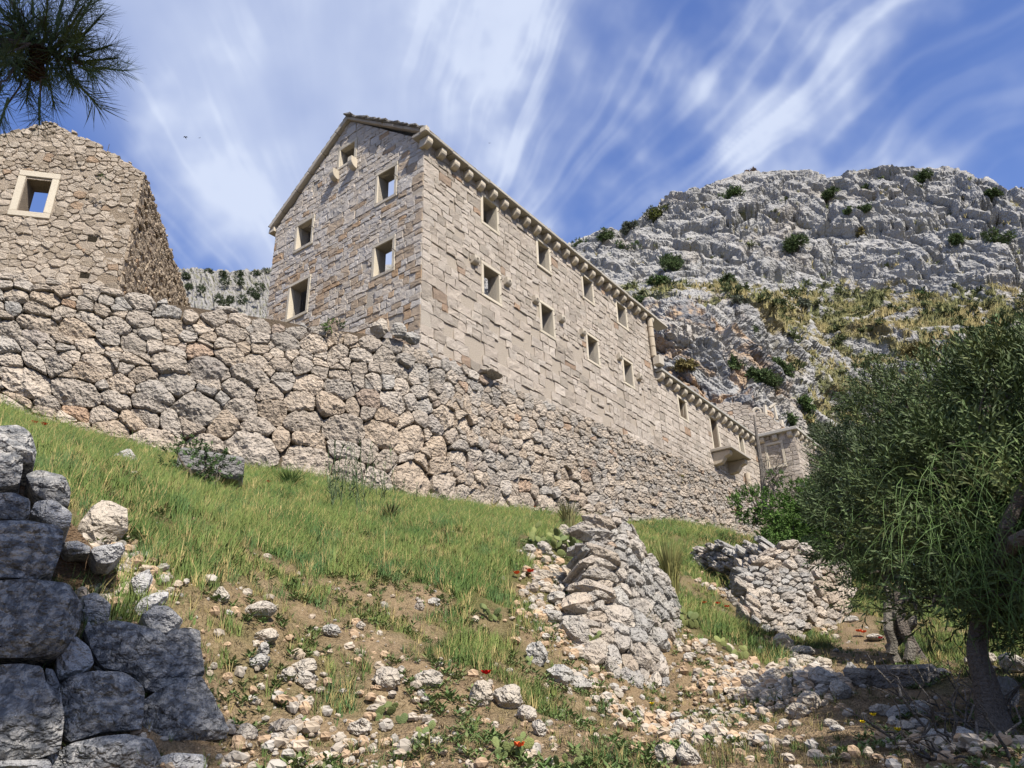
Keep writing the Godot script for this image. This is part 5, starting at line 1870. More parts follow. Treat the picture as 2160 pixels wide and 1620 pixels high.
func build_trees() -> void:
	var P := func(x: float, y: float, d: float) -> Vector3: return at(x, y, d)
	var near := [[P.call(2090, 930, 7.2), Vector3(0.85, 0.75, 0.8)], [P.call(2000, 1080, 7.0), Vector3(0.75, 0.62, 0.7)], [P.call(2190, 1080, 6.8), Vector3(0.8, 0.75, 0.8)], [P.call(2085, 1200, 6.6), Vector3(0.55, 0.38, 0.55)], [P.call(2000, 1275, 6.4), Vector3(0.35, 0.16, 0.35)], [P.call(2250, 880, 7.6), Vector3(0.9, 0.8, 0.9)], [P.call(2180, 1260, 6.2), Vector3(0.4, 0.22, 0.4)], [Vector3(5.0, 4.2, -3.4), Vector3(0.9, 0.6, 0.8)], [Vector3(5.6, 4.0, -4.6), Vector3(0.9, 0.7, 0.8)], [Vector3(4.6, 4.7, -2.2), Vector3(0.9, 0.5, 0.8)], [Vector3(4.3, 4.1, -3.1), Vector3(0.8, 0.5, 0.8)], [Vector3(3.9, 4.5, -2.2), Vector3(0.8, 0.5, 0.8)], [Vector3(5.6, 4.2, -3.0), Vector3(1.0, 0.6, 1.0)], [Vector3(4.8, 3.6, -3.9), Vector3(0.6, 0.4, 0.6)], [P.call(2300, 1150, 7.2), Vector3(0.9, 0.9, 0.9)], [P.call(2130, 820, 7.9), Vector3(0.6, 0.42, 0.6)], [P.call(1950, 985, 7.4), Vector3(0.5, 0.4, 0.5)]]
	olive_tree("near olive tree with dark leaning trunk at the right edge", [at(2105, 1575, 6.3), at(2090, 1510, 6.35), at(2078, 1440, 6.4), at(2062, 1375, 6.45), at(2075, 1290, 6.6)], 0.105, near, 760, 0.078, 51, Color(0.105, 0.15, 0.062))
	var mid := [[P.call(1875, 865, 11.0), Vector3(0.6, 0.55, 0.8)], [P.call(1835, 985, 10.8), Vector3(0.65, 0.65, 0.8)], [P.call(1930, 960, 11.2), Vector3(0.9, 0.9, 0.9)], [P.call(1850, 1110, 10.6), Vector3(0.85, 0.65, 0.8)], [P.call(1960, 1130, 11.0), Vector3(0.9, 0.8, 0.9)], [P.call(1860, 1235, 10.4), Vector3(0.5, 0.30, 0.5)], [P.call(1960, 1230, 10.6), Vector3(0.6, 0.36, 0.6)], [P.call(2050, 850, 11.6), Vector3(1.0, 0.75, 1.0)], [P.call(2060, 1060, 11.4), Vector3(1.0, 1.0, 1.0)], [P.call(1780, 1070, 10.9), Vector3(0.4, 0.35, 0.5)]]
	olive_tree("olive tree with several thin grey stems beside the path", [at(1945, 1405, 10.2), at(1928, 1370, 10.2), at(1905, 1320, 10.2), at(1895, 1250, 10.4), at(1900, 1180, 10.6)], 0.075, mid, 560, 0.082, 52, Color(0.11, 0.155, 0.068))
	var t := get_node("olive_tree_001")
	for s in [[1882, 1380, 1885, 1310, 1870, 1220], [1893, 1400, 1898, 1330, 1905, 1240], [1918, 1395, 1905, 1330, 1920, 1240]]:
		var b := buf()
		limb(b, at(s[0], s[1], 10.1), at(s[4], s[5], 10.4), 0.065, 0.04, 0.0, s[0], Color(0.24, 0.22, 0.19))
		put("trunk", b, M.bark, t)
	var far := [[P.call(1772, 965, 19.0), Vector3(0.65, 0.8, 0.8)], [P.call(1765, 1035, 19.0), Vector3(0.7, 0.6, 0.8)], [P.call(1800, 1000, 19.5), Vector3(0.9, 1.1, 0.9)], [P.call(1770, 930, 19.2), Vector3(0.6, 0.5, 0.6)]]
	olive_tree("small pale grey green olive tree in front of the tower block", [at(1775, 1180, 19.0), at(1770, 1120, 19.0), at(1765, 1060, 19.0)], 0.08, far, 300, 0.085, 53, Color(0.16, 0.19, 0.125))
	# broom: long thin green rods hanging out of the olive
	var br := thing("broom_shrub", "broom shrub with long thin drooping green rods inside the near olive", "shrub")
	var b := buf()
	for k in 520:
		var c: Vector3 = [at(2060, 1080, 6.3), at(2120, 1000, 6.2), at(2150, 1150, 6.0), at(1900, 1110, 8.6), at(2110, 1180, 6.1)][k % 5]
		var o := c + Vector3(rng.randf_range(-0.55, 0.55), rng.randf_range(-0.3, 0.35), rng.randf_range(-0.35, 0.35))
		var d := Vector3(rng.randf_range(-0.9, 0.7), rng.randf_range(-0.8, 0.45), rng.randf_range(-0.5, 0.6)).normalized()
		var pts := []; var rad := []
		var p := o; var l := rng.randf_range(0.3, 0.7)
		for q in 6:
			pts.append(p); rad.append(lerpf(0.0019, 0.0011, q / 5.0))
			p += d * l / 5.0
			d = (d + Vector3(rng.randf_range(-0.1, 0.1), -0.42, rng.randf_range(-0.1, 0.1))).normalized()
		tube(b, pts, rad, 3, Color(0.085, 0.15, 0.04) * rng.randf_range(0.7, 1.3))
	tag(put("rods", b, M.needle, br), "", "", "", "stuff")
	# junipers behind the terrace wall's end
	for s in [["bright green juniper bush at the right end of the terrace wall", [[1590, 1065, 26.0, 0.75, 0.65], [1640, 1090, 25.5, 0.7, 0.8]], 61], ["large bright green juniper below the tower block", [[1690, 1065, 27.0, 0.9, 0.9], [1700, 1110, 26.0, 1.2, 0.9], [1750, 1080, 26.5, 1.3, 1.2], [1745, 1140, 25.0, 1.0, 0.6], [1655, 1125, 25.0, 0.8, 0.6], [1810, 1120, 25.0, 1.3, 1.2]], 62], ["dark green juniper overlapping the rear enclosure wall", [[1700, 1165, 21.0, 0.55, 0.35], [1640, 1150, 22.0, 0.5, 0.4], [1780, 1175, 21.0, 0.8, 0.5], [1840, 1150, 22.0, 1.2, 0.8]], 63]]:
		var ms := []
		for q in s[1]: ms.append([at(q[0], q[1], q[2]), Vector3(q[3], q[4], q[3])])
		shrub("juniper", s[0], "shrub", "", ms, 260, 0.13, s[2], Color(0.085, 0.155, 0.035))
	# bare dead shrub before the tower
	var dead := thing("dead_tree", "bare grey dead tree with a slim upright stem before the tower block", "tree")
	b = buf()
	var foot := at(1615, 1090, 30.0)
	tube(b, [foot, at(1608, 1000, 30.0), at(1600, 940, 30.0), at(1594, 905, 30.0), at(1590, 875, 30.0)], [0.12, 0.10, 0.075, 0.05, 0.02], 7, Color(0.27, 0.245, 0.22), 0.3)
	put("trunk", b, M.bark, dead)
	b = buf()
	for k in 46:
		var o := at(lerpf(1616, 1632, rng.randf()), rng.randf_range(990, 1080), 29.6)
		var d := Vector3(rng.randf_range(-0.7, 1.0), rng.randf_range(0.1, 1.0), rng.randf_range(-0.5, 0.5)).normalized()
		limb(b, o, o + d * rng.randf_range(0.5, 1.6), 0.022, 0.005, -0.05, k, Color(0.30, 0.275, 0.25))
	put("twigs", b, M.bark, dead)

func shrub(called: String, label: String, cat: String, group: String, masses: Array, per: float, leaf_l: float, sd: int, tint: Color) -> Node3D:
	var t := thing(called, label, cat, Vector3.ZERO, group)
	var b := buf()
	for m in masses:
		for q in 3:
			limb(b, m[0] - Vector3(0, m[1].y * 1.05, 0), m[0] + Vector3(rng.randf_range(-0.5, 0.5), 0.4, rng.randf_range(-0.5, 0.5)) * m[1], 0.05 * m[1].y, 0.012, 0, sd + q, Color(0.2, 0.17, 0.14))
	put("stems", b, M.bark, t)
	var pts := crown_points(masses, per, sd, -0.12, 0.3)
	var xf := []; var cl := []
	for q in pts:
		var d: Vector3 = (q[1] + Vector3(rng.randf_range(-0.6, 0.6), 0.4, rng.randf_range(-0.6, 0.6))).normalized()
		xf.append(Transform3D(basis_along(d, rng.randf() * TAU).scaled_local(Vector3.ONE * rng.randf_range(0.7, 1.3)), q[0]))
		cl.append(tint * rng.randf_range(0.65, 1.35) * (1.0 + 0.5 * nz.get_noise_3dv(q[0] * 13.0)))
	tag(scatter("foliage", sprig_mesh(9, leaf_l, leaf_l * 0.75, leaf_l * 0.32, 0.9, sd), M.shrub, xf, cl, t), "", "", "", "stuff")
	return t

# pine: needle tufts
func needle_tuft(n: int, l: float, sd: int) -> ArrayMesh:
	var r2 := RandomNumberGenerator.new()
	r2.seed = sd
	var b := buf()
	tube(b, [Vector3(0, -0.08, 0), Vector3(0, 0.05, 0), Vector3(0, 0.10, 0)], [0.006, 0.005, 0.003], 4, Color(1.4, 1.1, 0.9))
	for k in n:
		var t := r2.randf()
		var an := r2.randf() * TAU
		var d := (Vector3(cos(an), 0, sin(an)) * r2.randf_range(0.35, 1.0) + Vector3.UP * r2.randf_range(0.35, 1.2)).normalized()
		var o := Vector3(0, -0.05 + 0.14 * t, 0)
		var s := d.cross(Vector3(0.2, 0.1, 0.97)).normalized() * 0.0011
		var s2 := d.cross(s).normalized() * 0.0011
		var ln := l * r2.randf_range(0.75, 1.1)
		var bend := Vector3(r2.randf_range(-0.1, 0.1), -0.06, r2.randf_range(-0.1, 0.1)) * ln
		var q: int = b.v.size()
		var m := o + d * ln * 0.55 + bend * 0.3
		var sh := r2.randf_range(0.7, 1.25)
		b.v.append_array(PackedVector3Array([o - s, o + s, m - s, m + s, o + d * ln + bend, o + s2, m + s2]))
		for z in 7: b.c.append(Color(sh, sh, sh))
		b.i.append_array(PackedInt32Array([q, q + 1, q + 2, q + 1, q + 3, q + 2, q + 2, q + 3, q + 4, q, q + 5, q + 2, q + 5, q + 6, q + 2, q + 1, q + 5, q + 3, q + 5, q + 6, q + 3, q + 2, q + 6, q + 4, q + 3, q + 6, q + 4]))
	return mesh_of(b)

func build_pine() -> void:
	var t := thing("pine_tree", "pine tree whose needle branch with two cones hangs into the upper left corner", "tree")
	var bark := Color(0.16, 0.135, 0.12)
	var b := buf()
	var foot := Vector3(-2.9, 1.0, 1.9)
	tube(b, [foot - Vector3.UP * 0.4, foot + Vector3(0.1, 1.5, -0.1), foot + Vector3(0.3, 3.4, -0.3), foot + Vector3(0.7, 5.6, -0.6), foot + Vector3(1.0, 7.4, -0.8)], [0.21, 0.17, 0.15, 0.11, 0.05], 12, bark, 0.3)
	put("trunk", b, M.bark, t)
	var tips := []
	b = buf()
	# the branch in view: sub-branches fan out from the left edge
	var root := at(-420, 60, 2.9)
	limb(b, foot + Vector3(0.25, 3.2, -0.3), root, 0.06, 0.035, 0.2, 1, bark)
	var main := [root, at(-150, 75, 2.95), at(0, 85, 3.0), at(60, 92, 3.0), at(110, 115, 3.0), at(150, 135, 3.0)]
	tube(b, main, [0.035, 0.022, 0.014, 0.011, 0.008, 0.005], 7, bark, 0.2)
	var ends := [[255, 150], [215, 60], [195, 190], [225, 110], [150, 20], [105, 235], [85, 180], [180, 20], [30, 240], [20, 200], [60, 30], [110, 60], [40, 120], [170, 100], [210, 150], [130, 160], [0, 40], [0, 160], [-30, 270], [-60, 210], [-80, 120], [200, 30], [140, 70], [90, 5], [20, 70], [-20, 110], [70, 130], [165, 165], [-90, 20], [45, 5], [130, 195], [-50, 170], [10, 130], [175, 55], [235, 130], [120, 35], [60, 75], [-40, 60], [20, 20], [100, 95]]
	for e in ends:
		var o: Vector3 = line_at(main, clampf((e[0] + 420.0) / 640.0 - 0.12, 0.2, 0.97))
		var q := at(e[0] - 22.0, e[1] - 4.0, 3.0 + rng.randf_range(-0.22, 0.22))
		limb(b, o, q, 0.006, 0.003, 0.01, int(e[0] + e[1]), bark)
		tips.append([q, (q - o).normalized() + Vector3(0, 0.1, 0)])
		for z in 1:
			var m := o.lerp(q, 0.35 + 0.3 * z)
			tips.append([m, (q - o).normalized() + Vector3(rng.randf_range(-0.6, 0.6), rng.randf_range(-0.6, 0.6), rng.randf_range(-0.6, 0.6))])
	put("branch", b, M.bark, t)
	var xf := []; var cl := []
	for q in tips:
		xf.append(Transform3D(basis_along(q[1], rng.randf() * TAU).scaled_local(Vector3.ONE * rng.randf_range(0.8, 1.1)), q[0]))
		cl.append(Color(0.085, 0.13, 0.055) * rng.randf_range(0.75, 1.25))
	tag(scatter("needles", needle_tuft(60, 0.135, 5), M.needle, xf, cl, t), "", "", "", "stuff")
	for c in [[82, 118], [70, 149]]:
		var cone := buf()
		var o := at(c[0], c[1], 2.96)
		for k in 46:
			var yy := k / 45.0
			var an := k * 2.4
			var r := 0.030 * sin(PI * (0.12 + 0.82 * yy))
			var d := Vector3(cos(an), 0.2, sin(an))
			block(cone, o + d * r + Vector3.DOWN * (yy * 0.085 - 0.04), d * 0.012, Vector3.UP * 0.004, d.cross(Vector3.UP) * 0.009, Color(0.075, 0.05, 0.035), 0.002, k)
		put("cone", cone, M.bark, t)
	# the crown overhead that shades the block wall
	b = buf()
	xf = []; cl = []
	var over := []
	for k in 20: over.append(Vector3(rng.randf_range(-5.0, 0.5), rng.randf_range(5.6, 7.8), rng.randf_range(1.2, 3.4)))
	for k in 40:
		var q := Vector2(rng.randf_range(-160, 450), rng.randf_range(985, 1620))
		if q.y < 960.0 + q.x * 1.25: continue
		over.append(at(q.x, q.y, 4.3) + SUN * rng.randf_range(5.2, 7.4))
	for c in over:
		var k := over.find(c)
		limb(b, foot + Vector3(0.6, rng.randf_range(4.0, 6.5), -0.5), c, 0.05, 0.02, 0.1, 60 + k, bark)
		for q in 15:
			var d := Vector3(rng.randfn(), rng.randfn() * 0.5, rng.randfn()) * 0.20
			xf.append(Transform3D(basis_along(d + Vector3.UP * 0.3, rng.randf() * TAU).scaled_local(Vector3.ONE * rng.randf_range(1.2, 1.9)), c + d))
			cl.append(Color(0.055, 0.085, 0.04) * rng.randf_range(0.75, 1.25))
	put("crown_limbs", b, M.bark, t)
	tag(scatter("crown_needles", needle_tuft(70, 0.16, 6), M.needle, xf, cl, t), "", "", "", "stuff")

# ---------------------------------------------------------------- grass, rubble, rocks, flowers
var clear := []      # no grass inside these
func taken(p: Vector3) -> bool:
	for c in clear:
		var o: Vector3 = c[0]
		if absf(p.x - o.x) < c[1] and absf(p.z - o.z) < c[1] * 2.2: return true
	return false

func slope_up(x: float, z: float) -> Vector3:
	return Vector3(ground(x - 0.2, z) - ground(x + 0.2, z), 0.8, ground(x, z - 0.2) - ground(x, z + 0.2)).normalized()

func build_grass() -> void:
	var r2 := RandomNumberGenerator.new()
	r2.seed = 404
	var kinds := [[], [], [], [], []]
	var tints := [[], [], [], [], []]
	for k in 260000:
		# denser near the camera, out to the terrace wall
		var d := 2.6 + 27.0 * pow(r2.randf(), 1.55)
		var an := deg_to_rad(r2.randf_range(-47, 47))
		var x := sin(an) * d; var z := -cos(an) * d
		if behind_wall(x, z): continue
		var l := lushness(x, z)
		if r2.randf() > l * l * 0.9 + 0.10: continue
		var p := Vector3(x, ground(x, z) - 0.01, z)
		if taken(p): continue
		var s := (0.5 + 0.5 * l) * r2.randf_range(0.4, 1.1) * (0.75 + 0.6 * (nz.get_noise_2d(x * 11.0, z * 11.0 + 9.0) * 0.5 + 0.5)) * (1.0 + 0.03 * d)
		var b := Basis(Vector3.UP, r2.randf() * TAU).scaled(Vector3(s * (0.8 + 0.05 * d), s, s * (0.8 + 0.05 * d)))
		var q := nz.get_noise_2d(x * 6.0, z * 6.0) * 0.5 + 0.5
		var c := Color(0.065, 0.125, 0.035).lerp(Color(0.18, 0.225, 0.07), clampf(q * 1.3 - 0.15 + r2.randf_range(-0.35, 0.35), 0, 1))
		if nz.get_noise_2d(x * 13.0 + 40.0, z * 13.0) > 0.3: c = c.lerp(Color(0.06, 0.13, 0.055), 0.6)
		if r2.randf() < 0.15 + 0.28 * (1.0 - l): c = Color(0.34, 0.28, 0.13)
		var kind := 0 if r2.randf() < 0.5 else 1
		if l < 0.5 and r2.randf() < 0.5: kind = 2
		kinds[kind].append(Transform3D(b, p)); tints[kind].append(c * r2.randf_range(0.8, 1.2))
	# low broad leaved herbs
	for k in 20000:
		var d := 2.8 + 13.0 * pow(r2.randf(), 1.3)
		var an := deg_to_rad(r2.randf_range(-47, 47))
		var x := sin(an) * d; var z := -cos(an) * d
		if behind_wall(x, z): continue
		var n := nz.get_noise_2d(x * 8.0 + 80.0, z * 8.0)
		if n < -0.02 or path_off(x, z) < 0.3: continue
		var s := r2.randf_range(0.3, 0.8)
		kinds[3].append(Transform3D(Basis(Vector3.UP, r2.randf() * TAU).scaled(Vector3.ONE * s), Vector3(x, ground(x, z), z)))
		tints[3].append(Color(0.10, 0.17, 0.055).lerp(Color(0.17, 0.20, 0.08), r2.randf()) * r2.randf_range(0.8, 1.2))
	# straw lying between the stones
	for k in 9000:
		var d := 2.8 + 9.0 * r2.randf()
		var an := deg_to_rad(r2.randf_range(-47, 47))
		var x := sin(an) * d; var z := -cos(an) * d
		if behind_wall(x, z): continue
		kinds[4].append(Transform3D(Basis(Vector3.UP, r2.randf() * TAU).scaled(Vector3(1, r2.randf_range(0.3, 0.7), 1)), Vector3(x, ground(x, z), z)))
		tints[4].append(Color(0.36, 0.29, 0.17) * r2.randf_range(0.6, 1.2))
	var meshes := [tuft_mesh(16, 0.11, 0.0055, 11, 0.6), tuft_mesh(11, 0.17, 0.0045, 12, 0.75), tuft_mesh(9, 0.08, 0.005, 13, 0.8), herb_mesh(), tuft_mesh(7, 0.08, 0.004, 15, 1.6)]
	var names := ["grass", "tall_grass", "short_grass", "herbs", "dry_straw"]
	var labels := ["green grass covering the slope below the terrace wall", "longer grass blades waving among the lawn of the slope", "thin short grass between the stones of the slope", "low broad leaved herbs scattered over the stony slope", "dry straw lying between the stones of the slope"]
	for k in 5: tag(scatter(names[k], meshes[k], M.grass, kinds[k], tints[k]), labels[k], "grass" if k != 3 else "plants", "", "stuff")

func herb_mesh() -> ArrayMesh:
	var r2 := RandomNumberGenerator.new()
	r2.seed = 8
	var b := buf()
	for k in 9:
		var an := k * 2.4
		var d := Vector3(cos(an), r2.randf_range(0.25, 0.9), sin(an)).normalized()
		leaf(b, d * 0.015 + Vector3.UP * 0.012 * k * 0.4, d, Vector3.UP, r2.randf_range(0.05, 0.085), 0.032, Color.WHITE * r2.randf_range(0.8, 1.2))
	return mesh_of(b)

func build_rubble() -> void:
	var r2 := RandomNumberGenerator.new()
	r2.seed = 909
	var xs := [[], [], [], []]; var cs := [[], [], [], []]
	var lay := func(x: float, z: float, s: float, warm: float, lift := 0.0) -> void:
		var v := r2.randi() % 4
		var flat := r2.randf_range(0.45, 0.85)
		var b := (Basis(Vector3(r2.randf_range(-1, 1), 0, r2.randf_range(-1, 1)).normalized(), r2.randf_range(-0.5, 0.5)) * Basis(Vector3.UP, r2.randf() * TAU)).scaled_local(Vector3(s, s * flat, s * r2.randf_range(0.55, 1.0)))
		xs[v].append(Transform3D(b, Vector3(x, ground(x, z) + s * flat * 0.25 + lift, z)))
		var c := Color(0.48, 0.40, 0.31).lerp(Color(0.44, 0.42, 0.39), r2.randf()) if r2.randf() > warm else Color(0.47, 0.345, 0.235)
		cs[v].append(c * r2.randf_range(0.85, 1.15))
	for k in 21000:
		var d := 2.6 + 15.0 * pow(r2.randf(), 1.3)
		var an := deg_to_rad(r2.randf_range(-47, 47))
		var x := sin(an) * d; var z := -cos(an) * d
		if behind_wall(x, z): continue
		var l := lushness(x, z)
		var n := nz.get_noise_2d(x * 10.0 + 13.0, z * 10.0) * 0.5 + 0.5
		if r2.randf() > pow(1.0 - l, 2.0) * (0.25 + 0.75 * n) * (0.35 if path_off(x, z) < 0.5 or x > 3.3 else 1.0): continue
		lay.call(x, z, 0.008 + 0.05 * pow(r2.randf(), 3.2), 0.25)
	# scree fans: below the broken wall, beside the path, under the block wall
	var fans := [[[1150, 1180], [1230, 1330], 0.35, 420, 0.10], [[1180, 1380], [1130, 1240], 0.3, 260, 0.07], [[1500, 1400], [1640, 1470], 0.45, 460, 0.085], [[1540, 1440], [1650, 1490], 0.3, 300, 0.07], [[1480, 1500], [1600, 1580], 0.4, 220, 0.06], [[1650, 1390], [1760, 1460], 0.22, 150, 0.12], [[1500, 1240], [1600, 1290], 0.4, 260, 0.10], [[520, 1500], [700, 1600], 0.5, 240, 0.05], [[560, 1560], [820, 1600], 0.5, 170, 0.05], [[150, 1170], [300, 1250], 0.22, 420, 0.05], [[1300, 1500], [1480, 1560], 0.4, 420, 0.06], [[1700, 1300], [1740, 1340], 0.25, 90, 0.11], [[2020, 1560], [2100, 1600], 0.4, 160, 0.06]]
	for f in fans:
		for k in f[3]:
			var t := r2.randf()
			var g := on_ground(lerpf(f[0][0], f[1][0], t), lerpf(f[0][1], f[1][1], t))
			lay.call(g.x + r2.randfn() * f[2] * 0.6, g.z + r2.randfn() * f[2], 0.012 + f[4] * pow(r2.randf(), 2.2), 0.3, r2.randf() * 0.03)
	for v in 4:
		var b := buf()
		boulder(b, Vector3.ZERO, Vector3(1, 1, 1), Color.WHITE, 40 + v, 7, 0.3)
		tag(scatter("rubble", mesh_of(b), M.rubble, xs[v], cs[v]), ["broken limestone chips strewn over the dry slope", "small angular rubble strewn over the dry slope", "pale stone fragments strewn over the dry slope", "loose gravel and stones strewn over the dry slope"][v], "rubble", "", "stuff")

func rock(px: float, py: float, wpx: float, hpx: float, label: String, grey := 0.5, sink := 0.25, sd := 0) -> void:
	var g := on_ground(px, py + hpx * 0.45)
	var d := (g - EYE).dot(-cam_b.z)
	var s := Vector3(wpx, hpx, wpx * 0.85) * d / FOC * 0.55
	var b := buf()
	var c := Color(0.56, 0.49, 0.40).lerp(Color(0.46, 0.455, 0.44), grey)
	boulder(b, Vector3.ZERO, s, c, int(px * 3 + py) + sd, 14, 0.34)
	var o := put("rock", b, M.rock)
	clear.append([g, wpx * d / FOC * 0.62])
	o.position = g + Vector3.UP * s.y * (0.8 - sink)
	o.rotation.y = rng.randf_range(-0.4, 0.4)
	o.rotation.z = rng.randf_range(-0.2, 0.2)
	tag(o, label, "rock")

func build_rocks() -> void:
	rock(212, 1100, 90, 100, "big jagged white rock on the grass above the block wall", 0.25)
	rock(262, 962, 58, 52, "grey boulder in the grass at the foot of the terrace wall at left", 0.9)
	rock(465, 1256, 34, 34, "small pointed white rock on the dry slope above the block wall", 0.4)
	rock(545, 1282, 66, 34, "low white rock among herbs right of the block wall", 0.4)
	rock(560, 1345, 60, 30, "flat tan rock in the shade beside the block wall", 0.2)
	rock(553, 1370, 26, 34, "small upright grey rock right of the block wall's slab", 0.8)
	rock(640, 1405, 50, 36, "white rock on top of a three rock cluster on the slope", 0.3)
	rock(606, 1420, 32, 32, "left rock of the three white rock cluster", 0.5)
	rock(645, 1435, 46, 34, "lower right rock of the three white rock cluster", 0.5)
	rock(545, 1395, 50, 30, "grey rock half hidden in herbs beside the block wall", 0.9)
	rock(700, 1330, 40, 24, "dark cleft rock lying on the slope's dry grass", 0.8)
	rock(815, 1432, 56, 50, "slanted white rock beside the dark edged rock on the slope", 0.3)
	rock(902, 1432, 62, 38, "square white rock with dark underside in the middle of the slope", 0.4)
	rock(845, 1418, 18, 16, "tiny white stone between two larger rocks on the slope", 0.4)
	rock(1012, 1462, 54, 56, "white rock below the red poppy at the bottom middle", 0.2)
	rock(1075, 1468, 62, 50, "rounded white boulder right of the red poppy at bottom middle", 0.35)
	rock(1112, 1508, 44, 36, "pale rock just below the rounded boulder at bottom middle", 0.4)
	rock(1138, 1538, 30, 42, "upright pale rock beside the lowest prickly pear", 0.5)
	rock(1132, 1376, 46, 48, "rough grey boulder below the broken wall's left side", 0.85)
	rock(1180, 1420, 58, 42, "grey rock embedded under the broken wall's foot", 0.9)
	rock(1222, 1440, 54, 34, "flat grey rock right of the embedded rock under the broken wall", 0.8)
	rock(915, 1270, 30, 18, "small grey stone in the grass at mid slope", 0.7)
	rock(885, 1280, 22, 26, "thin white splinter of rock standing at mid slope", 0.3)
	rock(760, 1535, 48, 34, "pale rock in weeds near the bottom left of the middle", 0.4)
	rock(760, 1320, 24, 16, "pale stone lying in grass right of the cleft rock", 0.4)
	rock(520, 1545, 44, 40, "tan rock on the scree just right of the lowest blocks", 0.35)
	rock(598, 1530, 60, 34, "broad flat cream rock on the scree at bottom left", 0.05)
	rock(640, 1485, 36, 24, "small cream rock above the broad flat one", 0.1)
	rock(765, 1565, 30, 30, "white cube like stone at the bottom left scree", 0.4)
	rock(1575, 1262, 80, 54, "large brown boulder undercut by shade in front of the enclosure", 0.3)
	rock(1602, 1252, 34, 34, "grey boulder leaning on the large brown one", 0.7)
	rock(1600, 1306, 46, 30, "grey boulder at the lower corner of the enclosure", 0.7)
	rock(1655, 1352, 44, 38, "cream boulder at the foot of the enclosure's face", 0.05)
	rock(1690, 1375, 56, 24, "long flat white rock below the enclosure", 0.5)
	rock(1700, 1392, 46, 28, "pale rock in the row bordering the path", 0.4)
	rock(1735, 1398, 42, 30, "cream rock in the row bordering the path", 0.1)
	rock(1742, 1432, 66, 58, "biggest grey boulder of the row bordering the path", 0.7)
	rock(1778, 1452, 46, 46, "sloping grey rock at the path's left edge", 0.7)
	rock(1800, 1412, 30, 36, "dark pointed rock at the path's left edge", 0.8)
	rock(1665, 1455, 26, 62, "upright white splintered rock among the scree", 0.3)
	rock(1600, 1458, 46, 32, "pale block lying in the scree left of the upright splinter", 0.15)
	rock(1630, 1425, 42, 34, "grey rock above the pale block in the scree", 0.5)
	rock(1582, 1440, 44, 30, "cream rock with dark top in the scree", 0.2)
	rock(1710, 1478, 50, 48, "rusty brown rock at the end of the scree by the path", 0.2, 0.3)
	rock(1685, 1500, 44, 30, "tan rock with shaded hollow near the path", 0.15)
	rock(1405, 1585, 46, 44, "white rock at the bottom right of the middle", 0.2)
	rock(1455, 1590, 48, 46, "rounded grey white rock at bottom edge right of the middle", 0.5)
	rock(1440, 1530, 36, 30, "small grey rock under the broken wall's right foot", 0.7)
	rock(1860, 1498, 48, 24, "flat white rock in the middle of the path", 0.4)
	rock(1895, 1502, 62, 26, "flat grey step like rock beside the white one on the path", 0.9)
	rock(1942, 1490, 38, 30, "grey rock in shade right of the path", 0.8)
	rock(1912, 1528, 46, 20, "brown rock at the left of the dark rock pile beside the path", 0.3)
	rock(1945, 1530, 40, 28, "bluish rock in the pile beside the path", 0.9)
	rock(1975, 1548, 60, 32, "widest rock in the pile beside the path", 0.9)
	rock(2030, 1552, 46, 34, "rightmost rock in the pile beside the path", 0.9)
	rock(1755, 1525, 30, 20, "tan stone in the path's left grass", 0.3)
	rock(1768, 1537, 28, 16, "grey stone in the path's left grass", 0.7)
	rock(1985, 1418, 36, 24, "white stone on the grass beyond the step", 0.3)
	rock(2070, 1390, 60, 30, "white slab propped behind the near olive trunk", 0.3)
	rock(2085, 1412, 50, 26, "second white slab under the propped one behind the near olive", 0.3)
	rock(2130, 1455, 56, 66, "bluish boulder right of the near olive trunk", 0.9)
	rock(2140, 1395, 70, 40, "heap stone at the right edge behind the near olive", 0.5)
	rock(1880, 1312, 60, 12, "flat pale slab lying by the olive tree's stems", 0.5)
	rock(1790, 1305, 40, 16, "low grey stone in the grass behind the enclosure", 0.6)
	rock(1850, 1345, 40, 14, "flat stone in the sunny grass beyond the path", 0.4)
	rock(1150, 1155, 34, 30, "pale rock at the upper end of the broken wall's rubble", 0.5)
	rock(1195, 1150, 46, 34, "squat brown rock in the broken wall's rubble", 0.2)
	rock(1190, 1118, 26, 30, "pointed white rock on top of the broken wall's rubble", 0.3)
	rock(1225, 1168, 30, 20, "flat cream stone in the broken wall's rubble", 0.05)
	rock(1117, 1160, 28, 26, "grey rock at the left rim of the broken wall's rubble", 0.6)
	rock(1146, 1215, 40, 30, "split tan rock in the broken wall's rubble", 0.2)
	rock(1105, 1250, 24, 18, "white stone left of the broken wall's rubble", 0.4)
	rock(1160, 1300, 54, 30, "grey slab sliding out of the broken wall's rubble", 0.7)
	rock(1195, 1330, 40, 24, "brown slab at the bottom of the broken wall's rubble", 0.3)
	rock(1172, 1262, 46, 26, "long grey slab across the broken wall's rubble", 0.7)
	# on top of the terrace wall
	for q in [[800, 684, 40, 40, "white boulder on the terrace wall below the house corner", 0.1], [838, 690, 34, 34, "grey boulder beside the white one on the terrace wall", 0.7], [866, 706, 40, 26, "dark flat stone on the terrace wall at the house corner", 0.9], [22, 588, 60, 26, "grey boulder on the terrace wall at the far left", 0.6], [470, 650, 50, 22, "flat stone on the terrace wall before the hill", 0.5], [1028, 782, 62, 18, "pale squared slab on the terrace wall against the house", 0.1]]:
		var t := at_height(q[0], q[1] + q[3] * 0.4, WALL_H)
		var d := (t - EYE).dot(-cam_b.z)
		var s := Vector3(q[2], q[3], q[2] * 0.8) * d / FOC * 0.55
		var b := buf()
		boulder(b, Vector3.ZERO, s, Color(0.56, 0.50, 0.42).lerp(Color(0.42, 0.415, 0.40), q[5]), int(q[0]), 14, 0.34)
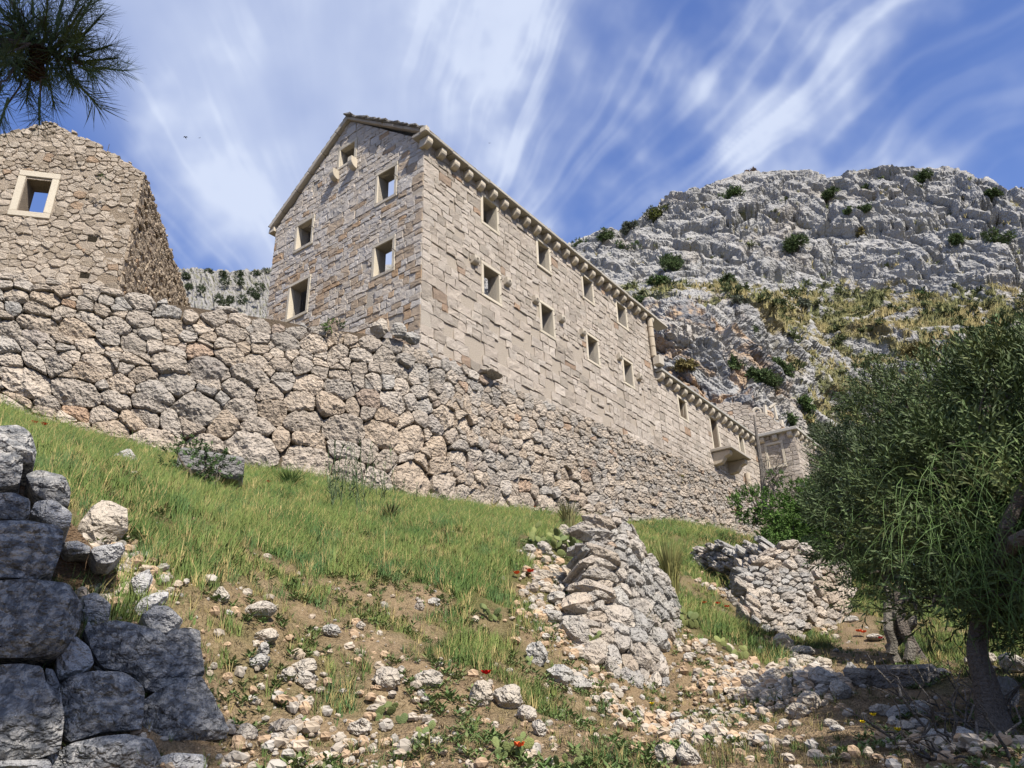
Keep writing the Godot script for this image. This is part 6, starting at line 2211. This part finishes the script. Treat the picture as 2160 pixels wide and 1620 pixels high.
		var o := put("rock", b, M.rock)
		o.position = t + Vector3(0, s.y * 0.55, -s.z * 0.5)
		tag(o, q[4], "rock")
	# the hollowed block at the wall's foot
	var tr := thing("stone_trough", "dark grey carved stone trough lying in grass at the terrace wall", "stone trough")
	var g := on_ground(440, 1025)
	var d := (g - EYE).dot(-cam_b.z) / FOC
	var b := buf()
	clear.append([g + Vector3(0.1, 0, 0.4), 0.5])
	var x := Vector3(0.93, -0.10, -0.36).normalized(); var z := x.cross(Vector3.UP).normalized()
	block(b, g + Vector3.UP * 40 * d, x * 66 * d, Vector3.UP * 27 * d, z * 34 * d, Color(0.27, 0.265, 0.26), 0.05, 3.0)
	put("body", b, M.rock, tr)
	b = buf()
	tube(b, [g + Vector3.UP * 48 * d + x * 48 * d - z * 35.5 * d, g + Vector3.UP * 48 * d + x * 48 * d - z * 33 * d], [0.045, 0.045], 8, Color(0.03, 0.03, 0.03))
	put("drain_hole", b, M.iron, tr)
	# steps across the path
	var st := thing("path_step", "long grey stone step laid across the path", "step")
	b = buf()
	clear.append([on_ground(1900, 1450), 0.6])
	var a := on_ground(1850, 1448); var c := on_ground(1972, 1444)
	block(b, (a + c) / 2.0 + Vector3.UP * 0.06, (c - a) / 2.0, Vector3.UP * 0.12, (c - a).cross(Vector3.UP).normalized() * 0.16, Color(0.27, 0.25, 0.225), 0.04, 5.0)
	put("slab", b, M.rock, st)
	st = thing("path_step", "short grey stone step at the path's left side", "step")
	b = buf()
	a = on_ground(1800, 1442); c = on_ground(1846, 1448)
	block(b, (a + c) / 2.0 + Vector3.UP * 0.04, (c - a) / 2.0, Vector3.UP * 0.10, (c - a).cross(Vector3.UP).normalized() * 0.15, Color(0.30, 0.28, 0.25), 0.04, 6.0)
	put("slab", b, M.rock, st)

func pad(b: Dictionary, o: Vector3, up: Vector3, face: Vector3, w: float, h: float, c: Color) -> void:
	var s := up.cross(face).normalized(); var f := s.cross(up).normalized()
	var n0: int = b.v.size()
	var seg := 12
	for r in [[0.0, 1.0], [0.55, 0.92], [0.9, 0.5], [1.0, 0.0], [0.9, -0.5], [0.55, -0.92], [0.0, -1.0]]:
		for k in seg:
			var an := TAU * k / seg
			var rr: float = r[0] if r[0] > 0 else 0.02
			b.v.append(o + s * (cos(an) * rr * w * 0.5 * (1.0 - 0.18 * (1.0 - sin(an)) * 0.5)) + up * ((sin(an) * rr * 0.5 + 0.5) * h) + f * (r[1] * w * 0.085))
			b.c.append(c)
	for r in 6:
		for k in seg:
			var a := n0 + r * seg + k; var a2 := n0 + r * seg + (k + 1) % seg
			b.i.append_array(PackedInt32Array([a, a2, a + seg, a2, a2 + seg, a + seg]))

func prickly_pear(px: float, py: float, wpx: float, hpx: float, pads: int, label: String, dim := 1.0) -> void:
	var t := thing("prickly_pear", label, "cactus")
	var g := on_ground(px, py + hpx * 0.5)
	var d := (g - EYE).dot(-cam_b.z) / FOC
	clear.append([g, wpx * d * 0.6 + 0.05])
	var ends := []
	pads = int(pads * 1.5)
	for k in pads:
		var b := buf()
		var o: Vector3; var up: Vector3
		if k < maxi(2, pads / 2):
			o = g + Vector3(rng.randf_range(-0.45, 0.45) * wpx * d, -0.01, rng.randf_range(-0.2, 0.2) * wpx * d)
			up = Vector3(rng.randf_range(-0.7, 0.7), 1.0, rng.randf_range(-0.4, 0.6)).normalized()
		else:
			var e: Array = ends[rng.randi() % ends.size()]
			o = e[0]
			up = (e[1] * 0.4 + Vector3(rng.randf_range(-1.3, 1.3), 0.4, rng.randf_range(-0.6, 0.6))).normalized()
		var h := minf(maxf(hpx * d * rng.randf_range(0.24, 0.36), 0.05), 0.125)
		var w := h * rng.randf_range(0.6, 0.85)
		var face := Vector3(rng.randf_range(-0.8, 0.8), rng.randf_range(-0.1, 0.5), 1.0).normalized()
		pad(b, o, up, face, w, h, Color(0.15, 0.195, 0.085).lerp(Color(0.24, 0.26, 0.10), rng.randf()) * dim)
		ends.append([o + up * h * 0.93, up])
		put("pad", b, M.cactus, t)

func poppy(px: float, py: float, label: String, red: Color, s := 1.0, tall := 0.2) -> void:
	var below := on_ground(px, py + 14)
	var d := Vector2(below.x, below.z).length()
	var head := at(px, py, d)
	if head.y - below.y < 0.05: head.y = below.y + 0.08
	clear.append([below + Vector3(0, 0, 0.1), 0.12])
	var t := thing("poppy", label, "flower")
	var b := buf()
	tube(b, [below, below.lerp(head, 0.5) + Vector3(0.01, 0, 0), head], [0.003, 0.0025, 0.002], 4, Color(0.13, 0.19, 0.06))
	put("stem", b, M.grass, t)
	for k in 4:
		b = buf()
		var an := TAU * k / 4.0 + px
		var o := Vector3(cos(an), 0.55, sin(an)).normalized()
		var side := Vector3(-sin(an), 0, cos(an))
		var r := 0.034 * s
		var n: int = b.v.size()
		b.v.append_array(PackedVector3Array([head, head + o * r * 0.6 + side * r * 0.75, head + o * r * 1.15 + side * r * 0.5 + Vector3.UP * r * 0.35, head + o * r * 1.2 + Vector3.UP * r * 0.2, head + o * r * 1.15 - side * r * 0.5 + Vector3.UP * r * 0.4, head + o * r * 0.6 - side * r * 0.75]))
		for q in 6: b.c.append(red * (0.85 + 0.1 * k))
		b.i.append_array(PackedInt32Array([n, n + 1, n + 2, n, n + 2, n + 3, n, n + 3, n + 4, n, n + 4, n + 5]))
		put("petal", b, M.petal, t)

func build_plants() -> void:
	prickly_pear(1165, 1112, 120, 90, 34, "largest prickly pear patch above the broken wall")
	prickly_pear(1215, 1188, 110, 70, 26, "prickly pear growing in the broken wall's rubble")
	prickly_pear(1225, 1345, 55, 50, 9, "small prickly pear at the foot of the broken wall")
	prickly_pear(1122, 1388, 40, 30, 5, "tiny prickly pear before the rough grey boulder", 1.2)
	prickly_pear(1035, 1285, 55, 60, 8, "prickly pear alone on the grass left of the broken wall")
	prickly_pear(818, 1490, 80, 70, 9, "dark prickly pear in the lower middle of the slope", 0.8)
	prickly_pear(1085, 1560, 85, 80, 11, "prickly pear with wide pads at the bottom edge", 1.05)
	prickly_pear(1195, 1600, 70, 50, 7, "prickly pear cut by the bottom edge of the slope", 1.05)
	prickly_pear(1560, 1365, 60, 50, 10, "prickly pear on the scree right of the broken wall", 1.15)
	prickly_pear(1580, 1400, 45, 34, 7, "low prickly pear below the one on the scree", 1.1)
	prickly_pear(1455, 1280, 40, 90, 9, "prickly pear hugging the broken wall's far side", 0.9)
	prickly_pear(1350, 1500, 60, 60, 7, "prickly pear under the broken wall's large foot stones", 0.85)
	prickly_pear(900, 1540, 50, 50, 6, "sprawling prickly pear beside the pale rock in weeds", 1.1)
	var red := Color(0.62, 0.045, 0.015); var orange := Color(0.70, 0.11, 0.03)
	poppy(72, 893, "left poppy of the pair below the terrace wall at left", red, 1.5)
	poppy(92, 897, "right poppy of the pair below the terrace wall at left", red, 1.5)
	poppy(1121, 1058, "topmost of three poppies above the large prickly pear", red, 1.9)
	poppy(1116, 1067, "left one of three poppies above the large prickly pear", red, 1.9)
	poppy(1126, 1071, "lowest of three poppies above the large prickly pear", red, 1.6)
	poppy(1167, 1060, "single poppy right of the three above the prickly pear", orange, 1.6)
	poppy(1090, 1211, "orange poppy on a white stone left of the rubble", orange, 1.2)
	poppy(1119, 1207, "red poppy beside the broken wall's rubble", red, 1.2)
	poppy(1026, 1438, "deep red poppy in front of the white rocks at bottom middle", Color(0.55, 0.012, 0.012), 1.0)
	poppy(1096, 1600, "orange red poppy at the bottom edge by the prickly pear", orange, 0.8)
	poppy(1390, 1262, "dark red poppy growing from the broken wall's face", Color(0.45, 0.01, 0.02), 0.9)
	poppy(1478, 1184, "poppy before the low tumbled wall", red, 1.6)
	poppy(1486, 1273, "left one of three poppies right of the broken wall", orange, 1.3)
	poppy(1515, 1274, "middle one of three poppies right of the broken wall", red, 1.3)
	poppy(1534, 1281, "right one of three poppies right of the broken wall", red, 1.3)
	poppy(1425, 1232, "small orange poppy behind the broken wall", orange, 1.0)
	poppy(567, 1018, "poppy in the grass beside the stone trough", red, 1.2)
	poppy(1812, 1333, "orange poppies' left bloom in the sunny grass", orange, 1.5)
	poppy(1822, 1335, "orange poppies' right bloom in the sunny grass", orange, 1.5)
	poppy(1858, 1347, "dark red poppy before the olive's thin stems", Color(0.45, 0.01, 0.02), 1.1)
	var yellow := Color(0.75, 0.56, 0.02)
	for q in [[1846, 1526, "yellow flower on the path"], [1824, 1543, "yellow flower at the path's left, lower than its neighbour"], [1899, 1560, "yellow flower right of the path near the bottom"], [1308, 1389, "yellow flower before the broken wall's foot"], [1376, 1495, "yellow flower under the broken wall's large stones"], [2027, 1366, "yellow flower before the near olive trunk"]]:
		poppy(q[0], q[1], q[2] + " of the slope", yellow, 0.62)
	# a tall tussock beside the broken wall
	tussock(1418, 1205, 80, 140, "tall golden green grass tussock right of the broken wall", Color(0.28, 0.255, 0.10), 150)
	tussock(1200, 1090, 60, 70, "thin dry grass clump behind the large prickly pear", Color(0.31, 0.27, 0.13), 70)
	tussock(822, 1085, 44, 44, "dark brown grass clump below the terrace wall", Color(0.10, 0.085, 0.04), 90)
	tussock(610, 1015, 60, 40, "lush grass clump at the foot of the terrace wall", Color(0.105, 0.165, 0.05), 110)
	# herbs in the grass
	shrub("herb_bush", "feathery green herb bush leaning on the stone trough", "bush", "", [[on_ground(405, 1035) + Vector3.UP * 0.32, Vector3(0.42, 0.26, 0.3)], [on_ground(450, 1050) + Vector3.UP * 0.36, Vector3(0.26, 0.2, 0.22)]], 1400, 0.06, 71, Color(0.075, 0.13, 0.045))
	shrub("herb_bush", "green bush growing from the terrace wall's foot behind the trough", "bush", "", [[on_ground(375, 990) + Vector3.UP * 0.35, Vector3(0.35, 0.25, 0.2)]], 1500, 0.055, 72, Color(0.09, 0.145, 0.045))
	shrub("fig_sapling", "small leafy sapling on top of the terrace wall below the house", "sapling", "", [[at(697, 688, 16.9), Vector3(0.14, 0.10, 0.12)]], 9000, 0.08, 73, Color(0.11, 0.18, 0.05))
	shrub("fig_sapling", "second leafy sapling on the terrace wall right of the first", "sapling", "", [[at(714, 684, 16.9), Vector3(0.12, 0.08, 0.10)]], 9000, 0.07, 76, Color(0.06, 0.10, 0.035))
	shrub("wall_plant", "tuft of green growing from the ruin's front wall", "plant", "", [[at(213, 378, 19.85), Vector3(0.13, 0.10, 0.08)]], 9000, 0.07, 74, Color(0.06, 0.10, 0.03))
	shrub("wall_plant", "green sprig before the tower block on the dead tree", "plant", "", [[at(1635, 1005, 29.4), Vector3(0.35, 0.22, 0.25)]], 900, 0.12, 75, Color(0.09, 0.15, 0.045))
	weeds(740, 1060, "tall grey green weeds standing at the terrace wall's foot", 26)
	weeds(835, 1045, "thinner tall weeds right of the grey green ones", 10)
	# orange lichen tufts on the terrace wall
	for q in [[1302, 935, 0.16, "orange tuft growing high on the terrace wall"], [1285, 945, 0.14, "brown tuft beside the orange one on the terrace wall"], [1435, 1010, 0.15, "yellow tuft growing on the terrace wall's right part"]]:
		shrub("wall_tuft", q[3], "plant", "", [[at(q[0], q[1], 26.0 if q[0] < 1350 else 29.6) + Vector3(0, 0, 0.0), Vector3(q[2], q[2], q[2])]], 5000, 0.06, int(q[0]), Color(0.34, 0.19, 0.04) if q[0] < 1400 else Color(0.34, 0.30, 0.09))
	# dead branches at the lower right
	var br := thing("dead_branches", "tangle of dead grey branches in the shade at the lower right", "branches")
	for k in 34:
		var b := buf()
		var g := on_ground(rng.randf_range(1960, 2160), rng.randf_range(1480, 1615))
		var d := Vector3(rng.randf_range(-1, 0.6), rng.randf_range(0.1, 1.1), rng.randf_range(-0.4, 0.4)).normalized()
		limb(b, g, g + d * rng.randf_range(0.25, 0.75), rng.randf_range(0.006, 0.013), 0.003, 0.0, k, Color(0.22, 0.20, 0.18) * rng.randf_range(0.6, 1.3))
		put("branch", b, M.bark, br)
	# birds
	for q in [[391, 290, 14, "larger of two birds in the blue beside the ruin"], [421, 291, 7, "smaller of two birds in the blue beside the ruin"], [1033, 302, 8, "single distant bird above the house roof"]]:
		var t := thing("bird", q[3], "bird")
		var o := at(q[0], q[1], 60.0)
		var s: float = q[2] * 72.0 / FOC / 2.0
		var b := buf()
		tube(b, [Vector3(0, 0, -0.45) * s, Vector3(0, 0.02, -0.25) * s, Vector3(0, 0.03, 0.1) * s, Vector3(0, 0.02, 0.35) * s, Vector3(0, 0, 0.6) * s], [0.03 * s, 0.10 * s, 0.11 * s, 0.06 * s, 0.02 * s], 6, Color(0.03, 0.03, 0.035))
		for w in [-1.0, 1.0]:
			for side in [0.0, 0.012]:
				var n: int = b.v.size()
				b.v.append_array(PackedVector3Array([Vector3(w * 0.05, 0.03 + side, -0.2) * s, Vector3(w * 0.5, 0.2 + side, -0.25) * s, Vector3(w * 1.0, 0.1 + side, 0.05) * s, Vector3(w * 0.5, 0.18 + side, 0.02) * s, Vector3(w * 0.05, 0.03 + side, 0.15) * s]))
				for z in 5: b.c.append(Color(0.03, 0.03, 0.035))
				b.i.append_array(PackedInt32Array([n, n + 1, n + 4, n + 1, n + 3, n + 4, n + 1, n + 2, n + 3]))
		var m := put("body", b, M.feather, t)
		t.position = o
		t.rotation = Vector3(0.3, rng.randf() * 3.0, 0.35)

func tussock(px: float, py: float, wpx: float, hpx: float, label: String, col: Color, blades: int) -> void:
	var t := thing("grass_tussock", label, "grass tussock")
	var g := on_ground(px, py + hpx * 0.45)
	var d := (g - EYE).dot(-cam_b.z) / FOC
	var b := buf()
	for k in blades * 3:
		var an := rng.randf() * TAU
		var dir := Vector3(cos(an), 0, sin(an))
		var h := hpx * d * rng.randf_range(0.45, 1.05)
		var out := wpx * d * 0.55 * sqrt(rng.randf())
		var o := g + dir * out * 0.3
		var s := Vector3(-dir.z, 0, dir.x) * 0.006 * maxf(1.0, d * 900.0 / 7.0)
		var n: int = b.v.size()
		var c := col * rng.randf_range(0.65, 1.4)
		c = c.lerp(Color(0.12, 0.18, 0.07), rng.randf() * 0.5)
		b.v.append_array(PackedVector3Array([o - s, o + s, o + dir * out * 0.3 + Vector3.UP * h * 0.6 - s * 0.8, o + dir * out * 0.3 + Vector3.UP * h * 0.6 + s * 0.8, o + dir * out + Vector3.UP * h]))
		for q in 5: b.c.append(c)
		b.i.append_array(PackedInt32Array([n, n + 1, n + 2, n + 1, n + 3, n + 2, n + 2, n + 3, n + 4]))
	tag(put("blades", b, M.grass, t), "", "", "", "stuff")

func weeds(px: float, py: float, label: String, count: int) -> void:
	var t := thing("tall_weeds", label, "weeds")
	var b := buf()
	for k in count:
		var g := on_ground(px + rng.randf_range(-50, 50), py + rng.randf_range(-10, 30))
		var h := rng.randf_range(0.4, 1.25)
		var top := g + Vector3(rng.randf_range(-0.2, 0.2), h, rng.randf_range(-0.15, 0.15))
		tube(b, [g, g.lerp(top, 0.5), top], [0.008, 0.006, 0.003], 4, Color(0.12, 0.16, 0.08))
		for q in 16:
			var o := g.lerp(top, rng.randf_range(0.1, 1.0))
			var d := Vector3(rng.randf_range(-1, 1), rng.randf_range(0.2, 1), rng.randf_range(-1, 1)).normalized()
			leaf(b, o, d, Vector3.UP, rng.randf_range(0.08, 0.2), 0.018, Color(0.14, 0.185, 0.09) * rng.randf_range(0.7, 1.3))
	tag(put("stalks", b, M.grass, t), "", "", "", "stuff")

func build_mountain_shrubs() -> void:
	# the shrubs on the crag, one by one: position, width and height as they show
	var list := [[1500, 398, 44, 34, "dark shrub at the left end of the crag's crest"], [1540, 405, 60, 44, "broad green shrub just right of the crest's dark shrub"], [1583, 365, 24, 26, "bare reddish shrub standing on the crest"], [1385, 447, 54, 36, "yellow green pine on the ridge left of the crag"], [1332, 470, 30, 30, "pale bush on the ridge left of the pine"], [1320, 514, 64, 54, "round dark bush on the slope behind the house roof"], [1272, 492, 40, 34, "dark bush behind the middle of the house eaves"], [1212, 512, 58, 36, "dark bush nearest to the house eaves"], [1422, 545, 44, 64, "small tree standing on the scree slope left of the crag"], [1390, 592, 52, 24, "bright green bush above the flat cave rock"], [1350, 632, 40, 26, "dark green bush left of the flat cave rock"], [1683, 510, 50, 48, "bush in the middle of the crag's face"], [1755, 405, 34, 32, "dark bush on the upper crag"], [1828, 392, 20, 16, "small bush near the top middle of the crag"], [1940, 372, 44, 30, "bush at the top right of the crag's crest"], [2094, 392, 32, 26, "windblown bush on the right skyline"], [2110, 494, 62, 56, "large bush on the right of the crag's face"], [2025, 500, 30, 26, "low bush between slabs right of the crag's middle"], [1795, 443, 22, 16, "small olive bush below the upper crag bush"], [1825, 440, 26, 20, "small green bush right of the olive one"], [1815, 488, 24, 16, "brown cushion bush in the crag's middle"], [1943, 622, 24, 16, "bright green bush under the crag"], [1532, 588, 30, 30, "dark bush at the foot of the crag's left scree"], [1598, 698, 14, 12, "tiny green bush above the cave"], [1615, 790, 70, 50, "dark bush right of the cave beside the wing"], [1650, 770, 50, 40, "spreading dark shrub above the bush right of the cave"], [1450, 770, 40, 24, "dry bush inside the cave"], [1555, 765, 34, 26, "dark bush hanging at the cave's right edge"], [1725, 905, 30, 60, "slim dark cypress behind the tower block"], [1665, 890, 36, 34, "green bush beside the bell arch"], [1850, 760, 60, 30, "green bushes' left clump in the dry belt below the crag"], [1930, 740, 70, 26, "brown green bush in the dry belt below the crag"], [2010, 730, 70, 26, "wide brown bush at the right of the dry belt"], [1700, 850, 40, 30, "small bush on the pale rocks above the tower block"], [1760, 820, 44, 26, "olive brown bush on the pale rocks left of the olive crown"], [2080, 700, 60, 40, "dark tangled bush at the right end of the belt"], [1700, 640, 40, 18, "small bush at the left start of the dry belt"], [1560, 630, 34, 20, "grey green bush on the ledge over the cave"]]
	var group := "shrubs on the rocky mountain"
	var sets := []
	for v in 3: sets.append(sprig_mesh(10, 0.38, 0.3, 0.12, 0.9, 90 + v))
	var k := 0
	for q in list:
		var foot := on_crag(q[0], q[1] + q[3] * 0.4)
		var d := (foot - EYE).dot(-cam_b.z) / FOC
		var s := Vector3(q[2], q[3], q[2]) * d * 0.42
		var called := "mountain_shrub" if k != 28 else "cypress"
		var t := thing(called, q[4], "shrub" if k != 28 else "tree", Vector3.ZERO, group)
		var tint := Color(0.085, 0.125, 0.05)
		if k in [1, 9, 21, 33]: tint = Color(0.085, 0.135, 0.045)
		if k in [3]: tint = Color(0.12, 0.14, 0.035)
		if k in [2]: tint = Color(0.20, 0.14, 0.10)
		if k in [4, 36, 37]: tint = Color(0.14, 0.16, 0.12)
		if k in [20, 26, 31, 32, 34]: tint = Color(0.17, 0.145, 0.06)
		var c := foot + Vector3.UP * s.y * 0.6
		var b := buf()
		for z in 3: limb(b, foot - Vector3.UP * 0.3, c + Vector3(rng.randf_range(-0.6, 0.6), 0.3, rng.randf_range(-0.6, 0.6)) * s, 0.10, 0.03, 0, k * 3 + z, Color(0.18, 0.15, 0.13))
		put("stems", b, M.bark, t)
		var ms := []
		for z in 7:
			var rr := rng.randf_range(0.28, 0.55)
			ms.append([c + Vector3(rng.randf_range(-0.8, 0.8) * s.x, rng.randf_range(-0.5, 0.55) * s.y, rng.randf_range(-0.5, 0.5) * s.x), s * Vector3(rr * 1.15, rr * 0.9, rr)])
		if k == 28: ms = [[c, s]]
		var pts := crown_points(ms, 420.0 / maxf(s.x * s.y * s.z, 1.0), 700 + k, 0.0, 0.2)
		var xf := []; var cl := []
		for p in pts:
			xf.append(Transform3D(basis_along(p[1] * 1.0 + Vector3(rng.randf_range(-0.6, 0.6), 0.4, rng.randf_range(-0.6, 0.6)), rng.randf() * TAU).scaled_local(Vector3.ONE * rng.randf_range(0.6, 1.3)), p[0]))
			cl.append(tint * rng.randf_range(0.6, 1.45))
		if xf.size(): tag(scatter("foliage", sets[k % 3], M.shrub, xf, cl, t), "", "", "", "stuff")
		k += 1
	# bushes on the far hill
	var hill := [[392, 582, 12, 8, "lowest bush on the crest beside the ruin"], [440, 574, 20, 9, "broad crest bush nearer the ruin"], [470, 578, 14, 7, "crest bush in the middle"], [505, 577, 16, 6, "flat crest bush right of the middle"], [540, 578, 18, 8, "crest bush second from the house"], [563, 574, 22, 12, "crest bush touching the house wall"], [475, 592, 18, 14, "left bush of the pair under the crest"], [505, 592, 18, 14, "right bush of the pair under the crest"], [425, 610, 14, 16, "upright bush at mid height near the ruin"], [548, 605, 20, 18, "round bush at mid height near the house"], [530, 615, 14, 14, "smaller bush left of the round one near the house"], [510, 632, 18, 18, "bush low in the middle above the terrace wall"], [460, 630, 16, 16, "bush low at left above the terrace wall"], [486, 632, 12, 12, "small bush low between two larger ones"], [540, 625, 12, 10, "small bush low at right beside the house"], [398, 605, 12, 12, "bush half hidden by the ruin's side wall"], [475, 640, 20, 10, "bush just clearing the terrace wall"]]
	var g2 := "bushes on the distant hill between the ruin and the house"
	for q in hill:
		var t := thing("hill_bush", "distant hill: " + q[4], "bush", Vector3.ZERO, g2)
		var D := lerpf(236.0, 200.0, clampf((q[1] - 572.0) / 90.0, 0, 1))
		var c := at(q[0], q[1], D - 5.0)
		var s := Vector3(q[2], q[3], q[2]) * (D / 0.93) / FOC * 0.5
		var xf := []; var cl := []
		for p in crown_points([[c, s], [c + Vector3(s.x * 0.5, -s.y * 0.3, 0), s * 0.6]], 110.0 / (s.x * s.y * s.z * 4.0), 800 + int(q[0]), -0.3, 0.3):
			xf.append(Transform3D(basis_along(p[1] + Vector3(0, 0.4, 0), rng.randf() * TAU).scaled_local(Vector3.ONE * rng.randf_range(0.9, 1.6)), p[0]))
			cl.append(Color(0.06, 0.085, 0.04) * rng.randf_range(0.7, 1.3))
		tag(scatter("foliage", sets[0], M.shrub, xf, cl, t), "", "", "", "stuff")

func _ready() -> void:
	set_up()
	make_materials()
	survey()
	build_ground()
	build_terrace()
	build_crag()
	build_far_hill()
	build_house()
	build_wing()
	build_gable_ruin()
	build_ruin()
	build_field_walls()
	build_block_wall()
	build_rocks()
	build_plants()
	build_rubble()
	build_grass()
	build_mountain_shrubs()
	build_trees()
	build_pine()
